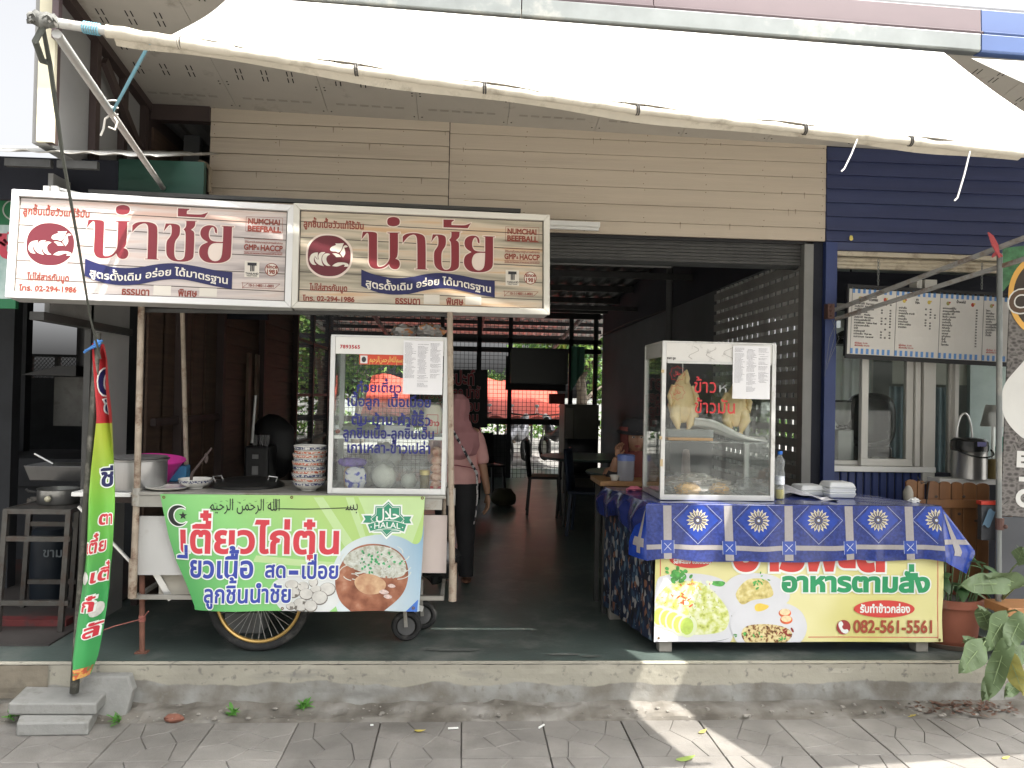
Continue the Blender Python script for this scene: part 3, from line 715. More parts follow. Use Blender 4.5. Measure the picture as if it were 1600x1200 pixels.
# coffee machines: hanging dark lamp, roaster drum, grinder
def solo_(nm, mb, m, lab, cat, **k): return solo(nm, mb, m, lab, cat, **k)
m_dk = mat('black_gloss', (.015, .016, .016), .25, var=.1)
g_ = at(1322, 700, 5.55)
gr = thing('coffee_grinder', 'silver coffee grinder with clear hopper inside the open blue shop window', 'grinder', (2.76, 5.55, 1.16))
q = MB(); q.box(2.70, 2.82, 5.5, 5.62, 1.16, 1.40); part('body', q, mat('grinder_grey', (.3, .3, .3), .35, .6), gr, bev=.01)
q = MB(); q.lathe([(.02, 1.41), (.055, 1.47), (.058, 1.59), (.06, 1.6)], (2.76, 5.56, 0), 16); part('hopper', q, film_mat('hopper_clear', (.7, .7, .68), .35), gr, smooth=True)
q = MB(); q.lathe([(0, 1.615), (.062, 1.612), (.062, 1.598), (0, 1.598)], (2.76, 5.56, 0), 16); q.blob((2.76, 5.56, 1.42), .045, .045, .022); part('lid', q, m_dk, gr, smooth=True)
lp2 = thing('pendant_lamp', 'wide dark pendant lamp shade seen through the sliding window', 'lamp', (2.98, 5.9, 2.06))
q = MB(); q.lathe([(.02, 2.16), (.06, 2.15), (.13, 2.11), (.155, 2.06), (.15, 2.04), (.0, 2.05)], (2.98, 5.9, 0), 24); part('shade', q, m_dk, lp2, smooth=True)
q = MB(); q.tube([(2.98, 5.9, 2.15), (2.98, 5.9, 3.04)], .006); part('cord', q, m_dk, lp2)
ro = thing('coffee_machine', 'large black rounded coffee machine behind the sliding window glass', 'coffee machine', (3.02, 5.62, 1.2))
q = MB(); q.blob((3.0, 5.62, 1.47), .17, .12, .20, 20, 14, sq=.62); part('body', q, m_dk, ro, smooth=True)
q = MB(); q.box(2.88, 3.14, 5.55, 5.72, 1.16, 1.28); part('base', q, m_dk, ro, bev=.02)
q = MB(); q.tube([(2.86, 5.6, 1.48), (2.80, 5.58, 1.50), (2.77, 5.57, 1.44)], .03); part('spout', q, m_dk, ro, smooth=True)
for i, x in enumerate((2.93, 2.99, 3.05)): solo('cup', MB().lathe([(.022, 0), (.032, .05), (.03, .055), (0, .05)], (x, 5.42, 1.157), 14), m_dk if i % 2 else m_stud, ('left', 'middle', 'right')[i]+' one of three dark cups on the counter inside the shop window', 'cup', group='dark cups on the coffee counter', smooth=True)
# urn, bottles
ur = thing('hot_water_urn', 'steel hot water urn with black lid and carrying handle', 'urn', (3.40, 5.08, 1.107))
q = MB(); q.lathe([(0, 1.107), (.108, 1.107), (.108, 1.28), (.112, 1.29)], (3.40, 5.08, 0), 28); part('body', q, mat('brushed_steel', (.42, .42, .41), .28, .85, var=.06), ur, smooth=True)
q = MB(); q.lathe([(.113, 1.29), (.116, 1.32), (.112, 1.355), (.09, 1.375), (0, 1.38)], (3.40, 5.08, 0), 28); part('lid', q, m_dk, ur, smooth=True)
q = MB(); q.tube([(3.40+.116*math.cos(t), 5.08-.05+.10*math.sin(t)*-1, 1.30-.045*abs(math.sin(t))) for t in [math.pi*i/14 for i in range(15)]], .006); part('handle', q, m_dk, ur, smooth=True)
q = MB(); q.box(3.38, 3.44, 4.965, 4.975, 1.325, 1.355); part('badge', q, mat('badge_violet', (.2, .2, .4), .4), ur)
q = MB(); q.tube([(3.39+.055*math.cos(t), 5.12, 1.37+.17*math.sin(t)) for t in [math.pi*i/14 for i in range(15)]], .007); part('wire_loop', q, m_alu, ur, smooth=True)
bt = thing('syrup_bottle', 'frosted squeeze bottle with mint green cap and tall spout', 'bottle', (3.63, 5.07, 1.107))
q = MB(); q.lathe([(0, 0), (.048, 0), (.05, .02), (.05, .15), (.044, .18)], (3.63, 5.07, 1.107), 20); part('body', q, film_mat('frosted', (.75, .75, .73), .75), bt, smooth=True)
q = MB(); q.lathe([(.046, .18), (.046, .215), (.012, .22), (.009, .28), (0, .282)], (3.63, 5.07, 1.107), 20); part('cap', q, mat('mint', (.25, .60, .48), .5, var=0), bt, smooth=True)
b2 = dup(bt, (3.735, 5.09, 1.107)); b2['label'] = 'frosted bottle with mint cap partly hidden behind the grey awning post'
for ch in [x for x in bpy.data.objects if x.parent == bt]: pass
solo('bamboo_cup', MB().lathe([(0, .0), (.03, 0), (.03, .13), (.026, .13), (.026, .01)], (3.545, 5.06, 1.107), 16), mat('bamboo', (.22, .17, .06), .6), 'small olive bamboo cup beside the steel urn', 'cup', smooth=True)
ls = thing('table_lamp', 'pale table lamp inside the coffee shop beside the post', 'lamp', (3.93, 5.6, 1.1))
q = MB(); q.lathe([(.05, 1.60), (.085, 1.44), (.08, 1.44)], (3.93, 5.6, 0), 20); part('lamp_shade', q, cloth_mat('shade_cloth', (.6, .56, .54), .3), ls, smooth=True)
q = MB(); q.lathe([(.04, 1.1), (.012, 1.15), (.012, 1.46)], (3.93, 5.6, 0), 12); part('stem', q, m_alu, ls)
# menu board on chains
FM = Frame(at(1320.5, 556, 5.12), at(1600, 571, 5.12), at(1323, 447, 5.12))
mb_ = thing('menu_board', 'white hanging drinks menu with blue striped edges', 'menu board', tuple(FM.w(FM.W/2, 0)))
q = MB(); q.prism([FM.w(0, 0), FM.w(FM.W, 0), FM.w(FM.W, FM.H), FM.w(0, FM.H)][::-1], -FM.n*.02); part('board', q, mat('menu_cream', (.66, .64, .60), .5, var=.02), mb_)
q = MB()
for a, b in (((0, 0), (FM.W, 0)), ((0, 0), (0, FM.H)), ((0, FM.H), (FM.W, FM.H))): q.bar(FM.w(*a, -.005), FM.w(*b, -.005), .012, .03)
part('frame', q, m_black, mb_)
blu = mat('stripe_blue', (.12, .28, .60), .5, var=0); ink = mat('ink_black', (.03, .03, .035), .6, var=0); inkr = mat('ink_red', (.45, .05, .04), .6, var=0)
s = FM.W/274  # metres per photo pixel along the board
st = MB(); tx = MB(); rd = MB(); ic = [MB(), MB(), MB()]
bar_ = MB()
for k, (x0, x1) in enumerate(((7, 71), (74, 138), (141, 205), (208, 272))):
    n_ = 8; w_ = (x1-x0)/n_
    for i in range(n_):
        for v0, v1 in ((4, 12), (93, 101)): shape(st, FM, rect((x0+i*w_)*s, v0*s, (x0+(i+.5)*w_)*s, v1*s), .001)
    shape(bar_, FM, rect((x0-.4)*s, 3.5*s, (x0+.3)*s, 102*s), .0012)
titles = (('กาแฟ', 'COFFEE'), ('ชา', 'TEA'), ('น้ำผลไม้', ''), ('', ''))
rows = (('เอสเพรสโซ่  Espresso', 'อเมริกาโน่  Americano', 'คาปูชิโน่  Cappuccino', 'ลาเต้      Latte', 'มอคค่า     Mocha', 'มัคคิอาโต้  Macchiato', 'คาราเมลมัคคิอาโต้', 'กาแฟส้มสด  Yellow Fuel', 'คาราเมลลาเต้เย็น', 'โกโก้', 'ชาเขียวลาเต้', 'ชาไทยเย็น  Thai tea', 'นมคาราเมล  Caramel'),
        ('ชาดำเย็น', 'ชามะนาว', 'ชาแอปเปิ้ล ชามะลิ', 'ชาเขียว', 'ชานมเย็น', 'ชานมไข่มุก', 'ชาไทย ชาเขียว', 'ชามะลิสด'),
        ('สตรอเบอร์รี่ปั่น', 'สตรอเบอร์รี่โยเกิร์ต', 'แอปเปิ้ล / กีวี่', 'ส้มปั่น / เลมอน', 'แตงโมปั่น', 'มะม่วงปั่น', 'สับปะรดปั่น', 'กล้วยปั่น', 'มะนาวปั่น', 'เสาวรส', 'แก้วมังกร', 'ลิ้นจี่', 'น้ำผึ้ง', 'ไอศครีม'),
        ('โซดา', 'อิตาเลี่ยน', 'บลูฮาวาย', 'แดงมะนาว', 'นมเย็น', 'สตรอเบอร์รี่', 'แอปเปิ้ลเขียว', 'มะนาวโซดา', 'น้ำเปล่า', 'น้ำแข็ง'))
for k, x0 in enumerate((7, 74, 141, 208)):
    t = titles[k]; cx = x0+32
    if t[0]: text(tx, FM, t[0], cx*s, 87*s, 4.6*s, bold=.03, anchor='c', d=.0015)
    if t[1]: text(tx, FM, t[1], cx*s, 82.5*s, 4*s, bold=.05, anchor='c', d=.0015)
    for i, (dx, c_) in enumerate(((12, 0), (50, 1))): shape(ic[c_ if k != 1 else 2], FM, ell((x0+dx)*s, 85.5*s, 2.6*s, 3*s, 12), .0014); shape(ic[2 if c_ else 1], FM, ell((x0+dx+2.5)*s, 87*s, 1.5*s, 1.3*s, 10), .0018)
    y = 77-(3 if k == 1 else 0)
    for i, r_ in enumerate(rows[k]):
        text(tx, FM, r_, (x0+4)*s, y*s, 3.5*s, bold=.03, d=.0015)
        for cxx in ((44, 50, 57) if k == 0 else (44, 51, 58) if k == 1 else (55,)):
            if k < 2 and rnd.random() < .25: continue
            text(tx, FM, rnd.choice(('25', '30', '35', '40', '45')), (x0+cxx)*s, y*s, 3*s, bold=.04, d=.0015)
        y -= 4.05 if k != 2 else 4.15
    for j, r_ in enumerate(('เพิ่มไข่มุก  5 บาท', 'เพิ่มวิปครีม 10 บาท')): 
        if k != 2: text(rd, FM, r_, (x0+6)*s, (19-j*3.6)*s, 3*s, bold=.03, d=.0015)
part('stripes', st, blu, mb_); part('lettering', tx, ink, mb_); part('red_lettering', rd, inkr, mb_); part('column_line', bar_, mat('thin_grey', (.15, .15, .15), .6, var=0), mb_)
for i, c_ in enumerate(((.35, .33, .12), (.5, .08, .06), (.65, .5, .1))): part('picture', ic[i], mat('icon%d' % i, c_, .6, var=0), mb_)
for px, py in ((1372, 446), (1534, 452)):
    a = at(px, py, 5.13); ch = MB()
    for i in range(8): ch.tube([(a.x+.006*math.cos(t)*(i % 2), a.y+.006*math.cos(t)*((i+1) % 2), a.z+.012+i*.022+.014*math.sin(t)) for t in [2*math.pi*j/8 for j in range(8)]], .0022, 5, closed=True)
    part('chain', ch, m_galv, mb_)
# coffee poster on its stand (only its left part is in the picture)
FP = Frame(at(1564, 806, 4.6), at(1700, 812, 4.6), at(1566, 386, 4.6))
po = thing('coffee_banner', 'tall dark banner printed with coffee beans, an orange ring and a white cup', 'banner', tuple(FP.w(.1, 0)))
q = MB(); q.prism([FP.w(0, 0), FP.w(.75, 0), FP.w(.75, FP.H), FP.w(0, FP.H)][::-1], -FP.n*.008)
part('print', q, ramp_mat('beans', [(0, (.02, .017, .015)), (.35, (.09, .08, .075)), (.6, (.2, .185, .175)), (1, (.05, .045, .04))], 26, kind='VOR', stretch=(1, 1, 1.7), rough=.5), po)
be = MB(); sm = MB()
r_ = random.Random(5)
for i in range(150):
    u_ = r_.uniform(.02, .74); v_ = r_.uniform(.02, 1.35); a_ = r_.uniform(0, 3.1)
    if v_ > FP.H-.02: continue
    shape(be, FP, ell(u_, v_, .028, .017, 14, a_), .0006+i*4e-6); shape(sm, FP, ell(u_, v_, .022, .0022, 8, a_+.15), .0013+i*4e-6)
part('beans', be, ramp_mat('bean_tone', [(.3, (.06, .052, .048)), (.7, (.24, .225, .21))], 22, rough=.5), po)['kind'] = 'stuff'; part('bean_creases', sm, mat('crease', (.02, .018, .016), .6, var=0), po)['kind'] = 'stuff'
def FPp(l): return [FP.px(*p) for p in l]
lf = MB(); shape(lf, FP, FPp([(1566, 388), (1600, 384), (1600, 402), (1580, 440), (1566, 456)]), .003); part('green_leaf_print', lf, mat('leaf_print', (.05, .16, .07), .6, var=.5, scale=20), po)
rg = MB(); c0 = FP.px(1632, 462); R0_ = .235
shape(rg, FP, [ell(*c0, R0_, R0_*1.1, 48), ell(*c0, R0_*.86, R0_*.95, 48)[::-1]], .004); part('orange_ring', rg, mat('ring_orange', (.75, .42, .09), .5, var=.1), po)
inn = MB(); shape(inn, FP, ell(*c0, R0_*.86, R0_*.95, 40), .0035); part('ring_centre', inn, mat('ring_dark', (.04, .028, .02), .5), po)
cc = MB(); text(cc, FP, 'Coffee', FP.px(1572, 486)[0], FP.px(1572, 486)[1], .19, bold=.075, d=.0048, slant=.15); part('lettering_edge', cc, m_white, po)
cc = MB(); text(cc, FP, 'Coffee', FP.px(1572, 486)[0], FP.px(1572, 486)[1], .19, bold=.03, d=.0054, slant=.15); part('lettering', cc, mat('coffee_brown', (.10, .055, .03), .5), po)
cu = MB(); shape(cu, FP, smooth(FPp([(1606, 556), (1590, 574), (1567, 600), (1564, 625), (1566, 648), (1580, 670), (1606, 692), (1700, 700), (1700, 556)])), .004); part('cup_print', cu, m_white, po)
cu = MB(); shape(cu, FP, ell(*FP.px(1640, 595), .17, .10, 30, .3), .0048); part('coffee_print', cu, mat('crema', (.05, .03, .025), .5), po)
tt = MB()
u0, v0 = FP.px(1587, 728); text(tt, FP, 'EST', u0, v0, .125, bold=.06, d=.0042); u0, v0 = FP.px(1586, 790); text(tt, FP, 'COFFEE', u0, v0, .14, bold=.06, d=.0042)
shape(tt, FP, rect(*FP.px(1591, 752), *FP.px(1600, 745)), .0042)
part('lettering', tt, m_white, po)
q = MB(); q.prism([FP.w(0, -.75), FP.w(.8, -.75), FP.w(.8, -.004), FP.w(0, -.004)][::-1], -FP.n*.01); solo('slate_board', q, mat('slate_panel', (.075, .08, .09), .6), 'slate grey panel standing below the coffee banner', 'panel')
# scalloped wooden fence
fe = thing('wooden_fence', 'low brown wooden fence with scalloped board tops', 'fence', (3.35, 4.88, ZF))
m_wood = ramp_mat('fence_wood', [(.3, (.15, .065, .025)), (.55, (.23, .105, .04)), (.7, (.10, .042, .016))], 3, stretch=(3, 3, .35), rough=.45, dist=.6, bump=.1)
tops = [1420, 1438, 1450, 1468, 1487, 1505, 1527, 1547]
P_ = [at(px, 740, 4.9).x for px in tops]
ht = lambda x: 1.10-.03*(x-P_[0])
for i in range(7):
    x0, x1 = P_[i]+.002, P_[i+1]-.002; zt_ = ht(x0); w_ = (x1-x0)/2; y0 = 4.9+(.0 if i > 1 else .03)
    pts = [(x0, y0, ZF+.02), (x1, y0, ZF+.02), (x1, y0, zt_-w_*.4)]+[(x0+w_+w_*math.cos(t), y0, zt_-w_*.4+w_*.55*math.sin(t)) for t in [math.pi*k/8 for k in range(1, 8)]]+[(x0, y0, zt_-w_*.4)]
    q = MB(); q.prism(pts[::-1], (0, .018, 0)); part('board', q, m_wood, fe, bev=.003)
q = MB(); q.box(P_[0], P_[-1], 4.882, 4.897, .93, .985); part('rail', q, m_wood, fe, bev=.003)
q = MB(); q.box(P_[0], P_[-1], 4.882, 4.897, .38, .43); part('rail', q, m_wood, fe, bev=.003)
e2 = thing('wooden_fence', 'sunlit orange end of a wooden fence seen edge on by the grey post', 'fence', (3.66, 4.8, ZF))
m_w2 = mat('fence_sunny', (.42, .20, .08), .5, var=.15, scale=8)  # fence brown made brighter; the sunlight is put into the colour
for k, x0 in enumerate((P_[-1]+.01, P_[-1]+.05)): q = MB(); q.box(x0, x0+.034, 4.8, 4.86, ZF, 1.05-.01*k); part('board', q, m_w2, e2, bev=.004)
kn = MB()
for px, py in ((1463, 776), (1506, 776), (1499, 803), (1525, 814), (1458, 900)): a = at(px, py, 4.899); kn.blob((a.x, 4.899, a.z), .012, .002, .009, 10, 6)
part('knots', kn, m_stud, fe)
wire = MB(); wire.tube([at(px, py, 4.86) for px, py in ((1433, 745), (1440, 755), (1452, 752), (1447, 790), (1449, 850))], .004); solo('cord', wire, m_black, 'thin dark cord hanging down the scalloped fence boards', 'cord')
solo('sack', MB().blob(tuple(at(1419, 774, 4.75)), .03, .03, .062, 14, 10, .12, 3, 2), mat('sack_grey', (.33, .31, .27), .9, bump=.4), 'small pale cloth bag standing behind the tablecloth by the fence', 'bag', smooth=True)
# grey awning post and struts of the shop awning
pt = at(1561, 900, 4.25); tp = at(1562, 396, 4.25)
ps = thing('awning_post', 'thin grey steel post carrying the awning struts', 'post', (pt.x, 4.25, ZF))
q = MB(); q.tube([(pt.x, 4.25, ZF), (tp.x, 4.25, tp.z)], .0158, 10); part('pole', q, m_galv, ps, smooth=True)
a = at(1562, 822, 4.25); q = MB(); q.tube([(a.x, 4.25, a.z-.02), (a.x, 4.25, a.z+.045)], .023, 10); q.blob((a.x+.02, 4.23, a.z), .012, .012, .012); part('clamp', q, mat('rust', (.10, .05, .04), .7), ps)
st_ = thing('awning_strut', 'upper of two grey awning struts bolted to the blue post', 'strut', tuple(at(1297, 488, 5.17)))
A_ = at(1300, 486, 5.17); B_ = at(1600, 372, 4.10); C_ = at(1600, 396, 4.16); D = (B_-A_)
q = MB(); q.bar(A_, A_+D*1.25, .032, .022); part('bar', q, m_steel.copy() if False else mat('strut_grey', (.27, .27, .26), .5, .3, var=.15, dirt=(.15, .1, .07), dscale=12), st_)
s2 = thing('awning_strut', 'lower grey awning strut crossing the post to the coffee banner', 'strut', tuple(at(1302, 494, 5.17)))
A2 = at(1304, 492, 5.15); D2 = C_-A2; q = MB(); q.bar(A2+Vector((0, -.02, -.03)), A2+Vector((0, -.02, -.03))+D2*1.25, .028, .022); part('bar', q, _M['strut_grey'], s2)
bk_ = MB(); a = at(1294, 487, 5.16); bk_.box(a.x-.02, a.x+.025, 5.12, 5.178, a.z-.05, a.z+.05); 
for dz in (-.03, 0, .03): bk_.blob((a.x, 5.115, a.z+dz), .009, .009, .009)
part('bracket', bk_, mat('rust', (.10, .05, .04), .7), st_)
rb = MB(); a = at(1558, 398, 4.22)
for k in range(4): rb.tube([a+Vector((.0, -.02, -.02)), a+Vector((-.02-.01*k, -.03, .05)), a+Vector((-.05-.008*k, -.03, .10+.006*k))], .005, 5)
rb.tube([a+Vector((.022*math.cos(t), .022*math.sin(t), .01*math.sin(2*t))) for t in [2*math.pi*j/10 for j in range(10)]], .006, 5, closed=True)
solo('ribbon', rb, mat('red_string', (.45, .08, .09), .7), 'red plastic string tied where the post meets the struts', 'string')
sg = MB(); a = at(1330, 372, 5.17); sg.blob((a.x, 5.17, a.z), .014, .004, .018, 8, 6, .3); solo('leaf', sg, mat('yellow_leaf', (.65, .55, .15), .6), 'small yellow leaf stuck on the blue lintel', 'leaf')
w_ = MB()
for k in range(3): a = at(1300+k*4, 500, 5.1); w_.tube([a, a+Vector((.05-.05*k, 0, -.12)), a+Vector((-.02-.03*k, 0, -.28-.05*k))], .0013, 4)
solo('wires', w_, m_galv, 'loose thin wires dangling from the bracket on the blue post', 'wire')
# ================================================================= AWNING
aw = thing('awning', 'white canvas awning stretched from the roof edge down to a long front pole', 'awning', (.5, 3.2, 2.6))
PTS = [(-60, 12), (55, 30), (165, 48), (281, 67), (420, 89), (557, 110), (757, 138), (996, 172), (1257, 203), (1422, 221), (1600, 240), (1800, 262), (2000, 284)]
def pole(t):
    px = 55+1545*t
    for (x0, y0), (x1, y1) in zip(PTS, PTS[1:]):
        if px <= x1: break
    return at(px, y0+(y1-y0)*(px-x0)/(x1-x0), 2.3+.45*t)
def tx_(px): return (px-55)/1545
PA = pole(0)
m_canvas = cloth_mat('canvas', (.80, .79, .75), .22, .7, .03)
m_hem = mat('canvas_hem', (.50, .46, .38), .8, var=.12, scale=9, bump=.5, bscale=30, dirt=(.25, .22, .17), dscale=9, damt=.35)
t0 = tx_(266); t1 = 1.075
TL = Vector((-1.16, 3.855, 3.50)); TR = Vector((2.42, 3.855, 3.395))
def sheet(a, b):
    lo = pole(t0+(t1-t0)*a)+Vector((0, .0, .017)); hi = TL.lerp(TR, a); p = lo.lerp(hi, b)
    sag = .02*math.sin(math.pi*b)*(1+.3*math.sin(a*9)); p.z -= sag; p.z += .006*math.sin(a*40+b*3)*(1-b)
    return p
q = MB(); q.grid(sheet, 120, 14); part('canvas', q, m_canvas, aw, smooth=True, solid=.002)
# hem wrapped round the pole, with lashings and a loose flap under it
th = tx_(166); n = 240
pts = []; rr = []
for i in range(n+1):
    t = th+(1.078-th)*i/n; p = pole(t); pts.append(p+Vector((0, 0, .003*noise.noise(Vector((t*60, 0, 0)))))); wr = .8 if t > .78 else .15
    rr.append(.0135+.003*noise.noise(Vector((t*50, 3, 0)))+.006*wr*abs(noise.noise(Vector((t*120, 8, 0))))+(.004 if t < .2 else 0))
q = MB(); q.tube(pts, rr, 12); part('hem', q, m_hem, aw, smooth=True)
def flap(a, b):
    t = tx_(175)+(1.0-tx_(175))*a; p = pole(t)
    h = .010+.022*math.exp(-((t-.09)/.05)**2)+.028*math.exp(-((t-.36)/.1)**2)+.028*math.exp(-((t-.62)/.09)**2)+.02*math.exp(-((t-.9)/.05)**2)
    return p+Vector((0, .012+.02*b, -.010-h*b*.55))
q = MB(); q.grid(flap, 140, 3); part('flap', q, m_hem, aw, smooth=True)
q = MB(); q.tube([pole(-.005), pole(th+.02)], .0135, 12); q.tube([pole(th+(1.09-th)*i/30) for i in range(31)], .010, 8); part('pole', q, mat('pole_grey', (.45, .45, .43), .45, .4, dirt=(.25, .2, .15), dscale=12, damt=.3), aw, smooth=True)
for px in (281, 557, 757, 996, 1257, 1422): 
    t = tx_(px); p = pole(t); q = MB()
    for k in range(2): q.tube([p+Vector((.007*k-.003, .0165*math.cos(s_), .0165*math.sin(s_)+.001)) for s_ in [2*math.pi*j/12 for j in range(12)]], .0026, 5, closed=True)
    part('lashing', q, mat('black_tie', (.05, .045, .04), .7), aw)
for px, l in ((1335, .105), (1510, .17)):
    p = pole(tx_(px)); q = MB(); q.tube([p+Vector((0, -.02, -.02)), p+Vector((-.02, -.02, -.02-l*.5)), p+Vector((-.045, -.02, -.02-l)), p+Vector((-.055, -.02, -.03-l))], .003, 6); part('cable_tie', q, m_white, aw)
q = MB()   # dark cloth wound round the end of the pole
q.tube([pole(-.004+.001*i) + Vector((0, .004*math.sin(i), .004*math.cos(i*2))) for i in range(26)], [.015+.009*abs(noise.noise(Vector((i*.6, 0, 0)))) + .007*math.sin(math.pi*i/25) for i in range(26)], 10); part('wrapping', q, mat('rag', (.13, .13, .12), .95, var=.4, scale=20, bump=.6), aw, smooth=True)
tw = mat('blue_twine', (.16, .36, .45), .7)
q = MB()
for k in range(7): 
    p = pole(tx_(132)+k*.0025); q.tube([p+Vector((.002*math.sin(s_), .0155*math.cos(s_), .0155*math.sin(s_))) for s_ in [2*math.pi*j/12 for j in range(12)]], .0022, 5, closed=True)
part('twine', q, tw, aw)
# strut from the pole end back to the building
sA = PA+Vector((.05, .02, -.03)); sB = at(262, 304, 4.55)
su = thing('awning_strut', 'long grey pipe strut slanting from the pole end behind the left sign', 'strut', tuple(sB))
q = MB(); q.tube([sA, sB], .0135, 10); part('pipe', q, _M['pole_grey'], su, smooth=True)
kn_ = sA.lerp(sB, .335)
q = MB(); hp = pole(tx_(236))
for k in range(3): q.tube([kn_+Vector((0, 0, .004*k)), kn_.lerp(hp, .5)+Vector((0, 0, -.006+.005*k)), hp+Vector((0, 0, -.01+.003*k))], .004, 6)
solo('twine', q, tw, 'pale blue twine stretched between the strut and the awning pole', 'twine')
q = MB()
q.tube([kn_+Vector((.02*math.cos(s_), .02*math.sin(s_), .004*s_)) for s_ in [2*math.pi*j/10 for j in range(22)]], .003, 5)
q.tube([kn_, kn_+Vector((-.025, 0, -.02)), kn_+Vector((-.03, 0, -.06)), kn_+Vector((-.04, 0, -.085))], .004, 6)
q.tube([kn_, kn_+Vector((.02, 0, -.03)), kn_+Vector((.012, 0, -.06)), kn_+Vector((-.012, 0, -.05))], .004, 6)
solo('rope', q, mat('white_rope', (.62, .6, .55), .8), 'white rope ends knotted round the slanting pipe strut', 'rope')
# dark rope down to the flag pole
ra = pole(.008)+Vector((0, 0, -.02)); r1 = at(78, 100, 2.45); rb_ = at(140, 492, 3.3)
q = MB(); q.tube([ra, r1, r1.lerp(rb_, .3)+Vector((-.006, 0, .0)), r1.lerp(rb_, .65), rb_, at(157, 560, 3.45)], [.006, .007, .006, .005, .004, .004], 7)
q.tube([ra, ra+Vector((-.02, 0, -.04)), at(66, 95, 2.42), at(74, 97, 2.43)], .009, 8)
solo('rope', q, mat('dark_rope', (.07, .075, .065), .9, bump=.5), 'dark tie-down rope running from the pole end past the left sign', 'rope')
# the neighbour's awning further right, beginning just past a gap
na = thing('awning', 'neighbouring white awning beyond the blue fascia at the top edge', 'awning', (4.2, 3.2, 2.6))
n0 = Vector((2.57, 3.86, 3.375)); n1 = Vector((6.0, 3.86, 3.34)); n2 = Vector((2.71, 2.72, 2.57)); n3 = Vector((6.0, 3.08, 2.57))
q = MB(); q.grid(lambda a, b: n2.lerp(n3, a).lerp(n0.lerp(n1, a), b)+Vector((0, 0, -.03*math.sin(math.pi*b))), 30, 8); part('canvas', q, m_canvas, na, smooth=True, solid=.002)
q = MB(); q.tube([n2, n3], .02, 10); part('pole', q, _M['pole_grey'], na, smooth=True)
# ================================================================= THE TWO LIGHT-BOX SIGNS
def fr4(bl, br, tl): return Frame(bl, br, tl)
FS = [fr4(at(10, 465.5, 4.00), at(455, 481.5, 4.13), at(21.5, 297, 4.04)), fr4(at(455.5, 481.5, 4.135), at(858, 492.5, 4.25), at(459, 318.5, 4.165))]
m_wine = mat('wine_red', (.20, .020, .030), .45, var=.03); m_ntx = mat('navy_print', (.012, .014, .085), .45, var=.03)
m_signw = mat('print_white', (.72, .68, .60), .45, var=.02)
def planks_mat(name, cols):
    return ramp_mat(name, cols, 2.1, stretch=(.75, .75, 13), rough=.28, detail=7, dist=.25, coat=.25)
pm = [planks_mat('plank_print_pink', [(.30, (.30, .26, .25)), (.45, (.50, .44, .42)), (.55, (.60, .53, .49)), (.68, (.56, .38, .31))]),  # left face paler and pinker: the daylight tinge is in the colours
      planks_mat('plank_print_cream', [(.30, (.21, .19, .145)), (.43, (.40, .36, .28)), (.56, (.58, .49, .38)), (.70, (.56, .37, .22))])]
R = FS[1]
def rp(x, y): u, v = R.px(x, y); return (u/R.W, v/R.H)      # traced on the right-hand sign, in fractions of its size
def tr(pts, ox, oy, k): return [rp(ox+p[0]*k, oy+p[1]*k) + tuple(p[2:]) for p in pts]
T = lambda pts, n=2: smooth(tr(pts, 560, 334, .1375), n)
c_ = 1
title = [
 T([(35, 295, 1), (50, 205, 1), (150, 203), (212, 215), (212, 260), (212, 540), (215, 600), (250, 605), (300, 590), (345, 540), (356, 500, 1), (356, 225, 1), (330, 222, 1), (330, 214, 1), (470, 214, 1), (470, 222, 1), (450, 225, 1), (450, 480), (420, 512, 1), (460, 525), (476, 575), (455, 625), (410, 635), (365, 615), (348, 572, 1), (300, 615), (230, 630), (150, 620), (116, 560), (118, 500), (120, 260), (110, 215), (85, 225)]),
 smooth(tr([(325, 92), (335, 50), (398, 32), (460, 50), (475, 92), (460, 132), (398, 148), (335, 132)], 560, 334, .1375), 3),
 T([(503, 335, 1), (503, 262, 1), (530, 232), (600, 218), (680, 222), (745, 245), (765, 300), (765, 625, 1), (785, 630, 1), (785, 636, 1), (645, 632, 1), (645, 626, 1), (670, 624, 1), (670, 300), (655, 245), (620, 235), (570, 255), (530, 300)]),
 T([(826, 325, 1), (845, 235, 1), (940, 236), (992, 255), (996, 320), (990, 370), (945, 430), (942, 520), (945, 590), (965, 630), (1000, 640), (1040, 625), (1055, 580), (1055, 380), (1050, 320), (1030, 298, 1), (1057, 270), (1056, 208, 1), (1035, 204, 1), (1170, 204, 1), (1170, 208, 1), (1150, 210, 1), (1148, 265), (1108, 302, 1), (1140, 320), (1145, 370), (1145, 560), (1140, 620), (1080, 652), (1000, 657), (920, 645), (870, 600), (858, 540), (858, 430), (890, 390), (910, 350), (908, 270), (895, 245), (870, 262)]),
 T([(966, 155, 1), (966, 66, 1), (1085, 70, 1), (1082, 84), (1058, 92), (1058, 128, 1), (1200, 134), (1240, 122), (1280, 105, 1), (1242, 166, 1)]),
 T([(1376, 340, 1), (1355, 330), (1350, 285), (1330, 265), (1305, 285), (1290, 340), (1300, 400), (1340, 428), (1440, 432, 1), (1440, 262, 1), (1420, 260, 1), (1420, 254, 1), (1552, 260, 1), (1552, 267, 1), (1530, 267, 1), (1530, 560), (1520, 620), (1450, 662), (1350, 668), (1260, 655), (1205, 600), (1195, 530), (1215, 470), (1285, 436, 1), (1225, 400), (1200, 345), (1215, 280), (1270, 248), (1340, 250), (1376, 285)]),
]
hole_y = T([(1440, 445, 1), (1340, 444), (1300, 480), (1285, 550), (1305, 615), (1350, 648), (1405, 640), (1435, 590)])
E15 = lambda pts, n=2: smooth(tr(pts, 470, 360, 1/15), n)
emb_out = E15([(110, 600), (150, 300), (400, 90), (670, 75), (950, 120), (1200, 350), (1225, 600), (1180, 880), (930, 1110), (670, 1130), (390, 1090), (150, 880)], 3)
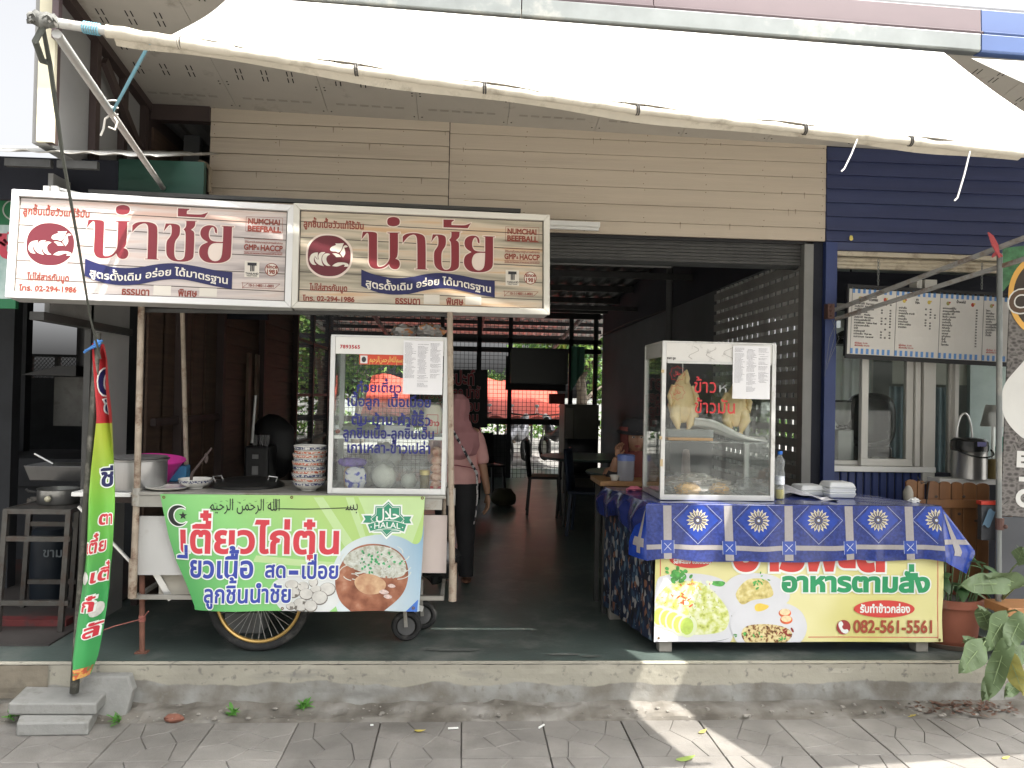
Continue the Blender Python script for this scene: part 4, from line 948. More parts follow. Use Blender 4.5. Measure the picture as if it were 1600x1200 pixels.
emb_in = E15([(155, 600), (200, 320), (420, 135), (670, 110), (920, 160), (1140, 360), (1180, 600), (1135, 860), (910, 1050), (670, 1085), (420, 1050), (195, 860)], 3)
emb = [E15([(365, 810, 1), (270, 810), (205, 720), (205, 640), (250, 550), (340, 520), (405, 520, 1), (395, 600), (405, 690, 1), (330, 600, 1), (300, 680), (320, 760)]),
       E15([(330, 600), (345, 640), (395, 690), (420, 680), (405, 600), (440, 530), (500, 508), (575, 515, 1), (500, 590), (480, 680), (500, 780), (545, 838, 1), (430, 815), (345, 740), (320, 660)]),
       E15([(690, 560, 1), (640, 538), (560, 545), (505, 610), (500, 700), (540, 790), (620, 838), (700, 832, 1), (630, 780), (595, 690), (610, 610)]),
       E15([(735, 540, 1), (830, 535), (920, 575), (950, 625, 1), (830, 630, 1), (790, 580)]),
       E15([(735, 835, 1), (800, 780), (880, 750), (1000, 752), (1100, 775), (1130, 820), (1100, 852, 1), (1010, 850, 1), (1040, 815), (1000, 795), (920, 830), (840, 855)]),
       E15([(685, 430), (720, 385), (800, 355), (830, 340), (808, 305, 1), (880, 310), (930, 305), (1010, 300, 1), (985, 350), (960, 450), (900, 520), (860, 520), (830, 495), (730, 495), (690, 470)]),
       E15([(990, 640, 1), (950, 580), (920, 540, 1), (970, 460), (1000, 370), (1050, 345), (1110, 380, 1), (1060, 405), (1015, 400), (1040, 480), (1045, 560)])]
rib = smooth([rp(*p[:2])+tuple(p[2:]) for p in ((564.5, 421, 1), (580, 428), (610, 435), (640, 434), (665, 428), (690, 426), (720, 430), (750, 437), (773, 439, 1), (773, 465, 1), (750, 461), (720, 454), (700, 450), (670, 452), (640, 460), (610, 461), (585, 456), (564.5, 447, 1))])
def rib_mid(u):    # centre height of the ribbon, in fractions
    k = [(564.5, 440), (590, 447), (615, 449.5), (640, 448), (665, 442.5), (690, 440), (720, 443.5), (750, 450), (773, 453.5)]
    pts = [rp(*a) for a in k]
    for (u0, v0), (u1, v1) in zip(pts, pts[1:]):
        if u <= u1: return v0+(v1-v0)*(u-u0)/(u1-u0)
    return pts[-1][1]
labs = ['left light-box sign tinged pink and white by the daylight, crossed by a dark rope', 'right light-box sign in warm cream with its corner by the fluorescent lamp']
for k, F in enumerate(FS):
    S = thing('light_box_sign', labs[k], 'sign', tuple(F.w(F.W/2, 0, -.08)), group='twin light-box signs over the cart')
    W, H = F.W, F.H
    def sc(l): return [(a*W, b*H) for a, b in l]
    q = MB(); q.prism([F.w(.004, .004, -.004), F.w(W-.004, .004, -.004), F.w(W-.004, H-.004, -.004), F.w(.004, H-.004, -.004)][::-1], -F.n*.13); part('box', q, mat('box_side', (.45, .45, .43), .5, .2), S)
    bw_ = .032
    for a, b, c2, d in (((0, 0), (W, 0), (W-bw_, bw_), (bw_, bw_)), ((W, 0), (W, H), (W-bw_, H-bw_), (W-bw_, bw_)), ((W, H), (0, H), (bw_, H-bw_), (W-bw_, H-bw_)), ((0, H), (0, 0), (bw_, bw_), (bw_, H-bw_))):
        e = .0007; mid = ((a[0]+b[0])/2, (a[1]+b[1])/2); Q = [(p[0]+(mid[0]-p[0])*e*2, p[1]+(mid[1]-p[1])*e*2) for p in (a, b, c2, d)]
        q = MB(); q.prism([F.w(x, y, .018) for x, y in Q], -F.n*.022); part('frame_bar', q, mat('sign_frame%d' % k, (.68, .66, .60) if k else (.74, .74, .74), .35, .15, var=.04), S, bev=.002)  # left frame whiter to match the daylight tinge painted on its face
    q = MB(); blank(q, F, bw_-.002, bw_-.002, W-bw_+.002, H-bw_+.002, 12, 6, 0); part('printed_face', q, pm[k], S)
    q = MB()
    for v in (.325*0+.165, .335, .50, .665, .82): shape(q, F, line2((bw_, H*v+.008), (W-bw_, H*v-.004-.004*k), .0045), .0006)
    for a, b in (((bw_, H-bw_-.003), (W-bw_, H-bw_-.003)), ((bw_+.003, bw_), (bw_+.003, H-bw_)), ((bw_, bw_+.003), (W-bw_, bw_+.003)), ((W-bw_-.003, bw_), (W-bw_-.003, H-bw_))): shape(q, F, line2(a, b, .006), .0008)
    part('plank_lines', q, mat('line_brown', (.10, .085, .07), .6, var=.2), S)
    q = MB(); shape(q, F, [sc(l) for l in title[:1]], .0011, .005)
    for l in title[1:]: shape(q, F, sc(l), .0011, .005)
    shape(q, F, sc(emb_out), .0011); part('white_edge', q, mat('edge_pink', (.72, .62, .55), .4, var=0), S)
    q = MB()
    for i, l in enumerate(title):
        L_ = sc(l)
        if i == 5:
            hh = sc(hole_y); shape(q, F, [L_ if area(L_) > 0 else L_[::-1], hh[::-1] if area(hh) > 0 else hh], .0018)
        else: shape(q, F, L_, .0018)
    part('title_lettering', q, m_wine, S)
    q = MB(); shape(q, F, sc(hole_y), .0015); 
    q2 = MB(); shape(q2, F, sc(emb_in), .0016); part('emblem', q2, mat('emblem_red', (.13, .018, .028), .45, var=.03), S)
    q = MB()
    for l in emb: shape(q, F, sc(l), .0022)
    part('emblem_figure', q, m_signw, S)
    q = MB(); shape(q, F, sc(rib), .0026); part('ribbon', q, m_ntx, S)
    q = MB(); u0 = rp(571, 440)[0]*W; u1 = rp(768, 450)[0]*W; hh = .052*H/.55
    text(q, F, 'สูตรดั้งเดิม อร่อย ได้มาตรฐาน', u0, -hh*.30, hh, width=u1-u0, bold=.02, d=.0034, fn=lambda a, b, W=W, H=H: (a, rib_mid(a/W)*H+b)); part('ribbon_lettering', q, m_signw, S)
    r = lambda x, y, F=F, W=W, H=H: (rp(x, y)[0]*W, rp(x, y)[1]*H)
    q = MB()
    def tl(s, x0, x1, yb, hpx, m=q, bold=.03, d=.0018, **kw):
        a = r(x0, yb); b = r(x1, yb); text(m, F, s, a[0], a[1], hpx*H/160, width=b[0]-a[0], bold=bold, d=d, **kw)
    tl('ลูกชิ้นเนื้อวัวแท้ไร้มัน', 474, 569, 354.5, 14.5)
    tl('ไม่ใส่สารกันบูด', 484, 543, 453.5, 13); tl('โทร. 02-294-1986', 473, 554, 469.5, 10.5, bold=.035)
    tl('ธรรมดา', 617, 657, 474.5, 15, bold=.035); tl('พิเศษ', 697, 724, 476, 15, bold=.035)
    tl('NUMCHAI', 792.5, 838.5, 365, 12, bold=.04); tl('BEEFBALL', 792, 840, 376, 12, bold=.04)
    tl('GMP', 788, 806, 404.5, 12, bold=.04); tl('&', 806.5, 810, 404.5, 6, bold=.03); tl('HACCP', 811.5, 843, 405.5, 12, bold=.04)
    tl('ได้รับการรับรองมาตรฐานการผลิตสากล', 789, 843, 394, 4.5, bold=.02); tl('Quality and Guarantee of international GMP & HACCP', 788.5, 843, 409.8, 3.0, bold=.02)
    tl('since', 821, 836.5, 432.5, 8.5, bold=.035); tl('1981', 820.5, 837.5, 440.5, 9, bold=.04); tl('10-1-14851-1-0001', 796, 833, 460.3, 5.6, bold=.03)
    for (x0, y0), (x1, y1) in (((790, 354.5), (842, 356)), ((790, 376.8), (842, 379)), ((790, 354.5), (790, 377)), ((842, 356), (842, 379)), ((788, 388), (843, 389.5)), ((788, 407), (843, 408.4)), ((788, 410.6), (843, 412)), ((786, 455), (841, 456)), ((788, 462), (833, 463.3)), ((841, 456), (833, 463.3)), ((796, 455), (788, 462)), ((788, 454), (788, 463.5))): shape(q, F, line2(r(x0, y0), r(x1, y1), .0018), .0016)
    c1 = r(828.5, 434.5); rr_ = .033*H/.55; 
    part('small_lettering', q, mat('brick_print', (.24, .045, .028), .5, var=.05), S)
    q = MB(); shape(q, F, ell(*c1, rr_*1.06, None, 32), .0009); 
    part('badge_rim', q, mat('brick_print', (.24, .045, .028), .5), S)
    q = MB(); shape(q, F, ell(*c1, rr_*.94, None, 32), .0013)
    mw_ = mat('patch_white', (.66, .62, .55), .5, var=0); part('badge_disc', q, mw_, S)
    for x0, x1, y0, y1 in ((662, 687, 461, 474), (727, 752, 464, 475), (790, 811, 422.5, 445)): a = r(x0, y1+1); b = r(x1, y0); q = MB(); shape(q, F, rect(a[0], a[1], b[0], b[1]), .0011); part('price_patch', q, mw_, S)
    q = MB()
    for (x0, y0, x1, y1) in ((794, 428.5, 807, 424.5), (798, 437.5, 799.6, 428.4), (800.2, 437.5, 801.8, 428.4), (802.4, 437.5, 804, 428.4)):
        a = r(x0, y0); b = r(x1, y1); shape(q, F, rect(a[0], a[1], b[0], b[1]), .002)
    tl('THAILAND', 791.5, 810, 442, 4.2, m=q, bold=.03, d=.002); tl('TRUST MARK', 793, 808.5, 444.8, 2.6, m=q, bold=.02, d=.002)
    part('mark', q, ink, S)
# brackets and dark roof rail above the signs
br_ = thing('sign_bracket', 'pale metal bracket and dark rail carrying the two signs', 'bracket', tuple(at(80, 298, 4.1)))
for px in (74, 86): a = at(px, 305, 4.08); q = MB(); q.box(a.x-.016, a.x+.012, 4.07, 4.10, a.z-.08, a.z+.045); part('strap', q, m_alu, br_)
q = MB(); q.bar(at(92, 295, 4.11), at(140, 307, 4.2), .012, .012); part('rod', q, m_alu, br_)
a = at(140, 300, 4.22); b = at(813, 330, 4.38); q = MB(); q.bar(a, b, .035, .02); part('rail', q, m_steel, br_)
# fluorescent batten on the beige wall
fa = at(800, 346, 5.12); fb = at(937, 352, 5.12)
fl_ = thing('fluorescent_lamp', 'white fluorescent tube fitting under the beige boards beside the right sign', 'lamp', tuple(fb))
q = MB(); q.bar(fa, fb, .04, .035); part('housing', q, m_white, fl_, bev=.004)
q = MB(); q.tube([fa+Vector((0, -.02, -.03)), fb+Vector((-.01, -.02, -.03))], .013, 12); part('tube', q, m_white, fl_, smooth=True)
# ================================================================= NOODLE CART
Y0 = 4.18
def X_(px, Y=Y0): return at(px, 770, Y).x
def Z_(px, py, Y=Y0): return at(px, py, Y).z
cart = thing('noodle_cart', 'rusty framed noodle cart with a gold rimmed bicycle wheel', 'food cart', (-.9, 4.5, ZF))
m_zinc = mat('zinc_top', (.34, .33, .30), .45, .4, var=.15, scale=5, dirt=(.2, .15, .1), dscale=8, damt=.3)
XLc, XRc = -1.70, -.075
def pipe(nm, pts, r=.017, m=m_rust, par=cart): q = MB(); q.tube(pts, r, 10); return part(nm, q, m, par, smooth=True)
pipe('post', [at(221, 478, 4.21), at(214, 770, 4.21), at(207, 935, 4.21)], .0165)
pipe('post', [at(703, 488, 4.2), at(705, 770, 4.2), at(707, 938, 4.2)], .0165)
pipe('post', [at(285, 488, 4.85), at(292, 760, 4.85)], .0135)
pipe('post', [(-.10, 4.84, .47), (-.09, 4.84, 2.05)], .0135)
for px in (214, 705): a = at(px, 776, 4.21); pipe('clamp', [a-Vector((0, 0, .045)), a+Vector((0, 0, .045))], .024, m_zinc)
for px, py in ((207, 925), (707, 930)): a = at(px, py, 4.2); pipe('sleeve', [a-Vector((0, 0, .03)), a+Vector((0, 0, .17))], .0215, m_rust)
pipe('leg', [at(222, 898, 4.29), onz(222, 1020, ZF)], .014, mat('red_rust', (.17, .075, .05), .8, var=.4, scale=12, bump=.4))
a = onz(222, 1020, ZF); q = MB(); q.cbox(a+Vector((0, 0, .004)), .06, .05, .008); part('foot', q, _M['red_rust'], cart)
q = MB(); q.box(XLc, XRc, 4.19, 4.82, 1.045, 1.062); part('top', q, m_zinc, cart, bev=.002)
q = MB(); q.box(XLc+.02, XRc-.02, 4.195, 4.215, .985, 1.043); part('rail', q, m_zinc, cart)
q = MB(); q.box(XLc+.02, XRc-.02, 4.79, 4.81, .985, 1.043); part('rail', q, m_zinc, cart)
for x in (XLc+.02, XRc-.04): q = MB(); q.box(x, x+.02, 4.216, 4.789, .985, 1.043); part('rail', q, m_zinc, cart)
m_panel = mat('cart_panel', (.50, .50, .485), .5, var=.05, dirt=(.34, .32, .3), dscale=4, damt=.3)
q = MB(); q.box(at(216, 850, 4.235).x, -1.30, 4.235, 4.243, Z_(216, 898, 4.24), Z_(216, 806, 4.24)); part('panel', q, m_panel, cart)
q = MB(); q.box(-.45, at(698, 850, 4.235).x, 4.235, 4.243, Z_(690, 895, 4.24), Z_(690, 805, 4.24)); part('panel', q, mat('cart_panel_pink', (.58, .50, .47), .5, var=.06), cart)
q = MB(); q.box(at(248, 900, 4.3).x, -1.2, 4.30, 4.62, Z_(250, 935, 4.3), Z_(250, 897, 4.3)); part('drawer', q, mat('cream_box', (.50, .47, .40), .6, var=.08), cart, bev=.004)
zb_ = Z_(400, 940, 4.2)
for y in (4.235, 4.79): q = MB(); q.box(XLc+.01, XRc+.0, y, y+.022, zb_, zb_+.022); part('rail', q, m_zinc, cart)
for x in (XLc+.01, -.72, XRc-.02): q = MB(); q.box(x, x+.02, 4.258, 4.789, zb_, zb_+.02); part('rail', q, m_zinc, cart)
for a, b in (((XLc+.04, 4.26, .75), (-1.52, 4.3, .48)), ((-.45, 4.3, .5), (-.2, 4.5, .38))): q = MB(); q.bar(a, b, .014, .03); part('brace', q, m_alu, cart)
q = MB(); q.box(-1.55, -.2, 4.35, 4.75, .60, .615); part('shelf', q, m_zinc, cart)
# extension shelf on the left
q = MB(); q.box(-2.02, XLc-.02, 4.24, 4.55, 1.028, 1.05); part('side_shelf', q, m_white, cart, bev=.002)
for p0, p1 in (((-2.0, 4.28, .97), (-1.71, 4.24, .69)),): q = MB(); q.bar(p0, p1, .012, .012); part('brace', q, m_alu, cart)
q = MB(); q.box(-2.0, -1.72, 4.5, 4.53, .96, 1.027); part('rail', q, m_stud, cart)
# canopy frame carrying the signs
q = MB(); q.bar(at(221, 485, 4.24), at(703, 492, 4.24), .02, .02); part('canopy_rail', q, m_steel, cart)
for (a, b) in ((at(221, 482, 4.23), Vector((-1.55, 4.85, 2.12))), (at(703, 490, 4.23), Vector((-.09, 4.84, 2.06)))): q = MB(); q.bar(a, b, .02, .02); part('canopy_rail', q, m_steel, cart)
# bicycle wheel
wc = Vector((-1.065, 4.325, ZF+.272)); rot = Matrix.Rotation(math.pi/2, 3, 'X')


def torus(c, R, r, n=64, m=12, fl=1.):
    q = MB(); vs = []; fs = []
    for i in range(n):
        t = 2*math.pi*i/n
        for j in range(m):
            s_ = 2*math.pi*j/m; rr_ = R+r*math.cos(s_); vs.append((c.x+rr_*math.cos(t), c.y+r*fl*math.sin(s_), c.z+rr_*math.sin(t)))
    for i in range(n):
        for j in range(m): fs.append((i*m+j, i*m+(j+1) % m, ((i+1) % n)*m+(j+1) % m, ((i+1) % n)*m+j))
    q.add(vs, fs); return q
tyre = part('tyre', torus(wc, .250, .023), mat('rubber', (.022, .022, .022), .85, var=.3, scale=15, bump=.4, dirt=(.10, .095, .085), dscale=8, damt=.35), cart, smooth=True)
part('rim', torus(wc, .221, .010, 64, 8, 1.5), mat('gold_rim', (.62, .40, .13), .35, .55, var=.1), tyre, smooth=True)
q = MB()
for i in range(36):
    t = 2*math.pi*i/36; s_ = 1 if i % 2 else -1; t2 = t+(.55 if (i//2) % 2 else -.55)
    q.tube([wc+Vector((.018*math.cos(t2), .03*s_, .018*math.sin(t2))), wc+Vector((.214*math.cos(t), 0, .214*math.sin(t)))], .0012, 4)
part('spokes', q, m_alu, tyre)['kind'] = 'stuff'
q = MB(); q.lathe([(0, -.045), (.008, -.045), (.008, -.034), (.022, -.032), (.014, -.02), (.014, .02), (.022, .032), (.008, .034), (.008, .045), (0, .045)], wc, 14, rot); part('hub', q, m_alu, tyre, smooth=True)
# casters
def caster(px, py, Y, lab):
    c = at(px, py, Y); c.z = ZF+.085
    t_ = part('caster', torus(c, .068, .017, 30, 10, 1.3), _M['rubber'], cart, smooth=True)
    q = MB(); q.lathe([(0, -.018), (.05, -.018), (.05, -.012), (.018, -.01), (.018, .01), (.05, .012), (.05, .018), (0, .018)], c, 16, rot); part('hub', q, mat('hub_grey', (.10, .10, .10), .6), t_)
    q = MB()
    for s_ in (-1, 1): q.bar(c+Vector((0, .028*s_, 0)), c+Vector((-.01, .028*s_, .11)), .02, .004, up=(0, 1, 0))
    q.cbox(c+Vector((-.01, 0, .113)), .05, .065, .006); q.tube([c+Vector((-.01, 0, .115)), c+Vector((-.01, 0, zb_-c.z))], .012); part('fork', q, m_zinc, t_)
caster(635, 975, 4.5, '')
caster(660, 965, 4.72, '')
bb = MB(); bb.blob((-.12, 4.7, .62), .13, .12, .13, 20, 14, .3, 3, 4); solo('bin_bag', bb, mat('black_plastic', (.012, .012, .013), .25, var=0), 'black plastic rubbish bag hanging under the right end of the cart', 'bag', smooth=True)
q = MB(); q.box(-1.33, -1.12, 4.62, 4.8, ZF+.002, ZF+.12); solo('concrete_block', q, mat('block', (.2, .2, .19), .9, var=.2, bump=.5), 'concrete block wedged behind the bicycle wheel of the cart', 'block', bev=.006)
# ---- cart banner (vinyl, left side curling back)
FB = Frame(at(250, 955, 4.145), at(652, 955, 4.145), at(250, 772, 4.165)); BW, BH = FB.W, FB.H
fp = FB.px
def bendb(u, v):
    y = v/BH; e = max(0, (.30-u)/.30) ; k = e*e*(1-y)
    return Vector((.02*k, .10*k, 0))+Vector((0, .009*math.sin(u*13+v*6)*(1-y)+.0018*math.sin(u*30-v*9), 0))
FBb = Bent(FB, bendb)
ban = thing('cart_banner', 'green vinyl noodle banner with crescent, halal badge and bowl picture', 'banner', tuple(FB.w(BW/2, 0)))
lft = [(250, 772), (252, 800), (257, 840), (268, 880), (287, 920), (300, 950)]
def lu(v):     # left edge
    P = [fp(a[0], a[1]) for a in lft]
    for (u0, v0), (u1, v1) in zip(P, P[1:]):
        if v >= v1: return u0+(u1-u0)*(v-v0)/(v1-v0)
    return P[-1][0]
TRu = fp(664, 777)[0]; BRu = fp(652, 955)[0]
def bg(a, b): v = BH*b; l = lu(v); r_ = BRu+(TRu-BRu)*b; return FBb.w(l+(r_-l)*a, v, 0)
# print colours of the ground: green low left to pale lime high right, in the banner's own frame
def grad_mat(name, c0, c1, p0, p1, cx=None):
    if name in _M: return _M[name]
    m = bpy.data.materials.new(name); m.use_nodes = True; _M[name] = m; n = m.node_tree.nodes; L = m.node_tree.links; b = n['Principled BSDF']
    b.inputs['Roughness'].default_value = .38
    g = n.new('ShaderNodeNewGeometry'); vm = n.new('ShaderNodeVectorMath'); vm.operation = 'DOT_PRODUCT'; sb = n.new('ShaderNodeVectorMath'); sb.operation = 'SUBTRACT'
    L.new(g.outputs['Position'], sb.inputs[0]); sb.inputs[1].default_value = p0; d = Vector(p1)-Vector(p0); L.new(sb.outputs[0], vm.inputs[0]); vm.inputs[1].default_value = d/d.length_squared
    r = n.new('ShaderNodeValToRGB'); L.new(vm.outputs['Value'], r.inputs[0]); r.color_ramp.elements[0].color = (*c0, 1); r.color_ramp.elements[1].color = (*c1, 1)
    if cx: e = r.color_ramp.elements.new(.55); e.color = (*cx, 1)
    L.new(r.outputs[0], b.inputs['Base Color']); return m
q = MB(); q.grid(bg, 110, 50); part('vinyl', q, grad_mat('lime_print', (.05, .36, .10), (.42, .62, .20), FB.w(.1, 0), FB.w(.75, BH), (.26, .60, .20)), ban, smooth=True)
def clipu(poly): return poly
def pp(l): return [tuple(fp(p[0], p[1]))+tuple(p[2:]) for p in l]
q = MB()
for l in ([(490, 777), (505, 777), (560, 860), (545, 865)], [(540, 777), (553, 777), (575, 850), (567, 852)], [(560, 777), (664, 777), (662, 800), (640, 860), (590, 850)], [(400, 868), (540, 880), (540, 890), (395, 878)]): shape(q, FBb, pp(l), .0006)
part('light_rays', q, mat('ray_green', (.50, .68, .33), .4, var=.05), ban)
# noodle bowl picture
q = MB(); shape(q, FBb, smooth(pp([(664, 800), (655, 955, 1), (528, 955, 1), (515, 920), (520, 880), (540, 850), (580, 834), (625, 836), (658, 858)]), 3), .0010); part('bowl_print', q, grad_mat('bowl_blue', (.62, .70, .72), (.22, .38, .52), FB.w(1.05, .2), FB.w(1.36, .3)), ban)
q = MB(); shape(q, FBb, smooth(pp([(528, 890), (522, 910), (530, 940), (548, 955, 1), (600, 955, 1), (630, 930), (640, 900), (634, 870), (610, 852), (575, 848), (545, 860)]), 3), .0015)
part('soup_print', q, ramp_mat('soup', [(.3, (.16, .045, .02)), (.55, (.34, .13, .07)), (.75, (.52, .28, .18))], 14, rough=.4), ban)
q = MB(); shape(q, FBb, smooth(pp([(532, 880), (545, 862), (580, 850), (615, 856), (634, 876), (636, 900), (600, 905), (560, 893)]), 3), .0016); part('noodle_bed', q, ramp_mat('noodle_bed', [(.35, (.36, .36, .28)), (.55, (.56, .58, .52))], 50), ban)
q = MB(); r_ = random.Random(4)
for i in range(60):
    a0 = r_.uniform(0, 6.28); cx = 583+r_.uniform(-38, 42); cy = 880+r_.uniform(-20, 18); rr_ = r_.uniform(12, 24); a1 = r_.uniform(.8, 1.6)
    P = pp([(cx+rr_*math.cos(a0+a1*k/5), cy+rr_*.6*math.sin(a0+a1*k/5)) for k in range(6)])
    for k in range(5): shape(q, FBb, line2(P[k], P[k+1], .0042), .0018+i*3e-6)
part('noodle_print', q, mat('noodle_white', (.60, .63, .58), .5, var=.12, scale=50), ban)['kind'] = 'stuff'
q = MB()
for i in range(46):
    x = 590+r_.gauss(0, 17); y = 878+r_.gauss(0, 8)
    if x > 545: (u, v) = fp(x, y); s_ = r_.uniform(.0035, .0085); shape(q, FBb, ell(u, v, s_, s_*.8, 7, r_.random()*3), .0022+i*3e-6)
part('onion_print', q, mat('onion_green', (.06, .34, .13), .5, var=.6, scale=60), ban)['kind'] = 'stuff'
q = MB(); shape(q, FBb, smooth(pp([(552, 905), (570, 895), (592, 900), (606, 912), (596, 928), (572, 930), (556, 920)]), 3), .0026); part('meat_print', q, ramp_mat('meat', [(.3, (.42, .2, .11)), (.6, (.66, .45, .27)), (.8, (.75, .6, .45))], 18), ban)
q = MB()
for x, y, w__ in ((600, 925, 10), (612, 915, 8), (606, 932, 9)): shape(q, FBb, smooth(pp([(x-w__, y), (x, y-w__*.5), (x+w__, y+1), (x, y+w__*.5)]), 2), .0028)
part('sprinkle_print', q, mat('sprinkle', (.66, .52, .48), .5, var=.3, scale=90), ban)
q = MB(); shape(q, FBb, pp([(634, 955), (652, 955), (653.5, 936)]), .0016); part('blue_corner', q, mat('corner_blue', (.05, .16, .55), .4, var=0), ban)
q = MB(); shape(q, FBb, smooth(pp([(420, 930), (425, 908), (455, 898), (500, 897), (530, 905), (537, 925), (528, 945), (515, 955, 1), (440, 955, 1)]), 3), .0012); part('plate_print', q, mat('plate_white', (.66, .69, .68), .4, var=.04, scale=8), ban)
q = MB()
balls = [(456, 913, 10, 7), (474, 916, 8.5, 7.5), (490, 909, 7, 7), (512, 920, 12, 10), (494, 920, 8, 6), (479, 928, 10.5, 8.5), (457, 926, 11, 8), (500, 933, 12, 10.5), (470, 945, 12, 10), (486, 946, 10, 9), (454, 947, 7, 6)]
for i, (x, y, rx, ry) in enumerate(balls): u, v = fp(x, y-.5); shape(q, FBb, ell(u, v-.003, rx*.0035, ry*.0035, 18), .0015+i*8e-5)
part('ball_edge_print', q, mat('ball_shadow', (.17, .155, .135), .5, var=.15, scale=30), ban)
for i, (x, y, rx, ry) in enumerate(balls): q = MB(); u, v = fp(x, y); shape(q, FBb, ell(u-.001, v+.0012, rx*.0032, ry*.0031, 18), .00154+i*8e-5); part('meatball_print', q, mat('ball_grey', (.60, .59, .55), .5, var=.16, scale=22), ban)
# lettering of the banner
wh = mat('outline_white', (.80, .84, .80), .4, var=0); rd_ = mat('signal_red', (.60, .045, .065), .4, var=.04); bl_ = mat('royal_blue', (.035, .06, .36), .4, var=.04)
def both(s, x0, x1, yb, hpx, m, bold, ed, d=.0036, nm='lettering', **k):
    a = fp(x0, yb); b = fp(x1, yb); h = hpx*BH/183
    q = MB(); text(q, FBb, s, a[0], a[1], h, width=b[0]-a[0], bold=bold+ed, d=d, **k); part('lettering_edge', q, wh, ban)
    q = MB(); text(q, FBb, s, a[0], a[1], h, width=b[0]-a[0], bold=bold, d=d+.0006, **k); part(nm, q, m, ban)
both('เตี๋ยวไก่ตุ๋น', 274, 533, 863, 61, rd_, .030, .042)
both('ี่ยวเนื้อ', 292, 397, 902, 46, bl_, .028, .045, d=.0046); both('สด', 413, 448, 902, 33, bl_, .028, .055, d=.0046); both('-', 452, 466, 902, 36, bl_, .05, .06, d=.0046); both('เปื่อย', 470, 530, 903, 35, bl_, .028, .055, d=.0046)
both('ลูกชิ้นนำชัย', 317, 456, 941, 37, bl_, .026, .05, d=.0056)
blk = mat('print_black', (.012, .014, .016), .4, var=0)
q = MB(); c_o = ell(0, 0, 1, 1, 40); cx, cy = fp(277, 806); R_ = .054
ou = [(cx+R_*math.cos(t), cy+R_*1.0*math.sin(t)) for t in [math.radians(38+i*(284/30)) for i in range(31)]]
inn_ = [(cx+R_*.36+R_*.80*math.cos(t), cy+.0+R_*.80*math.sin(t)) for t in [math.radians(322-18-i*((322-18-56)/30)) for i in range(31)]]
cres = ou+[(cx+R_*.30+R_*.78*math.cos(math.radians(a)), cy+R_*.78*math.sin(math.radians(a))) for a in [308-i*8.2 for i in range(31)]]
shape(q, FBb, cres, .003)
sx, sy = cx+R_*.48, cy+R_*.02
shape(q, FBb, [(sx+(.023 if k % 2 == 0 else .0092)*math.cos(math.radians(90+36*k)), sy+(.023 if k % 2 == 0 else .0092)*math.sin(math.radians(90+36*k))) for k in range(10)], .003)
part('crescent_and_star', q, blk, ban); q = MB(); shape(q, FBb, [cres], .0024, .006); part('lettering_edge', q, wh, ban)
q = MB(); a = fp(327, 797); b = fp(438, 797); text(q, FBb, 'ﻢﻴﺣﺮﻟﺍ ﻦﻤﺣﺮﻟﺍ ﻪﻠﻟﺍ', a[0], a[1], .085, width=b[0]-a[0], bold=.0, d=.003)
a = fp(430, 795.5); b = fp(552, 793.5); shape(q, FBb, smooth([a, ((a[0]+b[0])/2, a[1]-.001), b, (b[0], b[1]+.004), ((a[0]+b[0])/2, a[1]+.0035), (a[0], a[1]+.005)], 1), .003)
a = fp(540, 797); b = fp(560, 797); text(q, FBb, 'ﺴﺑ', a[0], a[1], .085, width=b[0]-a[0], bold=.0, d=.003)
a = fp(431, 793); shape(q, FBb, line2(a, (a[0]-.002, a[1]+.045), .004), .003)
for i in range(12): x = 335+i*9; a = fp(x, 786-(i % 3)*2); shape(q, FBb, line2(a, (a[0]+.012, a[1]+.004*(1 if i % 2 else -1)), .0018), .003)
part('calligraphy', q, blk, ban)
# halal badge
hk = 1/16.; E_ = lambda l: pp([(560+p[0]*hk, 770+p[1]*hk) for p in l])
star = [(755, 215), (870, 335), (1060, 335), (1060, 530), (1185, 660), (1060, 790), (1030, 975), (845, 975), (705, 1100), (580, 960), (385, 960), (400, 790), (270, 650), (415, 530), (430, 335), (620, 335)]
tails = [[(130, 565), (330, 565), (330, 750), (115, 745), (180, 655)], [(1140, 590), (1325, 590), (1280, 680), (1320, 765), (1140, 765)]]
ban_ = [(235, 790), (480, 715), (720, 690), (950, 715), (1200, 795), (1140, 970), (940, 905), (720, 885), (500, 905), (300, 955)]
gr_ = mat('badge_green', (.035, .26, .15), .4, var=.03)
ccw = lambda l: l if area(l) > 0 else l[::-1]
q = MB()
for l in [star, ban_]+tails: shape(q, FBb, ccw(E_(l)), .0030, .0085)
part('badge_edge', q, wh, ban)
q = MB()
for l in [star]+tails: shape(q, FBb, ccw(E_(l)), .0035)
part('badge', q, gr_, ban)
q = MB(); inner_ = grow([ccw(E_(star))], -.005)[0]; inner2 = grow([ccw(E_(star))], -.0075)[0]; shape(q, FBb, [inner_, inner2[::-1]], .0038); shape(q, FBb, ccw(E_(ban_)), .0039, .003); part('badge_line', q, wh, ban)
q = MB(); shape(q, FBb, ccw(E_(ban_)), .0043); part('badge_ribbon', q, gr_, ban)
q = MB(); a = E_([(385, 885), (1050, 885)]); um = (a[0][0]+a[1][0])/2
text(q, FBb, 'HALAL', a[0][0], a[0][1], .042, width=a[1][0]-a[0][0], bold=.012, d=.0048, fn=lambda u, v: (u, v-(u-um)**2*1.4+.004)); 
for p in ((322, 850), (1105, 865)): c = E_([p])[0]; shape(q, FBb, ell(*c, .0035, None, 10), .0048)
a = E_([(440, 650), (1030, 650)]); text(q, FBb, 'ﻝﻼﺣ', a[0][0], a[0][1], .075, width=a[1][0]-a[0][0], bold=.02, d=.0048); part('badge_lettering', q, wh, ban)
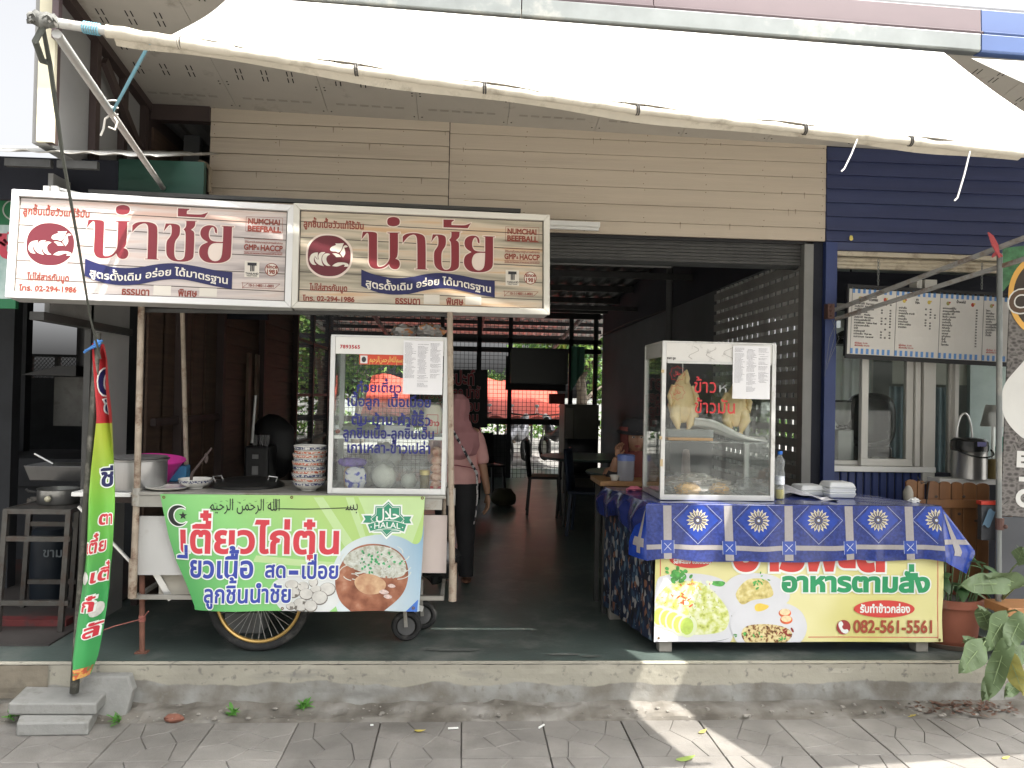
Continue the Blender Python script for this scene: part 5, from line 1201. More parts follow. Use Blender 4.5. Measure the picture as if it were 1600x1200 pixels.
for px, py in ((256, 777), (456, 777), (660, 778), (441, 951), (646, 949)):
    u, v = fp(px, py); u = max(u, lu(v)+.012); q = MB(); shape(q, FBb, [ell(u, v, .008, None, 14), ell(u, v, .0035, None, 10)[::-1]], .006); part('eyelet', q, mat('brass', (.18, .12, .05), .5, .5), ban)
# ---- display case on the cart
def case(nm, lab, x0, x1, y0, y1, z0, z1, hd, m, grp='x'):
    t = thing(nm, lab, 'display case', ((x0+x1)/2, (y0+y1)/2, z0)); w_ = .024
    for x in (x0, x1-w_):
        for y in (y0, y1-w_): q = MB(); q.box(x, x+w_, y, y+w_, z0, z1); part('corner_post', q, m, t, bev=.002)
    q = MB(); q.box(x0+w_+.001, x1-w_-.001, y0+.003, y0+.018, z1-hd, z1-.002); part('header', q, m_white if grp == 'x' else mat('marbled_white', (.72, .71, .68), .4, var=.03, dirt=(.3, .29, .27), dscale=14, damt=.12), t, bev=.001)
    for x in (x0+.003, x1-.018): q = MB(); q.box(x, x+.015, y0+w_, y1-w_, z1-hd*.7, z1-.002); part('side_header', q, m, t)
    q = MB(); q.box(x0+w_, x1-w_, y1-.018, y1-.003, z1-.05, z1-.002); part('back_rail', q, m, t)
    q = MB(); q.box(x0+.002, x1-.002, y0+.002, y1-.002, z1-.001, z1+.008); part('roof_panel', q, m, t)
    q = MB(); q.box(x0+w_, x1-w_, y0+.002, y0+.020, z0, z0+.03); part('bottom_rail', q, m, t, bev=.001)
    q = MB(); q.box(x0+w_, x1-w_, y1-.020, y1-.002, z0, z0+.03); part('bottom_rail', q, m, t)
    for x in (x0+.002, x1-.020): q = MB(); q.box(x, x+.018, y0+w_, y1-w_, z0, z0+.03); part('bottom_rail', q, m, t)
    q = MB(); q.box(x0+.02, x1-.02, y0+.021, y1-.021, z0+.002, z0+.010); part('floor_panel', q, m, t)
    gl = glass_mat('case_glass', (.97, .99, .98), .02, .010)
    q = MB(); q.box(x0+w_, x1-w_, y0+.009, y0+.012, z0+.03, z1-hd); part('pane', q, gl, t)
    for x in (x0+.008, x1-.011): q = MB(); q.box(x, x+.003, y0+w_, y1-w_, z0+.03, z1-hd*.7); part('pane', q, gl, t)
    q = MB(); q.box(x0+w_, x1-w_, y1-.010, y1-.007, z0+.03, z1-.05); part('pane', q, glass_mat('case_glass_back', (.96, .98, .98), .02, .008), t)
    return t
cx0, cx1 = at(513, 700, 4.2).x, at(697.5, 700, 4.2).x; cz0 = 1.064; cz1 = Z_(600, 527, 4.2)
m_casew = mat('case_white', (.66, .67, .66), .4, .15, var=.04)
cs = case('display_case', 'white framed glass case on the cart with blue Thai lettering', cx0, cx1, 4.2, 4.58, cz0, cz1, .092, m_casew)
for y, px in ((4.2, 0),): pass
q = MB(); q.box(cx0+.025, cx1-.025, 4.23, 4.56, 1.355, 1.363); part('shelf', q, glass_mat('shelf_glass', (.8, .88, .86), .05, .3), cs)
q = MB(); q.box(cx0+.025, cx1-.025, 4.225, 4.232, 1.352, 1.370); part('shelf_edge', q, m_alu, cs)
q = MB(); q.box(cx0+.025, cx1-.025, 4.55, 4.565, 1.345, 1.372); part('shelf_edge', q, m_alu, cs)
FC = Frame((cx0, 4.2, cz0), (cx1, 4.2, cz0), (cx0, 4.2, cz1)); fc = FC.px
q = MB()
for s_, x0, x1, yb, h in (('ก๋วยเตี๋ยว', 556, 628, 612, 20), ('เนื้อลูก  เนื้อเปื่อย', 541, 674, 634, 21), ('ตับ-ม้าม-ผ้าขี้ริ้ว', 548, 673, 663, 22), ('ลูกชิ้นเนื้อ-ลูกชิ้นเอ็น', 535, 679, 684, 22), ('เกาเหลา-ข้าวเปล่า', 541, 673, 707, 22)):
    a = fc(x0, yb); b = fc(x1, yb); text(q, FC, s_, a[0], a[1], h*.00341, width=b[0]-a[0], bold=.024, d=-.0085)
part('lettering', q, mat('glass_letter_blue', (.008, .012, .16), .4, var=0), cs)
q = MB(); a = fc(531, 544); b = fc(563, 544); text(q, FC, '7893565', a[0], a[1], .026, width=b[0]-a[0], bold=.04, d=-.0022, track=.06); part('number', q, mat('red_number', (.45, .04, .05), .5, var=0), cs)
q = MB(); a = fc(561, 569); b = fc(632, 554); shape(q, FC, rect(a[0], a[1], b[0], b[1]), -.0085); st_k = part('sticker', q, mat('sticker_red', (.60, .07, .03), .5, var=0), cs)
q = MB(); a = fc(562.5, 567.5); b = fc(574, 555.5); shape(q, FC, rect(a[0], a[1], b[0], b[1]), -.0080); part('seal', q, mat('seal_white', (.7, .7, .68), .5, var=0), st_k)
q = MB(); shape(q, FC, ell((a[0]+b[0])/2, (a[1]+b[1])/2, .012, .015, 14), -.0076); part('seal_mark', q, ink, st_k)
q = MB(); a = fc(577, 565); b = fc(630, 565); text(q, FC, 'ﻢﻴﺣﺮﻟﺍﻦﻤﺣﺮﻟﺍﻪﻠﻟﺍﻢﺴﺑ', a[0], a[1], .042, width=b[0]-a[0], bold=.01, d=-.0079); part('calligraphy', q, mat('gold_ink', (.75, .50, .12), .4, var=0), st_k)
# printed notice (dense small text in three columns), used on both cases
def notice(F, c0, c1, lab, dz=.004):
    (u0, v1), (u1, v0) = F.px(*c0), F.px(*c1)
    t = thing('paper_notice', lab, 'notice', tuple(F.w((u0+u1)/2, v0, dz)))
    q = MB(); q.grid(lambda a, b: F.w(u0+(u1-u0)*a, v0+(v1-v0)*b, dz+.0025+.002*math.sin(a*5)*b), 8, 8); part('sheet', q, mat('paper', (.80, .80, .82), .8, var=.02), t, solid=.0006)
    q = MB(); r = random.Random(int(u0*999)); W_ = (u1-u0); H_ = (v1-v0)
    for c in range(3):
        cu = u0+W_*(.04+.32*c); v = v1-H_*.05; end = v0+H_*(.30 if c != 1 else .12)
        while v > end:
            if r.random() < .09: v -= H_*.02; continue
            x = cu+(W_*.05*r.random() if r.random() < .2 else 0); xe = cu+W_*.28*(r.uniform(.55, 1))
            while x < xe:
                l = r.uniform(.003, .012); shape(q, F, rect(x, v, min(x+l, xe), v+.0016), dz+.0046+.002*math.sin((x-u0)/W_*5)*(v-v0)/H_); x += l+.0016
            v -= H_*.0215
    part('print', q, mat('print_grey', (.22, .22, .25), .8, var=0), t)['kind'] = 'stuff'
    q = MB(); r = random.Random(3)
    return t
notice(FC, (631, 532), (691, 617), 'white printed notice taped to the glass case on the cart')
def bag(nm, lab, c, rx, ry, rz, m, seed=1, cat='bag', amp=.18, knot=True, grp=None):
    q = MB(); q.blob(c, rx, ry, rz, 22, 16, amp, 2.6, seed)
    if knot:
        q.grid(lambda a, b: (c[0]+(rx*.16+rx*.35*b)*math.cos(a*6.28)*(1+.2*math.sin(a*30)), c[1]+(ry*.16+ry*.3*b)*math.sin(a*6.28), c[2]+rz*(.85+.55*b)), 26, 3)
    return solo(nm, q, m, lab, cat, grp, smooth=True)
m_bag = film_mat('bag_film', (.82, .83, .82), .16); m_bagd = film_mat('bag_film_dense', (.8, .8, .77), .75, .4); m_noo = mat('rice_noodles', (.66, .66, .60), .55, var=.12, scale=40, bump=.5, bscale=60)
def inner(px, py, Y): return tuple(at(px, py, Y))
zf_ = 1.076
def bagpair(px, w_, h_, Y, lab, seed):
    c = at(px, 700, Y).x
    solo('noodles', MB().blob((c, Y, zf_+h_*.42), w_*.88, w_*.7, h_*.42, 18, 12, .15, 3, seed), m_noo, 'white noodles inside '+lab, 'noodles', smooth=True)
    bag('plastic_bag', lab, (c, Y, zf_+h_*.5), w_, w_*.8, h_*.5, m_bag, seed+1)
bagpair(601, .075, .16, 4.33, 'the large clear bag at the middle of the cart case', 3)
bagpair(640, .048, .10, 4.36, 'the small leaning bag beside the gold lidded jar', 6)
bagpair(578, .05, .13, 4.46, 'the bag half hidden behind the blue packets', 9)
q = MB(); q.blob((at(603, 690, 4.44).x, 4.44, 1.25), .085, .06, .075, 20, 12, .2, 2.5, 8); solo('plastic_bag', q, m_bagd, 'milky upright bag rising behind the big noodle bag', 'bag', smooth=True)
pk = ramp_mat('packet_print', [(0, (.04, .05, .38)), (.4, (.05, .07, .42)), (.5, (.65, .65, .66)), (.8, (.55, .56, .6)), (1, (.03, .04, .3))], 30, kind='NOISE', detail=1, rough=.25)
for i, (px, dz, lab) in enumerate(((557, 0, 'blue and white snack packet standing in the corner of the cart case'), (545, .0, 'orange and cream snack packet at the left edge of the cart case'), (551, .085, 'crumpled violet packet lying on top of the blue one'))):
    x = at(px, 700, 4.30).x; q = MB(); M_ = pk if i == 0 else mat('packet_orange', (.55, .32, .2), .3, var=.5, scale=30) if i == 1 else mat('packet_violet', (.10, .06, .28), .3, var=.6, scale=30)
    q.blob((x, 4.29+.05*(i == 1), zf_+.062+dz), (.058, .03, .075)[i], .028, (.062, .06, .025)[i], 16, 12, .14, 3, i+3, sq=.7); solo('snack_packet', q, M_, lab, 'packet', smooth=True)
jx = at(663.5, 750, 4.27).x; jr = thing('jar', 'small glass jar with a gold lid in the cart case', 'jar', (jx, 4.27, zf_))
q = MB(); q.lathe([(0, 0), (.024, 0), (.026, .01), (.026, .075), (.022, .085)], (jx, 4.27, zf_), 20); part('glass', q, mat('jar_brown', (.12, .10, .05), .15, var=.3, scale=30), jr, smooth=True)
q = MB(); q.lathe([(.027, .086), (.027, .112), (0, .113)], (jx, 4.27, zf_), 20); part('lid', q, mat('gold_lid', (.5, .4, .16), .35, .6), jr, smooth=True)
q = MB(); x = at(682, 700, 4.28).x
for i in range(5): q.blob((x, 4.28, zf_+.03+i*.045), .03, .03, .028, 12, 8, .25, 4, i)
pk_ = solo('noodle_packet', q, ramp_mat('pink_noodle', [(.3, (.45, .18, .12)), (.6, (.68, .45, .34))], 45, rough=.5, bump=.5), 'tall clear packet of pinkish instant noodles beside the case corner', 'packet', smooth=True)
q = MB(); q.cbox((x, 4.28, zf_+.014), .06, .05, .026); solo('packet_foot', q, mat('packet_red', (.5, .02, .03), .3), 'red box end under the pink noodle packet', 'box', bev=.003)
zs = 1.366
q = MB(); x = at(623, 665, 4.36).x; q.cbox((x, 4.36, zs+.03), .16, .14, .055, .1); solo('foam_tray', q, mat('foam', (.72, .74, .74), .6, var=.03), 'white foam tray on the upper shelf of the cart case', 'tray', bev=.01)
q = MB(); x = at(676, 660, 4.33).x; q.blob((x, 4.33, zs+.09), .052, .05, .09, 18, 14, .08, 3, 2, sq=.6); rn = solo('rice_noodle_pack', q, mat('pack_cream', (.66, .60, .48), .35, var=.1), 'cream noodle pack with red seal on the upper shelf', 'packet', smooth=True)
q = MB(); FR_ = Frame((x-.03, 4.277, zs+.02), (x+.03, 4.277, zs+.02), (x-.03, 4.277, zs+.12)); 
for l in (line2((.0, .0), (.06, 0), .003), line2((0, .1), (.06, .1), .003), line2((0, 0), (0, .1), .003), line2((.06, 0), (.06, .1), .003)): shape(q, FR_, l, 0)
text(q, FR_, 'ข้าว', .012, .04, .04, bold=.04, d=0); part('label', q, mat('label_red', (.55, .05, .04), .4, var=0), rn)
for i, (px, w_, h_, lab, c_) in enumerate(((560, .09, .06, 'green vegetable bag at the left of the case shelf', (.24, .34, .2)), (590, .07, .05, 'pale bag of greens behind the foam tray', (.5, .55, .45)))):
    x = at(px, 660, 4.4).x; q = MB(); q.blob((x, 4.4, zs+h_*.6), w_, .07, h_*.6, 18, 12, .3, 3, i+20); solo('vegetable_bag', q, film_mat('veg%d' % i, c_, .7, .3), lab, 'bag', smooth=True)
q = MB(); a = at(528, 665, 4.3); q.blob((a.x, 4.3, zs+.02), .012, .04, .012); solo('rag', q, mat('orange_rag', (.5, .12, .06), .8), 'small orange cloth at the left end of the case shelf', 'cloth', smooth=True)
for i, (px, r_, lab) in enumerate(((632, .07, 'left crumpled clear bag with orange print on top of the cart case'), (672, .078, 'right crumpled clear bag with orange print on top of the cart case'))):
    x = at(px, 515, 4.35).x; q = MB(); q.blob((x, 4.35, cz1+.006+r_*.52), r_, .09, r_*.58, 26, 16, .35, 3.4, i+31)
    solo('plastic_bag', q, ramp_mat('orange_film', [(.40, (.30, .29, .27)), (.55, (.32, .30, .28)), (.60, (.50, .20, .07)), (.68, (.45, .22, .10)), (.72, (.42, .40, .38))], 22, rough=.2, coat=.4), lab, 'bag', 'crumpled bags on the cart case', smooth=True)
# ---- things on the counter
ct = 1.064
def bowl(x, y, z, r=.088, h=.052): 
    return [(0, 0), (r*.45, 0), (r*.47, h*.12), (r*.8, h*.45), (r, h), (r*.985, h*1.01), (r*.76, h*.5), (0, h*.14)]
def band_mat(name, c, c2):
    return ramp_mat(name, [(0, c2), (.5, c2), (.54, c), (1, c)], 120, kind='NOISE', detail=2, rough=.25, coat=.5)
m_por = mat('porcelain', (.70, .69, .65), .22, var=.03, coat=.5)
m_bb = band_mat('band_blue', (.62, .62, .60), (.03, .04, .12)); m_br = band_mat('band_red', (.64, .58, .52), (.42, .10, .05))
bx_ = at(483, 730, 4.33).x
proto = {}
for i in range(10):
    key = 'r' if i in (1, 3, 5, 7, 8, 10) else 'b'
    z = ct+i*.0212; dx = (.004*math.sin(i*2.3) if i < 8 else .006*math.sin(i)); lab_ = {0: 'lowest blue patterned bowl of the stack beside the cart case', 9: 'topmost bowl of the stack beside the cart case'}.get(i, '%s patterned bowl, %s from the bottom of the stack by the cart case' % ('red' if key == 'r' else 'blue', 'x second third fourth fifth sixth seventh eighth ninth tenth'.split()[i]) if 0 < i < 9 else '')
    if key not in proto:
        b_ = thing('bowl', lab_, 'bowl', (bx_+dx, 4.33, z), group='bowls stacked on the noodle cart')
        q = MB(); q.lathe(bowl(0, 0, 0), (0, 0, 0), 36); part('body', q, m_por, b_, local=True, smooth=True)
        q = MB(); q.lathe([(.0838, .0335), (.0886, .0465)], (0, 0, 0), 36); part('painted_band', q, m_br if key == 'r' else m_bb, b_, local=True, smooth=True)
        proto[key] = b_
    else:
        c = dup(proto[key], (bx_+dx, 4.33, z), i*.7, lab_); c.rotation_euler = (.012*math.sin(i*1.7), .02*math.sin(i), i*.7)
b_ = dup(proto['b'], (at(305, 760, 4.36).x, 4.36, ct), .4, 'single blue patterned bowl holding a dark ladle on the cart'); b_['group'] = ''; del b_['group']
a = at(305, 750, 4.36); q = MB(); q.tube([(a.x-.03, 4.38, ct+.03), at(300, 740, 4.38), at(331, 700, 4.42)], [.009, .008, .006], 8); q.blob(at(322, 716, 4.41), .012, .006, .03); solo('ladle', q, m_stud, 'dark wooden ladle leaning in the single bowl', 'ladle', smooth=True)
q = MB(); q.lathe([(0, .004), (.09, .004), (.11, .012), (.112, .015), (.09, .008), (0, .007)], (at(262, 768, 4.30).x, 4.30, ct), 30); solo('plate', q, m_por, 'flat white plate on the cart counter in front of the pink basin', 'plate', smooth=True)
px_ = at(214, 750, 4.40).x; pz = 1.052
pot = thing('stock_pot', 'wide aluminium pot at the left end of the cart', 'pot', (px_, 4.40, pz))
q = MB(); q.lathe([(0, 0), (.142, 0), (.15, .01), (.152, .155), (.162, .16), (.164, .166), (.152, .166), (.147, .16), (.14, .02), (0, .02)], (px_, 4.40, pz), 48); part('body', q, mat('brushed_alu', (.40, .40, .40), .32, .8, var=.10, scale=3, stretch=(6, 6, .6)), pot, smooth=True)
q = MB(); q.lathe([(.15, .168), (.155, .176), (.1, .181), (0, .183)], (px_, 4.40, pz), 40); part('lid', q, mat('dull_alu', (.25, .25, .25), .5, .6), pot, smooth=True)
pkx = at(240, 740, 4.62).x
Mx = Matrix.Rotation(math.radians(4), 3, 'Y') @ Matrix.Rotation(math.radians(5), 3, 'X')
q = MB(); q.lathe([(0, 0), (.085, 0), (.155, .118), (.168, .122), (.168, .128), (.152, .122), (.08, .008), (0, .008)], (pkx-.008, 4.64, 1.070), 40, Mx); solo('basin', q, mat('hot_pink', (.72, .05, .36), .35, var=.04), 'bright pink plastic basin standing behind the aluminium pot', 'basin', smooth=True)
q = MB(); a = at(277, 748, 4.7); q.cbox((a.x, 4.7, ct+.045), .12, .1, .09, .1); solo('blue_box', q, mat('sky_blue', (.06, .26, .5), .5), 'small sky blue box behind the bowl with the ladle', 'box', bev=.006)
lx = at(385, 768, 4.48).x
wk = thing('wok', 'dark wok lid sunk in the cart counter', 'wok', (lx, 4.5, ct))
q = MB(); q.lathe([(.20, .0), (.20, .012), (.17, .03), (.1, .045), (0, .05)], (lx, 4.5, ct), 40); part('lid', q, mat('wok_dark', (.03, .03, .03), .3, .5), wk, smooth=True)
for s_ in (-1, 1): q = MB(); q.tube([(lx+s_*.16, 4.46, ct+.015), (lx+s_*.175, 4.45, ct+.055), (lx+s_*.13, 4.45, ct+.06), (lx+s_*.12, 4.46, ct+.03)], .004); part('handle', q, m_alu, wk, smooth=True)
# ================================================================= RICE TABLE ON THE RIGHT
ZT = 1.02
tFL = Vector((1.03, 4.30, ZT)); tFR = Vector((2.705, 4.30, ZT)); tBR = Vector((2.46, 4.92, ZT)); tBL = Vector((.92, 5.0, ZT))
tab = thing('rice_table', 'wooden stall table hidden under blue cloth and a yellow banner', 'table', (1.85, 4.6, ZF))
m_leg = mat('weathered_wood', (.28, .26, .23), .85, var=.15, scale=8, bump=.4)
q = MB(); q.prism([p-Vector((0, 0, .03)) for p in (tFL, tFR, tBR, tBL)], (0, 0, .026)); part('table_top', q, m_leg, tab)
for x, y in ((at(1040, 1010, 4.30).x, 4.30), (at(1441, 1010, 4.30).x, 4.30), (2.4, 4.85), (.99, 4.92)): q = MB(); q.box(x-.036, x+.036, y, y+.07, ZF+.001, ZT-.032); part('leg', q, m_leg, tab, bev=.004)
# banner on its front
FT = Frame(at(1022, 1003, 4.27), at(1473, 1003, 4.27), at(1021, 805, 4.27)); tw_, th_ = FT.W, FT.H; s = tw_/451
FTb = Bent(FT, lambda u, v: Vector((0, .003*math.sin(u*7+1)+.0015*math.sin(v*22+u*6), 0)))
FTb.clip = 1
tp_ = FT.px
def tpp(l): return [tuple(tp_(p[0], p[1]))+tuple(p[2:]) for p in l]
tb = thing('table_banner', 'pale yellow food banner with rice plates and a phone number', 'banner', tuple(FT.w(tw_/2, 0)))
q = MB(); q.grid(lambda a, b: FTb.w(tw_*a-(.006*math.sin(b*9) if a == 1 else 0), th_*b, 0), 100, 34)
part('vinyl', q, ramp_mat('lemon_print', [(.3, (.66, .62, .22)), (.7, (.78, .74, .40))], 2.2, rough=.4, detail=2), tb, smooth=True)
k1 = 240/1600.
A = lambda l: tpp([(1010+p[0]*k1, 860+p[1]*k1)+tuple(p[2:]) for p in l])
plate = mat('plate_lilac', (.66, .67, .70), .4, var=.04, scale=5)
pl_sh = mat('plate_line', (.25, .27, .28), .5, var=0)
fried = ramp_mat('rice_print', [(.30, (.30, .36, .08)), (.42, (.58, .64, .16)), (.55, (.70, .74, .42)), (.7, (.80, .82, .62))], 30, detail=8, rough=.45)
q = MB(); shape(q, FTb, smooth(A([(85, 300), (200, 255), (420, 235), (640, 250), (800, 300), (900, 420), (950, 640), (900, 900), (870, 965, 1), (80, 965, 1)]), 3), .0010); part('plate_print', q, plate, tb)
q = MB()
P = smooth(A([(120, 915), (300, 960), (480, 965), (650, 955), (800, 930), (880, 905), (800, 936), (650, 962), (480, 972), (300, 967)]), 2); shape(q, FTb, P, .0013); part('plate_line', q, pl_sh, tb)
q = MB(); shape(q, FTb, smooth(A([(86, 520), (140, 440), (240, 340), (400, 310), (560, 330), (640, 380), (720, 440), (860, 620), (860, 760), (800, 850), (600, 880), (400, 880), (200, 830), (86, 770)]), 3), .0016); part('rice_print', q, fried, tb)
cuc = mat('cucumber_print', (.50, .66, .13), .4, var=.12, scale=40); cue = mat('cucumber_pale', (.72, .78, .52), .4, var=.05)
for i, (x, y) in enumerate(((150, 690), (225, 715), (290, 735), (360, 775), (430, 790))):
    c_ = A([(x, y)])[0]; q = MB(); shape(q, FTb, ell(c_[0], c_[1], .052, .062, 20), .0019+i*8e-5); part('cucumber_edge', q, cue, tb)
    q = MB(); shape(q, FTb, ell(c_[0]-.005, c_[1], .037, .048, 18), .00193+i*8e-5); part('cucumber_print', q, cuc, tb)
def spray(nm, c, sc_, m, n, seed, d0, sz=(.006, .014), asp=.6):
    r = random.Random(seed); q = MB(); cu, cv = A([c])[0]
    for i in range(n):
        u = cu+r.gauss(0, sc_[0]); v = cv+r.gauss(0, sc_[1])
        if not (.008 < u < tw_-.01 and .008 < v): continue
        z = r.uniform(*sz); shape(q, FTb, ell(u, v, z, z*asp*r.uniform(.6, 1.1), 7, r.random()*3), d0+i*2e-6)
    part(nm, q, m, tb)['kind'] = 'stuff'
m_or = mat('chilli_print', (.70, .14, .05), .4, var=.3, scale=40); m_gp = mat('herb_print', (.09, .36, .08), .4, var=.5, scale=40); m_eg = mat('egg_print', (.80, .58, .10), .4, var=.1, scale=30); m_ep = mat('onion_pale', (.76, .80, .60), .4, var=.08)
spray('onion_rings', (520, 480), (.075, .04), m_ep, 36, 2, .0024, (.008, .02)); spray('egg_shreds', (380, 430), (.05, .035), m_eg, 16, 3, .0026, (.006, .014), .35)
spray('chilli', (400, 540), (.02, .022), m_or, 12, 4, .0027, (.008, .018), .35); spray('chilli', (470, 345), (.05, .008), m_or, 8, 5, .0027, (.005, .012), .3); spray('chilli', (215, 500), (.03, .022), m_or, 5, 9, .0027, (.006, .012), .3)
spray('herbs', (340, 255), (.030, .020), m_gp, 30, 6, .0024, (.010, .020), .7); spray('pepper', (640, 620), (.09, .07), mat('dark_speck', (.16, .13, .04), .5), 26, 7, .0026, (.002, .004))
q = MB(); shape(q, FTb, smooth(A([(640, 320), (830, 315), (800, 380), (700, 370)]), 2), .0013); part('cucumber_print', q, m_gp, tb)
q = MB(); shape(q, FTb, smooth(A([(770, 420), (860, 290), (1000, 230), (1250, 235), (1400, 290), (1500, 420), (1480, 560), (1200, 640), (950, 660), (830, 600)]), 3), .0030); part('plate_print', q, plate, tb)
q = MB(); shape(q, FTb, smooth(A([(930, 430), (1000, 330), (1080, 285), (1250, 290), (1310, 400), (1325, 470), (1250, 500), (1100, 510), (990, 580), (925, 480)]), 3), .0033); part('noodle_print', q, ramp_mat('noodle_y', [(.3, (.42, .34, .10)), (.5, (.66, .56, .22)), (.7, (.78, .72, .40))], 34, rough=.45), tb)
spray('herbs', (1180, 330), (.022, .014), m_gp, 14, 8, .0036, (.006, .013))
q = MB(); shape(q, FTb, smooth(A([(850, 780), (900, 660), (1000, 570), (1150, 515), (1350, 510), (1600, 600), (1680, 760), (1660, 880), (1600, 965, 1), (940, 965, 1)]), 3), .0038); part('plate_print', q, plate, tb)
q = MB(); shape(q, FTb, smooth(A([(1120, 600), (1130, 560), (1180, 545), (1230, 560), (1275, 570), (1265, 600), (1200, 630), (1140, 635)]), 3), .0042); part('egg_print', q, m_eg, tb)
q = MB(); shape(q, FTb, smooth(A([(970, 870), (1020, 780), (1180, 760), (1350, 770), (1480, 810), (1530, 880), (1450, 965, 1), (1030, 965, 1)]), 2), .0042); part('mince_print', q, ramp_mat('mince', [(.36, (.10, .04, .015)), (.43, (.30, .15, .05)), (.5, (.66, .55, .27)), (.7, (.75, .66, .38))], 60, detail=4, rough=.5), tb)
spray('herbs', (1080, 880), (.06, .012), m_gp, 8, 12, .0046, (.007, .014)); spray('chilli', (1440, 850), (.03, .01), mat('dark_red_print', (.28, .03, .02), .4), 10, 13, .0046, (.008, .018), .4)
spray('herbs', (1410, 930), (.012, .008), m_gp, 6, 14, .0047, (.006, .012))
for (x, y) in ((1440, 640), (1455, 710)):
    c_ = A([(x, y)])[0]; q = MB(); shape(q, FTb, ell(c_[0], c_[1]-.006, .036, .024, 20), .0043); part('tomato_print', q, m_or, tb); q = MB(); shape(q, FTb, ell(c_[0], c_[1], .030, .018, 18), .0045); part('tomato_inside', q, mat('tomato_in', (.82, .66, .40), .4, var=.2, scale=60), tb)
# border line, lettering
q = MB()
for a, b in (((1032, 815), (1032, 900)), ((1465, 815), (1465, 998)), ((1263, 995.5), (1465, 995.5))): shape(q, FTb, line2(tp_(*a), tp_(*b), .0042), .0012)
part('border_line', q, mat('border_pink', (.62, .10, .10), .4, var=0), tb)
def tboth(st_, x0, x1, yb, hpx, m, bold, ed, d=.0042, nm='lettering', **k):
    a = tp_(x0, yb); b = tp_(x1, yb); h = hpx*s
    if ed: q = MB(); text(q, FTb, st_, a[0], a[1], h, width=b[0]-a[0], bold=bold+ed, d=d, **k); part('lettering_edge', q, wh, tb)
    q = MB(); text(q, FTb, st_, a[0], a[1], h, width=b[0]-a[0], bold=bold, d=d+.0006, **k); part(nm, q, m, tb)
tboth('อาหารตามสั่ง', 1220, 1452, 923, 38, mat('banner_green', (.025, .30, .12), .4, var=.1), .052, .05)
tboth('อาร์พะต์', 1143, 1384, 888, 84, mat('banner_red', (.62, .06, .05), .4, var=.04), .05, .04)
q = MB(); c_ = tp_(1381, 951); shape(q, FTb, ell(c_[0], c_[1], 48*s, 13.2*s, 36), .0040); part('red_oval', q, _M['banner_red'], tb)
tboth('รับทำข้าวกล่อง', 1343, 1421, 956.5, 16, wh, .035, 0)
q = MB(); c_ = tp_(1080, 872); shape(q, FTb, ell(c_[0], c_[1], 34*s, 15*s, 36), .0040); part('red_oval', q, _M['banner_red'], tb); tboth('รสพะแนง อร่อยเวอร์', 1052, 1110, 880, 11, wh, .03, 0)
tboth('082-561-5561', 1333, 1459, 988, 27, mat('phone_brown', (.36, .07, .035), .4, var=0), .028, 0)
q = MB(); c_ = tp_(1318, 980); shape(q, FTb, ell(c_[0], c_[1], 11*s, 11*s, 30), .0040); part('phone_disc', q, mat('phone_disc', (.33, .04, .04), .4, var=0), tb)
q = MB(); k2 = 360/1600.; HS = tpp([(1120+x*k2, 860+y*k2) for x, y in ((850, 495), (868, 490), (880, 515), (868, 528), (878, 548), (893, 550), (905, 545), (918, 562), (900, 580), (872, 572), (850, 540), (843, 512))])
shape(q, FTb, ccw(smooth(HS, 1)), .0046); part('phone_receiver', q, wh, tb)
for px, py in ((1029, 997), (1467, 999), (1467, 1000)): u, v = tp_(px, py); q = MB(); shape(q, FTb, ell(u, v, .007, None, 12), .006); part('eyelet', q, _M['brass'], tb)
# ---- blue patterned tablecloth: top sheet + front drop + ends
m_cl = mat('oilcloth_blue', (.022, .038, .19), .22, var=.4, scale=60, coat=.35); m_cl2 = mat('oilcloth_bright', (.016, .050, .32), .22, var=.25, scale=20, coat=.35)
m_gb = mat('oilcloth_grey', (.33, .31, .31), .22, var=.06, scale=80, coat=.6); m_ln = mat('oilcloth_line', (.50, .55, .72), .25, var=0, coat=.5); m_fl = mat('flower_cream', (.62, .57, .42), .25, var=.1, scale=90, coat=.5); m_fd = mat('flower_dark', (.10, .085, .07), .25, var=0, coat=.5); m_sq = mat('oilcloth_square', (.03, .07, .34), .2, var=0, coat=.6)
clo = thing('tablecloth', 'shiny blue oilcloth with grey bands and daisies over the front table', 'tablecloth', (1.85, 4.3, ZT))
FD = Frame(at(1010, 877, 4.235), at(1475, 877, 4.235), at(1010, 789, 4.262)); DW, DH = FD.W, FD.H
def bendc(u, v):
    y = 1-v/DH; return Vector((0, -.009*y*math.sin(u*11+2)-.006*y*math.sin(u*31)-.004*y*math.sin(u*4.4), .006*y*math.sin(u*5+1)+.003*y*math.sin(u*17)))
FDb = Bent(FD, bendc)
def top(a, b):
    f = tFL.lerp(tFR, a); r = tBL.lerp(tBR, a); p = f.lerp(r, b); return (p.x, p.y-.02*(1-b), ZT+.006+.0015*math.sin(a*40+b*11)*math.sin(b*9))
q = MB(); q.grid(top, 90, 16)
def roundover(a, b):
    p = Vector(top(a, 0)); u = DW*a; e = FDb.w(u, DH, 0); t = b; m_ = Vector((p.x, e.y+.002, p.z))
    return (1-t)**2*p+2*t*(1-t)*m_+t*t*e
q.grid(lambda a, b: roundover(a, 1-b), 90, 4)
q.grid(lambda a, b: FDb.w(DW*a, DH*b+(.006*math.sin(a*22) if b == 0 else 0), 0), 160, 14)
part('sheet', q, m_cl, clo, smooth=True)
cp_ = FD.px
def g4(*l): return [cp_(*p) for p in l]
q = MB(); qd = MB(); ql = MB(); qf = MB(); qk = MB(); qs = MB()
zc = cp_(1200, 856)[1]; shape(q, FDb, rect(0, zc-.013, DW, zc+.013), .0012)
xs = [1043, 1138, 1233, 1327, 1421]; ys = [1090, 1185, 1279, 1372, 1462]
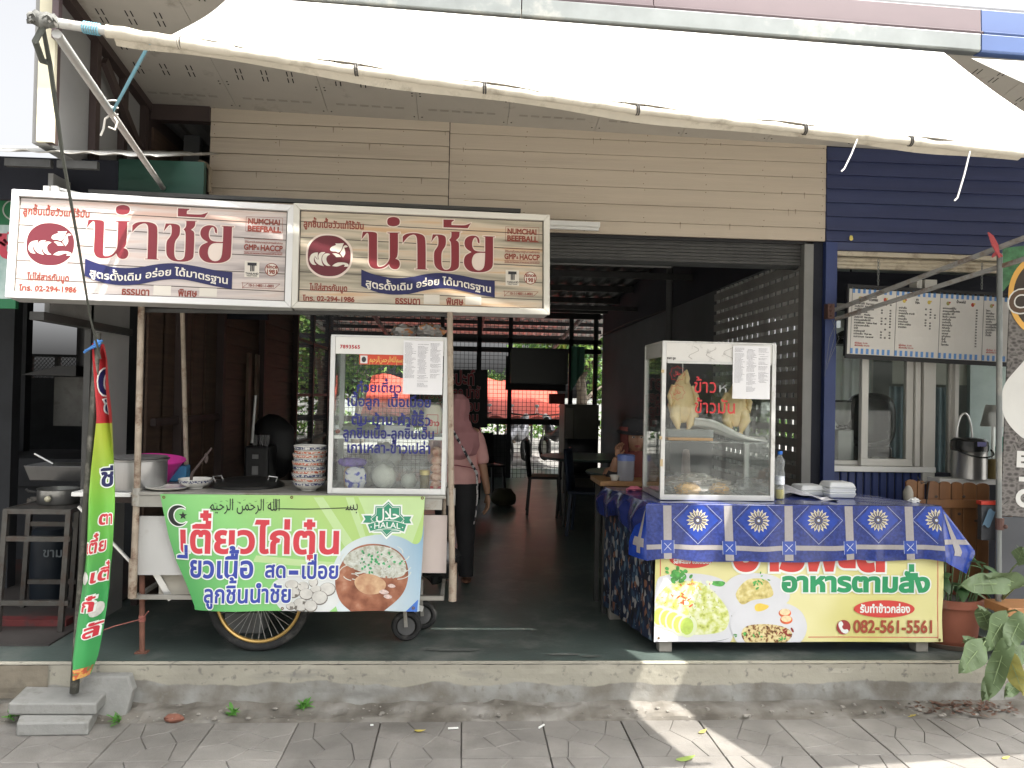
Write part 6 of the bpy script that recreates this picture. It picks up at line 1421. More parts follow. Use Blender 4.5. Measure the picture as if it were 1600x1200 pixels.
for x in xs:
    u = cp_(x, 830)[0]; shape(q, FDb, rect(u-.023, .004, u+.023, DH-.002), .0016); shape(qs, FDb, rect(u-.036, zc-.036, u+.036, zc+.036), .0022)
    for a_ in (0, 1): shape(ql, FDb, line2((u-.02, zc-.02 if a_ else zc+.02), (u+.02, zc+.02 if a_ else zc-.02), .003), .0026)
    for sg_ in (-1, 1): shape(ql, FDb, rect(u+sg_*.036-.001, zc-.036, u+sg_*.036+.001, zc+.036), .0026)
for x in ys:
    u, v = cp_(x, 813); R_ = .135
    def dia(r, c=0): return [(max(0, min(DW, u+a_)), max(.002, min(DH-.001, v+b_))) for a_, b_ in ((-r, 0), (0, -r*.95), (r, 0))]+([(min(DW, u+r-(DH-v-.001) if r > DH-v else u), DH-.001), (u-r+(DH-v-.001), DH-.001)] if r > DH-v else [(u, v+r)])
    shape(qd, FDb, dia(R_*.86), .0009)
    for r_2 in (R_,):
        for a_, b_ in (((-r_2, 0), (0, -r_2*.95)), ((0, -r_2*.95), (r_2, 0)), ((-r_2, 0), (-r_2+(DH-v), DH-v)), ((r_2, 0), (r_2-(DH-v), DH-v))):
            if 0 < u+a_[0] < DW and 0 < u+b_[0] < DW: shape(ql, FDb, line2((u+a_[0], v+a_[1]), (u+b_[0], v+b_[1]-.001), .0018), .0014)
    if u+.062 < DW:
        shape(qf, FDb, dia(.075), .0012) if False else None
    for k in range(16):
        t = 2*math.pi*k/16; 
        if u+.062*math.cos(t) > DW: continue
        shape(qf if k % 2 == 0 else qf, FDb, [(u+.024*math.cos(t-.16), v+.024*math.sin(t-.16)), (u+.048*math.cos(t-.15), v+.048*math.sin(t-.15)), (u+.064*math.cos(t), v+.064*math.sin(t)), (u+.048*math.cos(t+.15), v+.048*math.sin(t+.15)), (u+.024*math.cos(t+.16), v+.024*math.sin(t+.16))], .0022)
        shape(qk, FDb, [(u+.012*math.cos(t-.2), v+.012*math.sin(t-.2)), (u+.044*math.cos(t-.12), v+.044*math.sin(t-.12)), (u+.050*math.cos(t), v+.050*math.sin(t)), (u+.012*math.cos(t+.1), v+.012*math.sin(t+.1))], .0027)
    shape(qk, FDb, ell(u, v, .014, None, 12), .003); shape(ql, FDb, ell(u, v, .008, None, 10), .0034)
for b_, m_, nm in ((q, m_gb, 'bands'), (qd, m_cl2, 'diamonds'), (ql, m_ln, 'lines'), (qf, m_fl, 'petals'), (qk, m_fd, 'flower_hearts'), (qs, m_sq, 'squares')): o_ = part(nm, b_, m_, clo); o_['kind'] = 'stuff'
# right end: corner of the cloth standing out and hanging
def endr(a, b):
    e = FDb.w(DW, DH*(1-b), 0) if True else 0
    tip = at(1523, 862, 4.33); low = at(1508, 896, 4.32); top_ = Vector((tFR.x+.0, 4.29, ZT+.006))
    f = top_.lerp(tip, b) if b < 1 else tip
    outer = top_.lerp(tip, min(1, b*1.0)); base = FDb.w(DW, DH*(1-b), 0); 
    if b > .82: outer = tip.lerp(low, (b-.82)/.18)
    else: outer = top_.lerp(tip, b/.82)
    p = base.lerp(outer, a); p.y += .012*math.sin(a*5)*b; return p
q = MB(); q.grid(endr, 12, 24); part('end_flap', q, m_cl2, clo, smooth=True)
q = MB(); q.grid(lambda a, b: endr(.35+.22*a, .15+.72*b)+Vector((0, -.003, 0)), 4, 16); q.grid(lambda a, b: endr(a*.97, .60+.09*b)+Vector((0, -.0032, 0)), 12, 3); part('end_bands', q, m_gb, clo, smooth=True)
def ends(a, b):     # left end drop, loose folds
    p = tFL.lerp(tBL, a)+Vector((0, -.02*(1-a), .006)); dz = (.19-.05*a+.03*math.sin(a*9)) if a > 0 else DH*.9
    out = Vector((-.035-.03*math.sin(a*11)**2, 0, 0)); return p+out*min(1, b*2)*(1-.3*b)+Vector((0, 0, -dz*b))
q = MB(); q.grid(ends, 40, 12); part('left_drop', q, mat('oilcloth_back', (.02, .03, .13), .15, var=.3, scale=6, coat=.8), clo, smooth=True)
def corner(a, b):    # front left corner fold
    u = FDb.w(0, DH*(1-b), 0); o_ = Vector((tFL.x-.085*min(1, b*1.4), 4.33+.03*b, ZT+.004-.30*b)); p = Vector((tFL.x, 4.29, ZT+.006)).lerp(o_, 1); return u.lerp(p, a)+Vector((0, -.015*math.sin(a*3.14), 0))
q = MB(); q.grid(corner, 10, 12); part('corner_fold', q, m_cl2, clo, smooth=True)
q = MB(); q.grid(lambda a, b: corner(.2+.6*a, .62+.16*b)+Vector((0, -.003, 0)), 8, 3); q.grid(lambda a, b: corner(.4+.2*a, .1+.8*b)+Vector((0, -.0032, 0)), 3, 12); part('corner_bands', q, m_gb, clo, smooth=True)
# dark patterned under cloth on the left side
q = MB()
def sidec(a, b):
    f = Vector((1.068, 4.285, 0)); r = Vector((.935, 5.02, 0)); p = f.lerp(r, a); z = .262+(ZT-.03-.262)*b
    return (p.x+.006*math.sin(a*30)*(1-b), p.y, z+.0)
q.grid(sidec, 30, 20)
sc_ = solo('under_cloth', q, ramp_mat('busy_print', [(0, (.015, .022, .05)), (.38, (.03, .06, .11)), (.55, (.015, .015, .02)), (.68, (.22, .10, .06)), (.76, (.10, .16, .22)), (.84, (.32, .31, .30)), (.92, (.012, .015, .03))], 34, stretch=(1, 1.4, .8), kind='CELL', rough=.6), 'dark busy patterned cloth hanging down the left side of the table', 'cloth', smooth=True)
q = MB(); r_ = random.Random(3)
for i in range(120):
    a = r_.random(); b = r_.random(); p = Vector(sidec(a, b)); d = Vector((0, r_.uniform(-.02, .02), r_.uniform(-.02, .02))); n_ = Vector((-.004, -.0007, 0)); k_ = Vector((-.003*d.y, 0, .0)); w__ = d.cross(Vector((1, 0, 0))).normalized()*.0025
    q.add([p+n_-w__, p+n_+w__, p+n_+w__+d, p+n_-w__+d], [(0, 1, 2, 3)])
o_ = part('pattern_strokes', q, mat('stroke_pale', (.36, .36, .36), .6, var=.5, scale=30), sc_, local=True); o_['kind'] = 'stuff'
# ---- rice display case
Yc = 4.37; rx0 = at(1014.5+18, 700, Yc).x; rx1 = at(1211, 700, Yc).x; rz1 = at(1100, 536, Yc).z
m_alc = mat('case_alu', (.62, .62, .60), .38, .5, var=.08, scale=5, dirt=(.35, .33, .3), dscale=9, damt=.2)
rc = case('display_case', 'aluminium glass case with two hanging chickens on the blue table', rx0, rx1, Yc, Yc+.44, ZT+.009, rz1, .115, m_alc, 'y')
q = MB(); q.box(rx0+.025, rx1-.03, Yc+.03, Yc+.40, 1.352, 1.360); part('shelf', q, glass_mat('shelf_glass', (.8, .88, .86), .05, .3), rc)
FH = Frame((rx0, Yc, ZT+.009), (rx1, Yc, ZT+.009), (rx0, Yc, rz1)); hp_ = FH.px
m_rl = mat('case_red', (.55, .03, .035), .4, var=0)
q = MB()
for s_, x0, x1, yb, h in (('ข้าว', 1084, 1121, 613, 30), ('ข้าวมัน', 1085, 1151, 645, 29)): a = hp_(x0, yb); b = hp_(x1, yb); text(q, FH, s_, a[0], a[1], h*.00355, width=b[0]-a[0], bold=.008, d=-.0085)
part('lettering', q, m_rl, rc)
q = MB(); a = hp_(1122, 613); b = hp_(1138, 613); text(q, FH, 'ห', a[0], a[1], .075, width=b[0]-a[0], bold=.0, d=-.0085); part('worn_letter', q, mat('grey_letter', (.32, .33, .33), .5), rc)
q = MB()
for px, py in ((1059, 584), (1059, 613)):
    u, v = hp_(px, py); o1 = [(u+(.046 if k % 2 == 0 else .036)*math.cos(math.pi*k/8), v+(.046 if k % 2 == 0 else .036)*math.sin(math.pi*k/8)) for k in range(16)]; i1 = [(u+(x-u)*.955, v+(y-v)*.955) for x, y in o1]; shape(q, FH, [o1, i1[::-1]], -.0085)
    text(q, FH, 'ﻝﻼﺣ', u-.022, v-.008, .036, width=.042, bold=0, d=-.0085)
part('star_badge', q, m_rl, rc)
q = MB(); a = hp_(1042, 561); b = hp_(1056, 561); text(q, FH, 'ราคา ถูก', a[0], a[1], .018, width=b[0]-a[0], bold=.03, d=-.0005); part('maker_label', q, ink, rc)
q = MB(); q.box(rx0+.03, rx1-.03, Yc-.003, Yc+.003, rz1-.118, rz1-.104); part('glass_track', q, m_alc, rc)
for px, py, h in ((1035, 580, .018), (1032, 684, .018), (1033, 723, .04)): a = at(px, py, Yc-.002); q = MB(); q.box(a.x-.006, a.x+.01, Yc-.0035, Yc-.001, a.z-h/2, a.z+h/2); part('tape', q, mat('tape_tan', (.55, .42, .24), .5), rc)
q = MB(); r_ = random.Random(12)
for i in range(3):
    x = rx0+.18+.1*i; pts = [(x+.02*math.sin(t*2+i)*1.5, z_) for t, z_ in [(k*.5, rz1-.02-.012*k) for k in range(7)]]
    for k in range(6): 
        a_, b_ = pts[k], pts[k+1]; q.bar((a_[0], Yc+.0015, a_[1]), (b_[0], Yc+.0015, b_[1]), .0012, .002)
part('marble_veins', q, mat('vein', (.35, .34, .32), .5), rc)['kind'] = 'stuff'
notice(FH, (1145, 540), (1202, 624), 'white printed notice taped to the rice case, corner in the sun')
# chickens: plucked birds hung by the neck
m_ck = mat('chicken_skin', (.82, .62, .32), .32, var=.12, scale=9, bump=.4, bscale=90, coat=.5)
def chicken(px, py, Y, lab, rz, sc=1.):
    a = at(px, py, Y); t = thing('chicken', lab, 'chicken', (a.x, Y, a.z), rz, 'chickens hung in the rice case'); M3 = Matrix.Rotation(.12, 3, 'Y')
    prof = [(0, .135), (.022, .13), (.034, .105), (.052, .07), (.066, .02), (.070, -.03), (.060, -.075), (.040, -.11), (.018, -.122), (0, -.124)]
    q = MB(); vs = []; n_ = 22
    for r, z in prof:
        for j in range(n_):
            th = 2*math.pi*j/n_; k = 1+.10*noise.noise(Vector((math.cos(th)*1.5, math.sin(th)*1.5, z*16)))+(.10*math.cos(2*th) if z < 0 else 0)
            vs.append((r*k*math.cos(th)*sc, r*.78*k*math.sin(th)*sc, z*sc))
    q.add(vs, [(i*n_+j, i*n_+(j+1) % n_, (i+1)*n_+(j+1) % n_, (i+1)*n_+j) for i in range(len(prof)-1) for j in range(n_)]); part('body', q, m_ck, t, local=True, smooth=True, weld=True)
    for s_ in (-1, 1):
        q = MB(); q.tube([(s_*.042*sc, -.02, -.03*sc), (s_*.052*sc, -.03, -.085*sc), (s_*.036*sc, -.026, -.125*sc), (s_*.030*sc, -.02, -.150*sc), (s_*.028*sc, -.018, -.158*sc)], [.030*sc, .030*sc, .021*sc, .010*sc, .013*sc], 12); part('leg', q, m_ck, t, local=True, smooth=True)
        q = MB(); q.tube([(s_*.050*sc, -.0, .075*sc), (s_*.075*sc, -.01, .02*sc), (s_*.070*sc, -.025, -.03*sc), (s_*.055*sc, -.03, .0)], [.016*sc, .017*sc, .014*sc, .006*sc], 10); part('wing', q, m_ck, t, local=True, smooth=True)
    q = MB(); q.tube([(0, 0, .125*sc), (.012, -.02, .150*sc), (.018, -.03, .115*sc), (.008, -.035, .085*sc)], [.017*sc, .015*sc, .013*sc, .012*sc], 10); part('neck', q, m_ck, t, local=True, smooth=True)
    q = MB(); q.tube([(0, 0, .14*sc), (0, 0, .235*sc)], .003); part('hook', q, m_alu, t, local=True)
    return t
chicken(1066, 625, 4.50, 'pale whole chicken hung at the left of the rice case', .15, 1.08)
chicken(1150, 634, 4.50, 'golden whole chicken hung partly behind the paper notice', -.3, 1.0)
q = MB(); q.tube([(rx0+.02, 4.50, rz1-.10), (rx1-.02, 4.50, rz1-.10)], .006); part('hanging_rail', q, m_alu, rc)
# tray, foil, board and plastic in the case
xs_ = at(1075, 685, 4.5).x
q = MB(); q.box(xs_-.14, xs_+.12, 4.41, 4.62, 1.362, 1.378); solo('board', q, mat('orange_board', (.55, .28, .09), .5, var=.1), 'thin orange edged chopping board on the case shelf', 'board', bev=.003)
q = MB(); q.box(xs_-.15, xs_+.12, 4.40, 4.66, 1.380, 1.425); solo('plastic_box', q, film_mat('box_clear', (.72, .76, .76), .35), 'clear shallow plastic box lying on the orange board', 'box', bev=.008)
a = at(1085, 655, 4.45); b = at(1197, 690, 4.43)
def foil(u, v): p = a.lerp(b, u); return (p.x, p.y+.10*v-.02, p.z+.012-.055*v*(1-u)+.012*math.sin(u*7)+.010*math.sin(v*9+u*4)-.01)
q = MB(); q.grid(foil, 30, 10); solo('towel', q, mat('white_film', (.74, .73, .70), .25, var=.06, coat=.6), 'white cloth and film sliding down across the case shelf', 'cloth', smooth=True, solid=.012)
r_ = random.Random(8)
m_crk = film_mat('crinkle', (.85, .83, .78), .22, .10)
def crumple(c, rx, ry, rz, seed, m, lab, cat='bag', nm='plastic_bag', amp=.5, ang=None):
    q = MB(); q.blob(c, rx, ry, rz, 34, 20, amp, 3.2, seed); return solo(nm, q, m, lab, cat, smooth=ang is None)
for i, (px, rx) in enumerate(((1075, .075), (1124, .055))):
    x = at(px, 745, 4.5).x; q = MB(); q.blob((x, 4.5, ZT+.055), rx, .06, .040, 16, 10, .25, 3, i+3); solo('fried_food', q, mat('fried', (.75, .45, .18), .4, var=.35, scale=30, bump=.5), ('flat pile' if i == 0 else 'rounder lump')+' of fried food wrapped in film at the case bottom', 'food', smooth=True)
crumple((at(1095, 745, 4.5).x, 4.5, ZT+.075), .17, .12, .065, 41, m_crk, 'crinkled shiny film heaped over the fried food')
crumple((at(1175, 755, 4.55).x, 4.55, ZT+.06), .10, .12, .055, 43, m_bag, 'slack clear bag in the right corner of the case bottom')
crumple((at(1060, 755, 4.68).x, 4.66, ZT+.07), .09, .08, .06, 45, m_bag, 'slack clear bag in the left rear corner of the case')
q = MB(); x = at(1072, 720, 4.9).x; q.lathe([(0, 0), (.028, 0), (.030, .06), (.026, .16), (.024, .22), (.018, .25), (0, .255)], (x, 4.90, ZT+.008), 18); solo('pink_bottle', q, mat('pinkish', (.50, .36, .33), .4, var=.2, scale=20), 'pinkish capped bottle standing behind the rice case', 'bottle', smooth=True)
# beside the case
c_ = at(1217.5, 780, 4.50); bo = thing('oil_bottle', 'clear bottle with blue cap and a little yellow oil', 'bottle', (c_.x, 4.50, ZT+.007))
z0_ = ZT+.007
q = MB(); q.lathe([(0, 0), (.026, 0), (.029, .01), (.029, .06), (.026, .075), (.029, .09), (.029, .15), (.024, .175), (.028, .2), (.026, .225), (.013, .25), (.012, .262)], (c_.x, 4.50, z0_), 24); part('body', q, film_mat('bottle_clear', (.8, .84, .84), .25, .08), bo, smooth=True)
q = MB(); q.lathe([(0, .003), (.025, .003), (.026, .055), (0, .055)], (c_.x, 4.50, z0_), 20); part('oil', q, mat('oil', (.55, .48, .12), .1, var=0), bo, smooth=True)
q = MB(); q.lathe([(.0295, .085), (.0295, .135)], (c_.x, 4.50, z0_), 24); part('label', q, mat('bottle_label', (.66, .70, .74), .4, var=.25, scale=60), bo, smooth=True)
q = MB(); q.lathe([(.0145, .258), (.0150, .278), (0, .279)], (c_.x, 4.50, z0_), 18); part('cap', q, mat('cap_blue', (.02, .16, .62), .35, var=0), bo, smooth=True)
def foambox(px, Y, w_, zb, lab, grp, rz=0.):
    x = at(px, 765, Y).x; t = thing('foam_box', lab, 'box', (x, Y, zb), rz, grp)
    def tap(x0, x1, z0, z1, i): 
        q = MB(); vs = [(sx*(x0 if z == z0 else x1), sy*(x0 if z == z0 else x1)*.9, z) for z in (z0, z1) for sx, sy in ((-1, -1), (1, -1), (1, 1), (-1, 1))]
        q.add(vs, [(3, 2, 1, 0), (4, 5, 6, 7), (0, 1, 5, 4), (1, 2, 6, 5), (2, 3, 7, 6), (3, 0, 4, 7)]); return q
    part('base', tap(w_*.86, w_, 0, .030, 0), _M['foam'], t, local=True, bev=.006); part('lid', tap(w_*1.0, w_*.82, .032, .064, 0), _M['foam'], t, local=True, bev=.010); return t
for k in range(2): foambox(1308, 4.62, .085, ZT+.008+k*.028, 'white foam takeaway box in the nearer stack on the table, %s' % ('lower' if k == 0 else 'upper'), 'foam takeaway boxes')
foambox(1262, 4.70, .085, ZT+.008, 'white foam takeaway box behind, beside the stacked pair', 'foam takeaway boxes', .1)
def sheet_(u, v):
    a = at(1226, 765, 4.62); b = at(1312, 785, 4.40); p = a.lerp(b, u); return (p.x, p.y+.16*v, ZT+.010+.05*math.exp(-((u-.25)/.28)**2)*(.4+.6*v)+.006*math.sin(u*15+v*5)+.012*u*0)
q = MB(); q.grid(sheet_, 40, 14); solo('plastic_sheet', q, mat('sheet_white', (.72, .72, .76), .3, var=.05), 'white plastic sheet lying on the blue cloth by the oil bottle', 'sheet', smooth=True, solid=.0015)
q = MB(); a = at(1428, 784, 4.42); q.blob((a.x, 4.42, ZT+.016), .035, .02, .016, 14, 8, .7, 5, 3); solo('tissue', q, m_white, 'crumpled white tissue near the right edge of the table', 'tissue')
q = MB(); a = at(991, 764, 4.80); q.blob((a.x, 4.80, ZT+.02), .05, .03, .014, 16, 8, .6, 4, 6); solo('pink_cloth', q, mat('pink_rag', (.68, .18, .26), .8), 'pink rag lying at the left end of the blue table', 'cloth', smooth=True)
# ================================================================= PEOPLE
def skin(name, verts, edges, radii, m, parent, root=0, sub=2, local=True):
    me = bpy.data.meshes.new(name); me.materials.append(m); bm = bmesh.new(); L = bm.verts.layers.skin.verify()
    vv = [bm.verts.new(v) for v in verts]
    for e in edges: bm.edges.new((vv[e[0]], vv[e[1]]))
    for i, v in enumerate(vv): r = radii[i]; v[L].radius = r if isinstance(r, tuple) else (r, r); v[L].use_root = (i == root)
    bm.to_mesh(me); bm.free(); o = bpy.data.objects.new(name, me); COL.objects.link(o)
    k = o.modifiers.new('skin', 'SKIN'); k.use_smooth_shade = True; k.branch_smoothing = .4
    u = o.modifiers.new('sub', 'SUBSURF'); u.levels = sub; u.render_levels = sub
    if parent is not None:
        o.parent = parent
        if not local: o.matrix_parent_inverse = _MW[parent.name].inverted()
    return o
def loft(secs, n=24, amp=0., seed=0, f=4., cap=True):
    """secs: (cx, cy, z, rx, ry[, twist]) from bottom to top"""
    q = MB(); vs = []
    for i, s_ in enumerate(secs):
        cx, cy, z, rx, ry = s_[:5]
        for j in range(n):
            t = 2*math.pi*j/n; k = 1+amp*noise.noise(Vector((math.cos(t)*f, math.sin(t)*f, z*f*1.5+seed)))
            vs.append((cx+rx*k*math.cos(t), cy+ry*k*math.sin(t), z))
    fs = [(i*n+j, i*n+(j+1) % n, (i+1)*n+(j+1) % n, (i+1)*n+j) for i in range(len(secs)-1) for j in range(n)]
    if cap: fs += [tuple(range(n))[::-1], tuple((len(secs)-1)*n+j for j in range(n))]
    q.add(vs, fs); return q
def interp(secs, k=3):
    out = []
    for a, b in zip(secs, secs[1:]):
        for i in range(k): t = i/k; t2 = t*t*(3-2*t); out.append(tuple(x+(y-x)*(t if j == 2 else t2) for j, (x, y) in enumerate(zip(a, b))))
    return out+[secs[-1]]
m_skin = mat('skin_tan', (.33, .185, .115), .5, var=.06, scale=12)
m_pink = mat('blouse_pink', (.62, .34, .32), .8, var=.07, scale=6, bump=.3, bscale=60); m_hij = mat('hijab_rose', (.40, .19, .20), .85, var=.08, scale=5, bump=.3, bscale=80)
m_trs = mat('trousers_black', (.014, .014, .016), .8, var=.15, bump=.3)
P1 = thing('person', 'standing person seen from behind in pink blouse, rose headscarf and black trousers', 'person', (-.03, 5.85, ZF), 0)
H = 1.40   # everything below in metres above the floor, person faces away (+Y)
s_ = H/1.58
def S(l): return [(x*s_, y*s_, z*s_) for x, y, z in l]
V = S([(0, 0, .84), (0, .01, .98), (0, .0, 1.14), (0, -.01, 1.27), (0, .0, 1.345), (0, .02, 1.42), (0, .03, 1.50),      # 0-6 spine, neck, head
       (.15, 0, 1.265), (.205, -.005, 1.04), (.255, -.01, .80), (.262, 0, .745),                                       # 7-10 right arm
       (-.15, 0, 1.265), (-.195, .03, 1.05), (-.16, .20, .98), (-.13, .24, .99),                                    # 11-14 left arm
       (.085, 0, .80), (.09, .0, .46), (.095, -.01, .08), (.10, .09, .035), (-.085, 0, .80), (-.075, .03, .46), (-.07, .06, .08), (-.07, .16, .035)])
E_ = [(0, 1), (1, 2), (2, 3), (3, 4), (4, 5), (5, 6), (3, 7), (7, 8), (8, 9), (9, 10), (3, 11), (11, 12), (12, 13), (13, 14), (0, 15), (15, 16), (16, 17), (17, 18), (0, 19), (19, 20), (20, 21), (21, 22)]
R = [.125, .115, .12, .10, .048, .082, .078, .055, .042, .030, .026, .055, .042, .030, .026, .088, .056, .036, .034, .088, .056, .036, .034]
skin('body', V, E_, [r*s_ for r in R], m_skin, P1)
def hand(root, dirv, side, par, nm='hand', sc=1., curl=.35, m=None):
    """palm and five fingers; dirv points from the wrist to the fingertips, side towards the thumb"""
    d = Vector(dirv).normalized(); sd = Vector(side); sd = (sd-d*sd.dot(d)).normalized(); pn = d.cross(sd).normalized(); r = Vector(root)
    vs = [tuple(r), tuple(r+d*.045*sc), tuple(r+d*.075*sc)]; es = [(0, 1), (1, 2)]; rr = [(.020*sc, .016*sc), (.034*sc, .015*sc), (.034*sc, .013*sc)]
    o = skin(nm, vs, es, rr, m or m_skin, par, 0, 2)
    for k, (off, ln) in enumerate(((.026, .070), (.009, .080), (-.009, .074), (-.025, .058))):
        a = r+d*.072*sc+sd*off*sc; b = a+d*ln*.42*sc-pn*curl*.010*sc; c = b+(d*ln*.32-pn*curl*.030)*sc; e = c+(d*ln*.20-pn*curl*.035)*sc
        f = skin('finger', [tuple(p) for p in (a-d*.015*sc, a, b, c, e)], [(0, 1), (1, 2), (2, 3), (3, 4)], [.0085*sc, .0092*sc, .0085*sc, .0075*sc, .006*sc], m or m_skin, o, 0, 1); f.parent = o
    a = r+d*.022*sc+sd*.024*sc; b = a+(d*.022+sd*.022)*sc; c = b+(d*.030+sd*.006-pn*.008)*sc
    skin('thumb', [tuple(a-sd*.008*sc), tuple(a), tuple(b), tuple(c)], [(0, 1), (1, 2), (2, 3)], [.011*sc, .012*sc, .0095*sc, .0075*sc], m or m_skin, o, 0, 1)
    return o
hand((.262*s_, 0, .745*s_), (.06, .03, -1), (-.3, 1, 0), P1, sc=1.0, curl=.5); hand((-.13*s_, .24*s_, .99*s_), (.4, 1, .05), (0, 0, 1), P1, sc=.95)
blouse = loft(interp([(0, 0, .845*s_, .205*s_, .150*s_), (0, 0, .90*s_, .200*s_, .150*s_), (0, 0, 1.02*s_, .172*s_, .125*s_), (0, 0, 1.14*s_, .188*s_, .128*s_), (0, 0, 1.23*s_, .190*s_, .115*s_), (0, 0, 1.31*s_, .125*s_, .085*s_), (0, 0, 1.35*s_, .06*s_, .06*s_)], 5), 44, .09, 2, 5)
part('blouse', blouse, m_pink, P1, local=True, smooth=True)
for sg, pts in ((1, [(.135, 0, 1.275), (.178, -.002, 1.19), (.205, -.005, 1.07), (.222, -.008, .99)]), (-1, [(-.135, 0, 1.275), (-.175, .01, 1.17), (-.195, .03, 1.05), (-.185, .1, 1.01)])):
    q = MB(); q.tube(S(pts), [.062*s_, .064*s_, .058*s_, .062*s_], 16); part('sleeve', q, m_pink, P1, local=True, smooth=True, sub=1)
hij = loft(interp([(0, -.03, 1.03*s_, .015, .012), (0, -.035, 1.05*s_, .10*s_, .11*s_), (0, -.03, 1.09*s_, .165*s_, .135*s_), (0, -.02, 1.16*s_, .190*s_, .142*s_), (0, -.01, 1.25*s_, .182*s_, .128*s_), (0, .0, 1.32*s_, .118*s_, .098*s_), (0, .01, 1.385*s_, .092*s_, .095*s_), (0, .018, 1.46*s_, .102*s_, .112*s_), (0, .022, 1.53*s_, .090*s_, .105*s_), (0, .022, 1.575*s_, .05*s_, .065*s_), (0, .022, 1.585*s_, .01, .01)], 5), 44, .13, 5, 4.2, cap=True)
part('headscarf', hij, m_hij, P1, local=True, smooth=True)
for sg in (1, -1):
    x = .082*sg; y_ = 0 if sg > 0 else .04
    tr_ = loft(interp([(x*1.15*s_, (y_-.005)*s_, .07*s_, .062*s_, .066*s_), (x*1.1*s_, y_*s_, .25*s_, .068*s_, .074*s_), (x*s_, y_*.6*s_, .47*s_, .080*s_, .088*s_), (x*s_, 0, .68*s_, .100*s_, .110*s_), (x*.85*s_, 0, .86*s_, .108*s_, .125*s_), (x*.7*s_, 0, .92*s_, .10*s_, .12*s_)]), 22, .07, sg*3, 4); part('trouser_leg', tr_, m_trs, P1, local=True, smooth=True)
q = MB(); pts = []
for i in range(26):
    t = i/25; x = -.07+.235*t; z = 1.34-.40*t; y = -.155+.02*abs(t-.5)-.0; pts.append((x*s_, y*s_-.004, z*s_))
pts += [(.168*s_, -.165*s_, .90*s_), (.175*s_, -.165*s_, .75*s_), (.165*s_, -.16*s_, .60*s_), (.15*s_, -.15*s_, .52*s_)]
q.tube(pts, [.010]*26+[.008, .006, .005, .004], 8); part('bag_strap', q, ramp_mat('strap_print', [(0, (.02, .02, .03)), (.5, (.03, .03, .04)), (.55, (.5, .48, .48)), (1, (.55, .53, .52))], 42, rough=.6, kind='CELL'), P1, local=True, smooth=True)
q = MB(); q.tube([(x*s_, -.155*s_, z*s_) for x, z in ((-.18, .99), (-.1, 1.0), (0, 1.0), (.1, .985), (.17, .965))], .0035, 6); part('waist_tie', q, mat('tie_crimson', (.22, .03, .05), .7), P1, local=True, smooth=True)
for sg in (1, -1): q = MB(); q.blob((.098*sg*s_, .05 if sg > 0 else .10, .02), .042, .11, .016, 14, 8); part('sandal', q, mat('sandal_brown', (.16, .08, .05), .6), P1, local=True, smooth=True)
# ---- seated person behind the table, hand raised
Yp = 5.45; fc_ = at(992, 685, Yp)
P2 = thing('person', 'seated person in dark clothes and red scarf holding up one hand', 'person', (fc_.x, Yp, ZF), 0)
hz = fc_.z-ZF     # height of the middle of the face above the floor
m_dkc = mat('dark_cloth', (.022, .022, .026), .85, var=.2, bump=.3); m_rsc = mat('red_scarf', (.17, .045, .04), .85, var=.12, scale=6, bump=.4, bscale=50); m_skin2 = mat('skin_warm', (.36, .20, .13), .5, var=.05)
V = [(0, .10, hz-.62), (0, .08, hz-.42), (0, .05, hz-.22), (0, .04, hz-.13), (0, .02, hz-.03), (0, .02, hz+.06), (-.17, .05, hz-.24), (-.21, -.03, hz-.44), (-.165, -.13, hz-.17), (-.150, -.13, hz-.12), (.17, .05, hz-.24), (.2, -.04, hz-.46), (.06, -.24, hz-.50), (.02, -.26, hz-.50),
     (-.09, -.02, hz-.66), (-.1, -.38, hz-.62), (-.1, -.38, .06), (-.1, -.48, .035), (.09, -.02, hz-.66), (.1, -.38, hz-.62), (.1, -.38, .06), (.1, -.48, .035)]
E_ = [(0, 1), (1, 2), (2, 3), (3, 4), (4, 5), (2, 6), (6, 7), (7, 8), (8, 9), (2, 10), (10, 11), (11, 12), (12, 13), (0, 14), (14, 15), (15, 16), (16, 17), (0, 18), (18, 19), (19, 20), (20, 21)]
R = [.14, .13, .12, .05, .078, .080, .055, .042, .028, .024, .055, .042, .028, .024, .09, .06, .04, .034, .09, .06, .04, .034]
skin('body', V, E_, R, m_skin2, P2)
# face: forehead, cheeks, nose, lips, chin, eyes on the front (-Y)
q = MB(); n_, m_ = 36, 26; vs = []
for i in range(m_+1):
    ph = -math.pi/2+math.pi*i/m_
    for j in range(n_):
        th = 2*math.pi*j/n_; d = Vector((math.cos(th)*math.cos(ph), math.sin(th)*math.cos(ph), math.sin(ph)))
        x = d.x*.070*(1-.16*max(0, -d.z)**1.5); y = d.y*.086; z = d.z*.108
        fr_ = max(0, -d.y)
        g = lambda cx, cz, sx, sz: math.exp(-((x-cx)/sx)**2-((z-cz)/sz)**2)*fr_
        y -= .020*g(0, -.012, .009, .016)+.010*g(0, .012, .007, .022)+.010*g(0, -.052, .020, .012)+.008*g(0, -.088, .022, .014)+.006*g(.034, -.02, .02, .02)+.006*g(-.034, -.02, .02, .02)-.009*g(.027, .012, .014, .010)-.009*g(-.027, .012, .014, .010)-.004*g(0, -.043, .024, .003)
        vs.append((x, y-.005, z+hz))
q.add(vs, [(i*n_+j, i*n_+(j+1) % n_, (i+1)*n_+(j+1) % n_, (i+1)*n_+j) for i in range(m_) for j in range(n_)]); fa_ = part('face', q, m_skin2, P2, local=True, smooth=True)
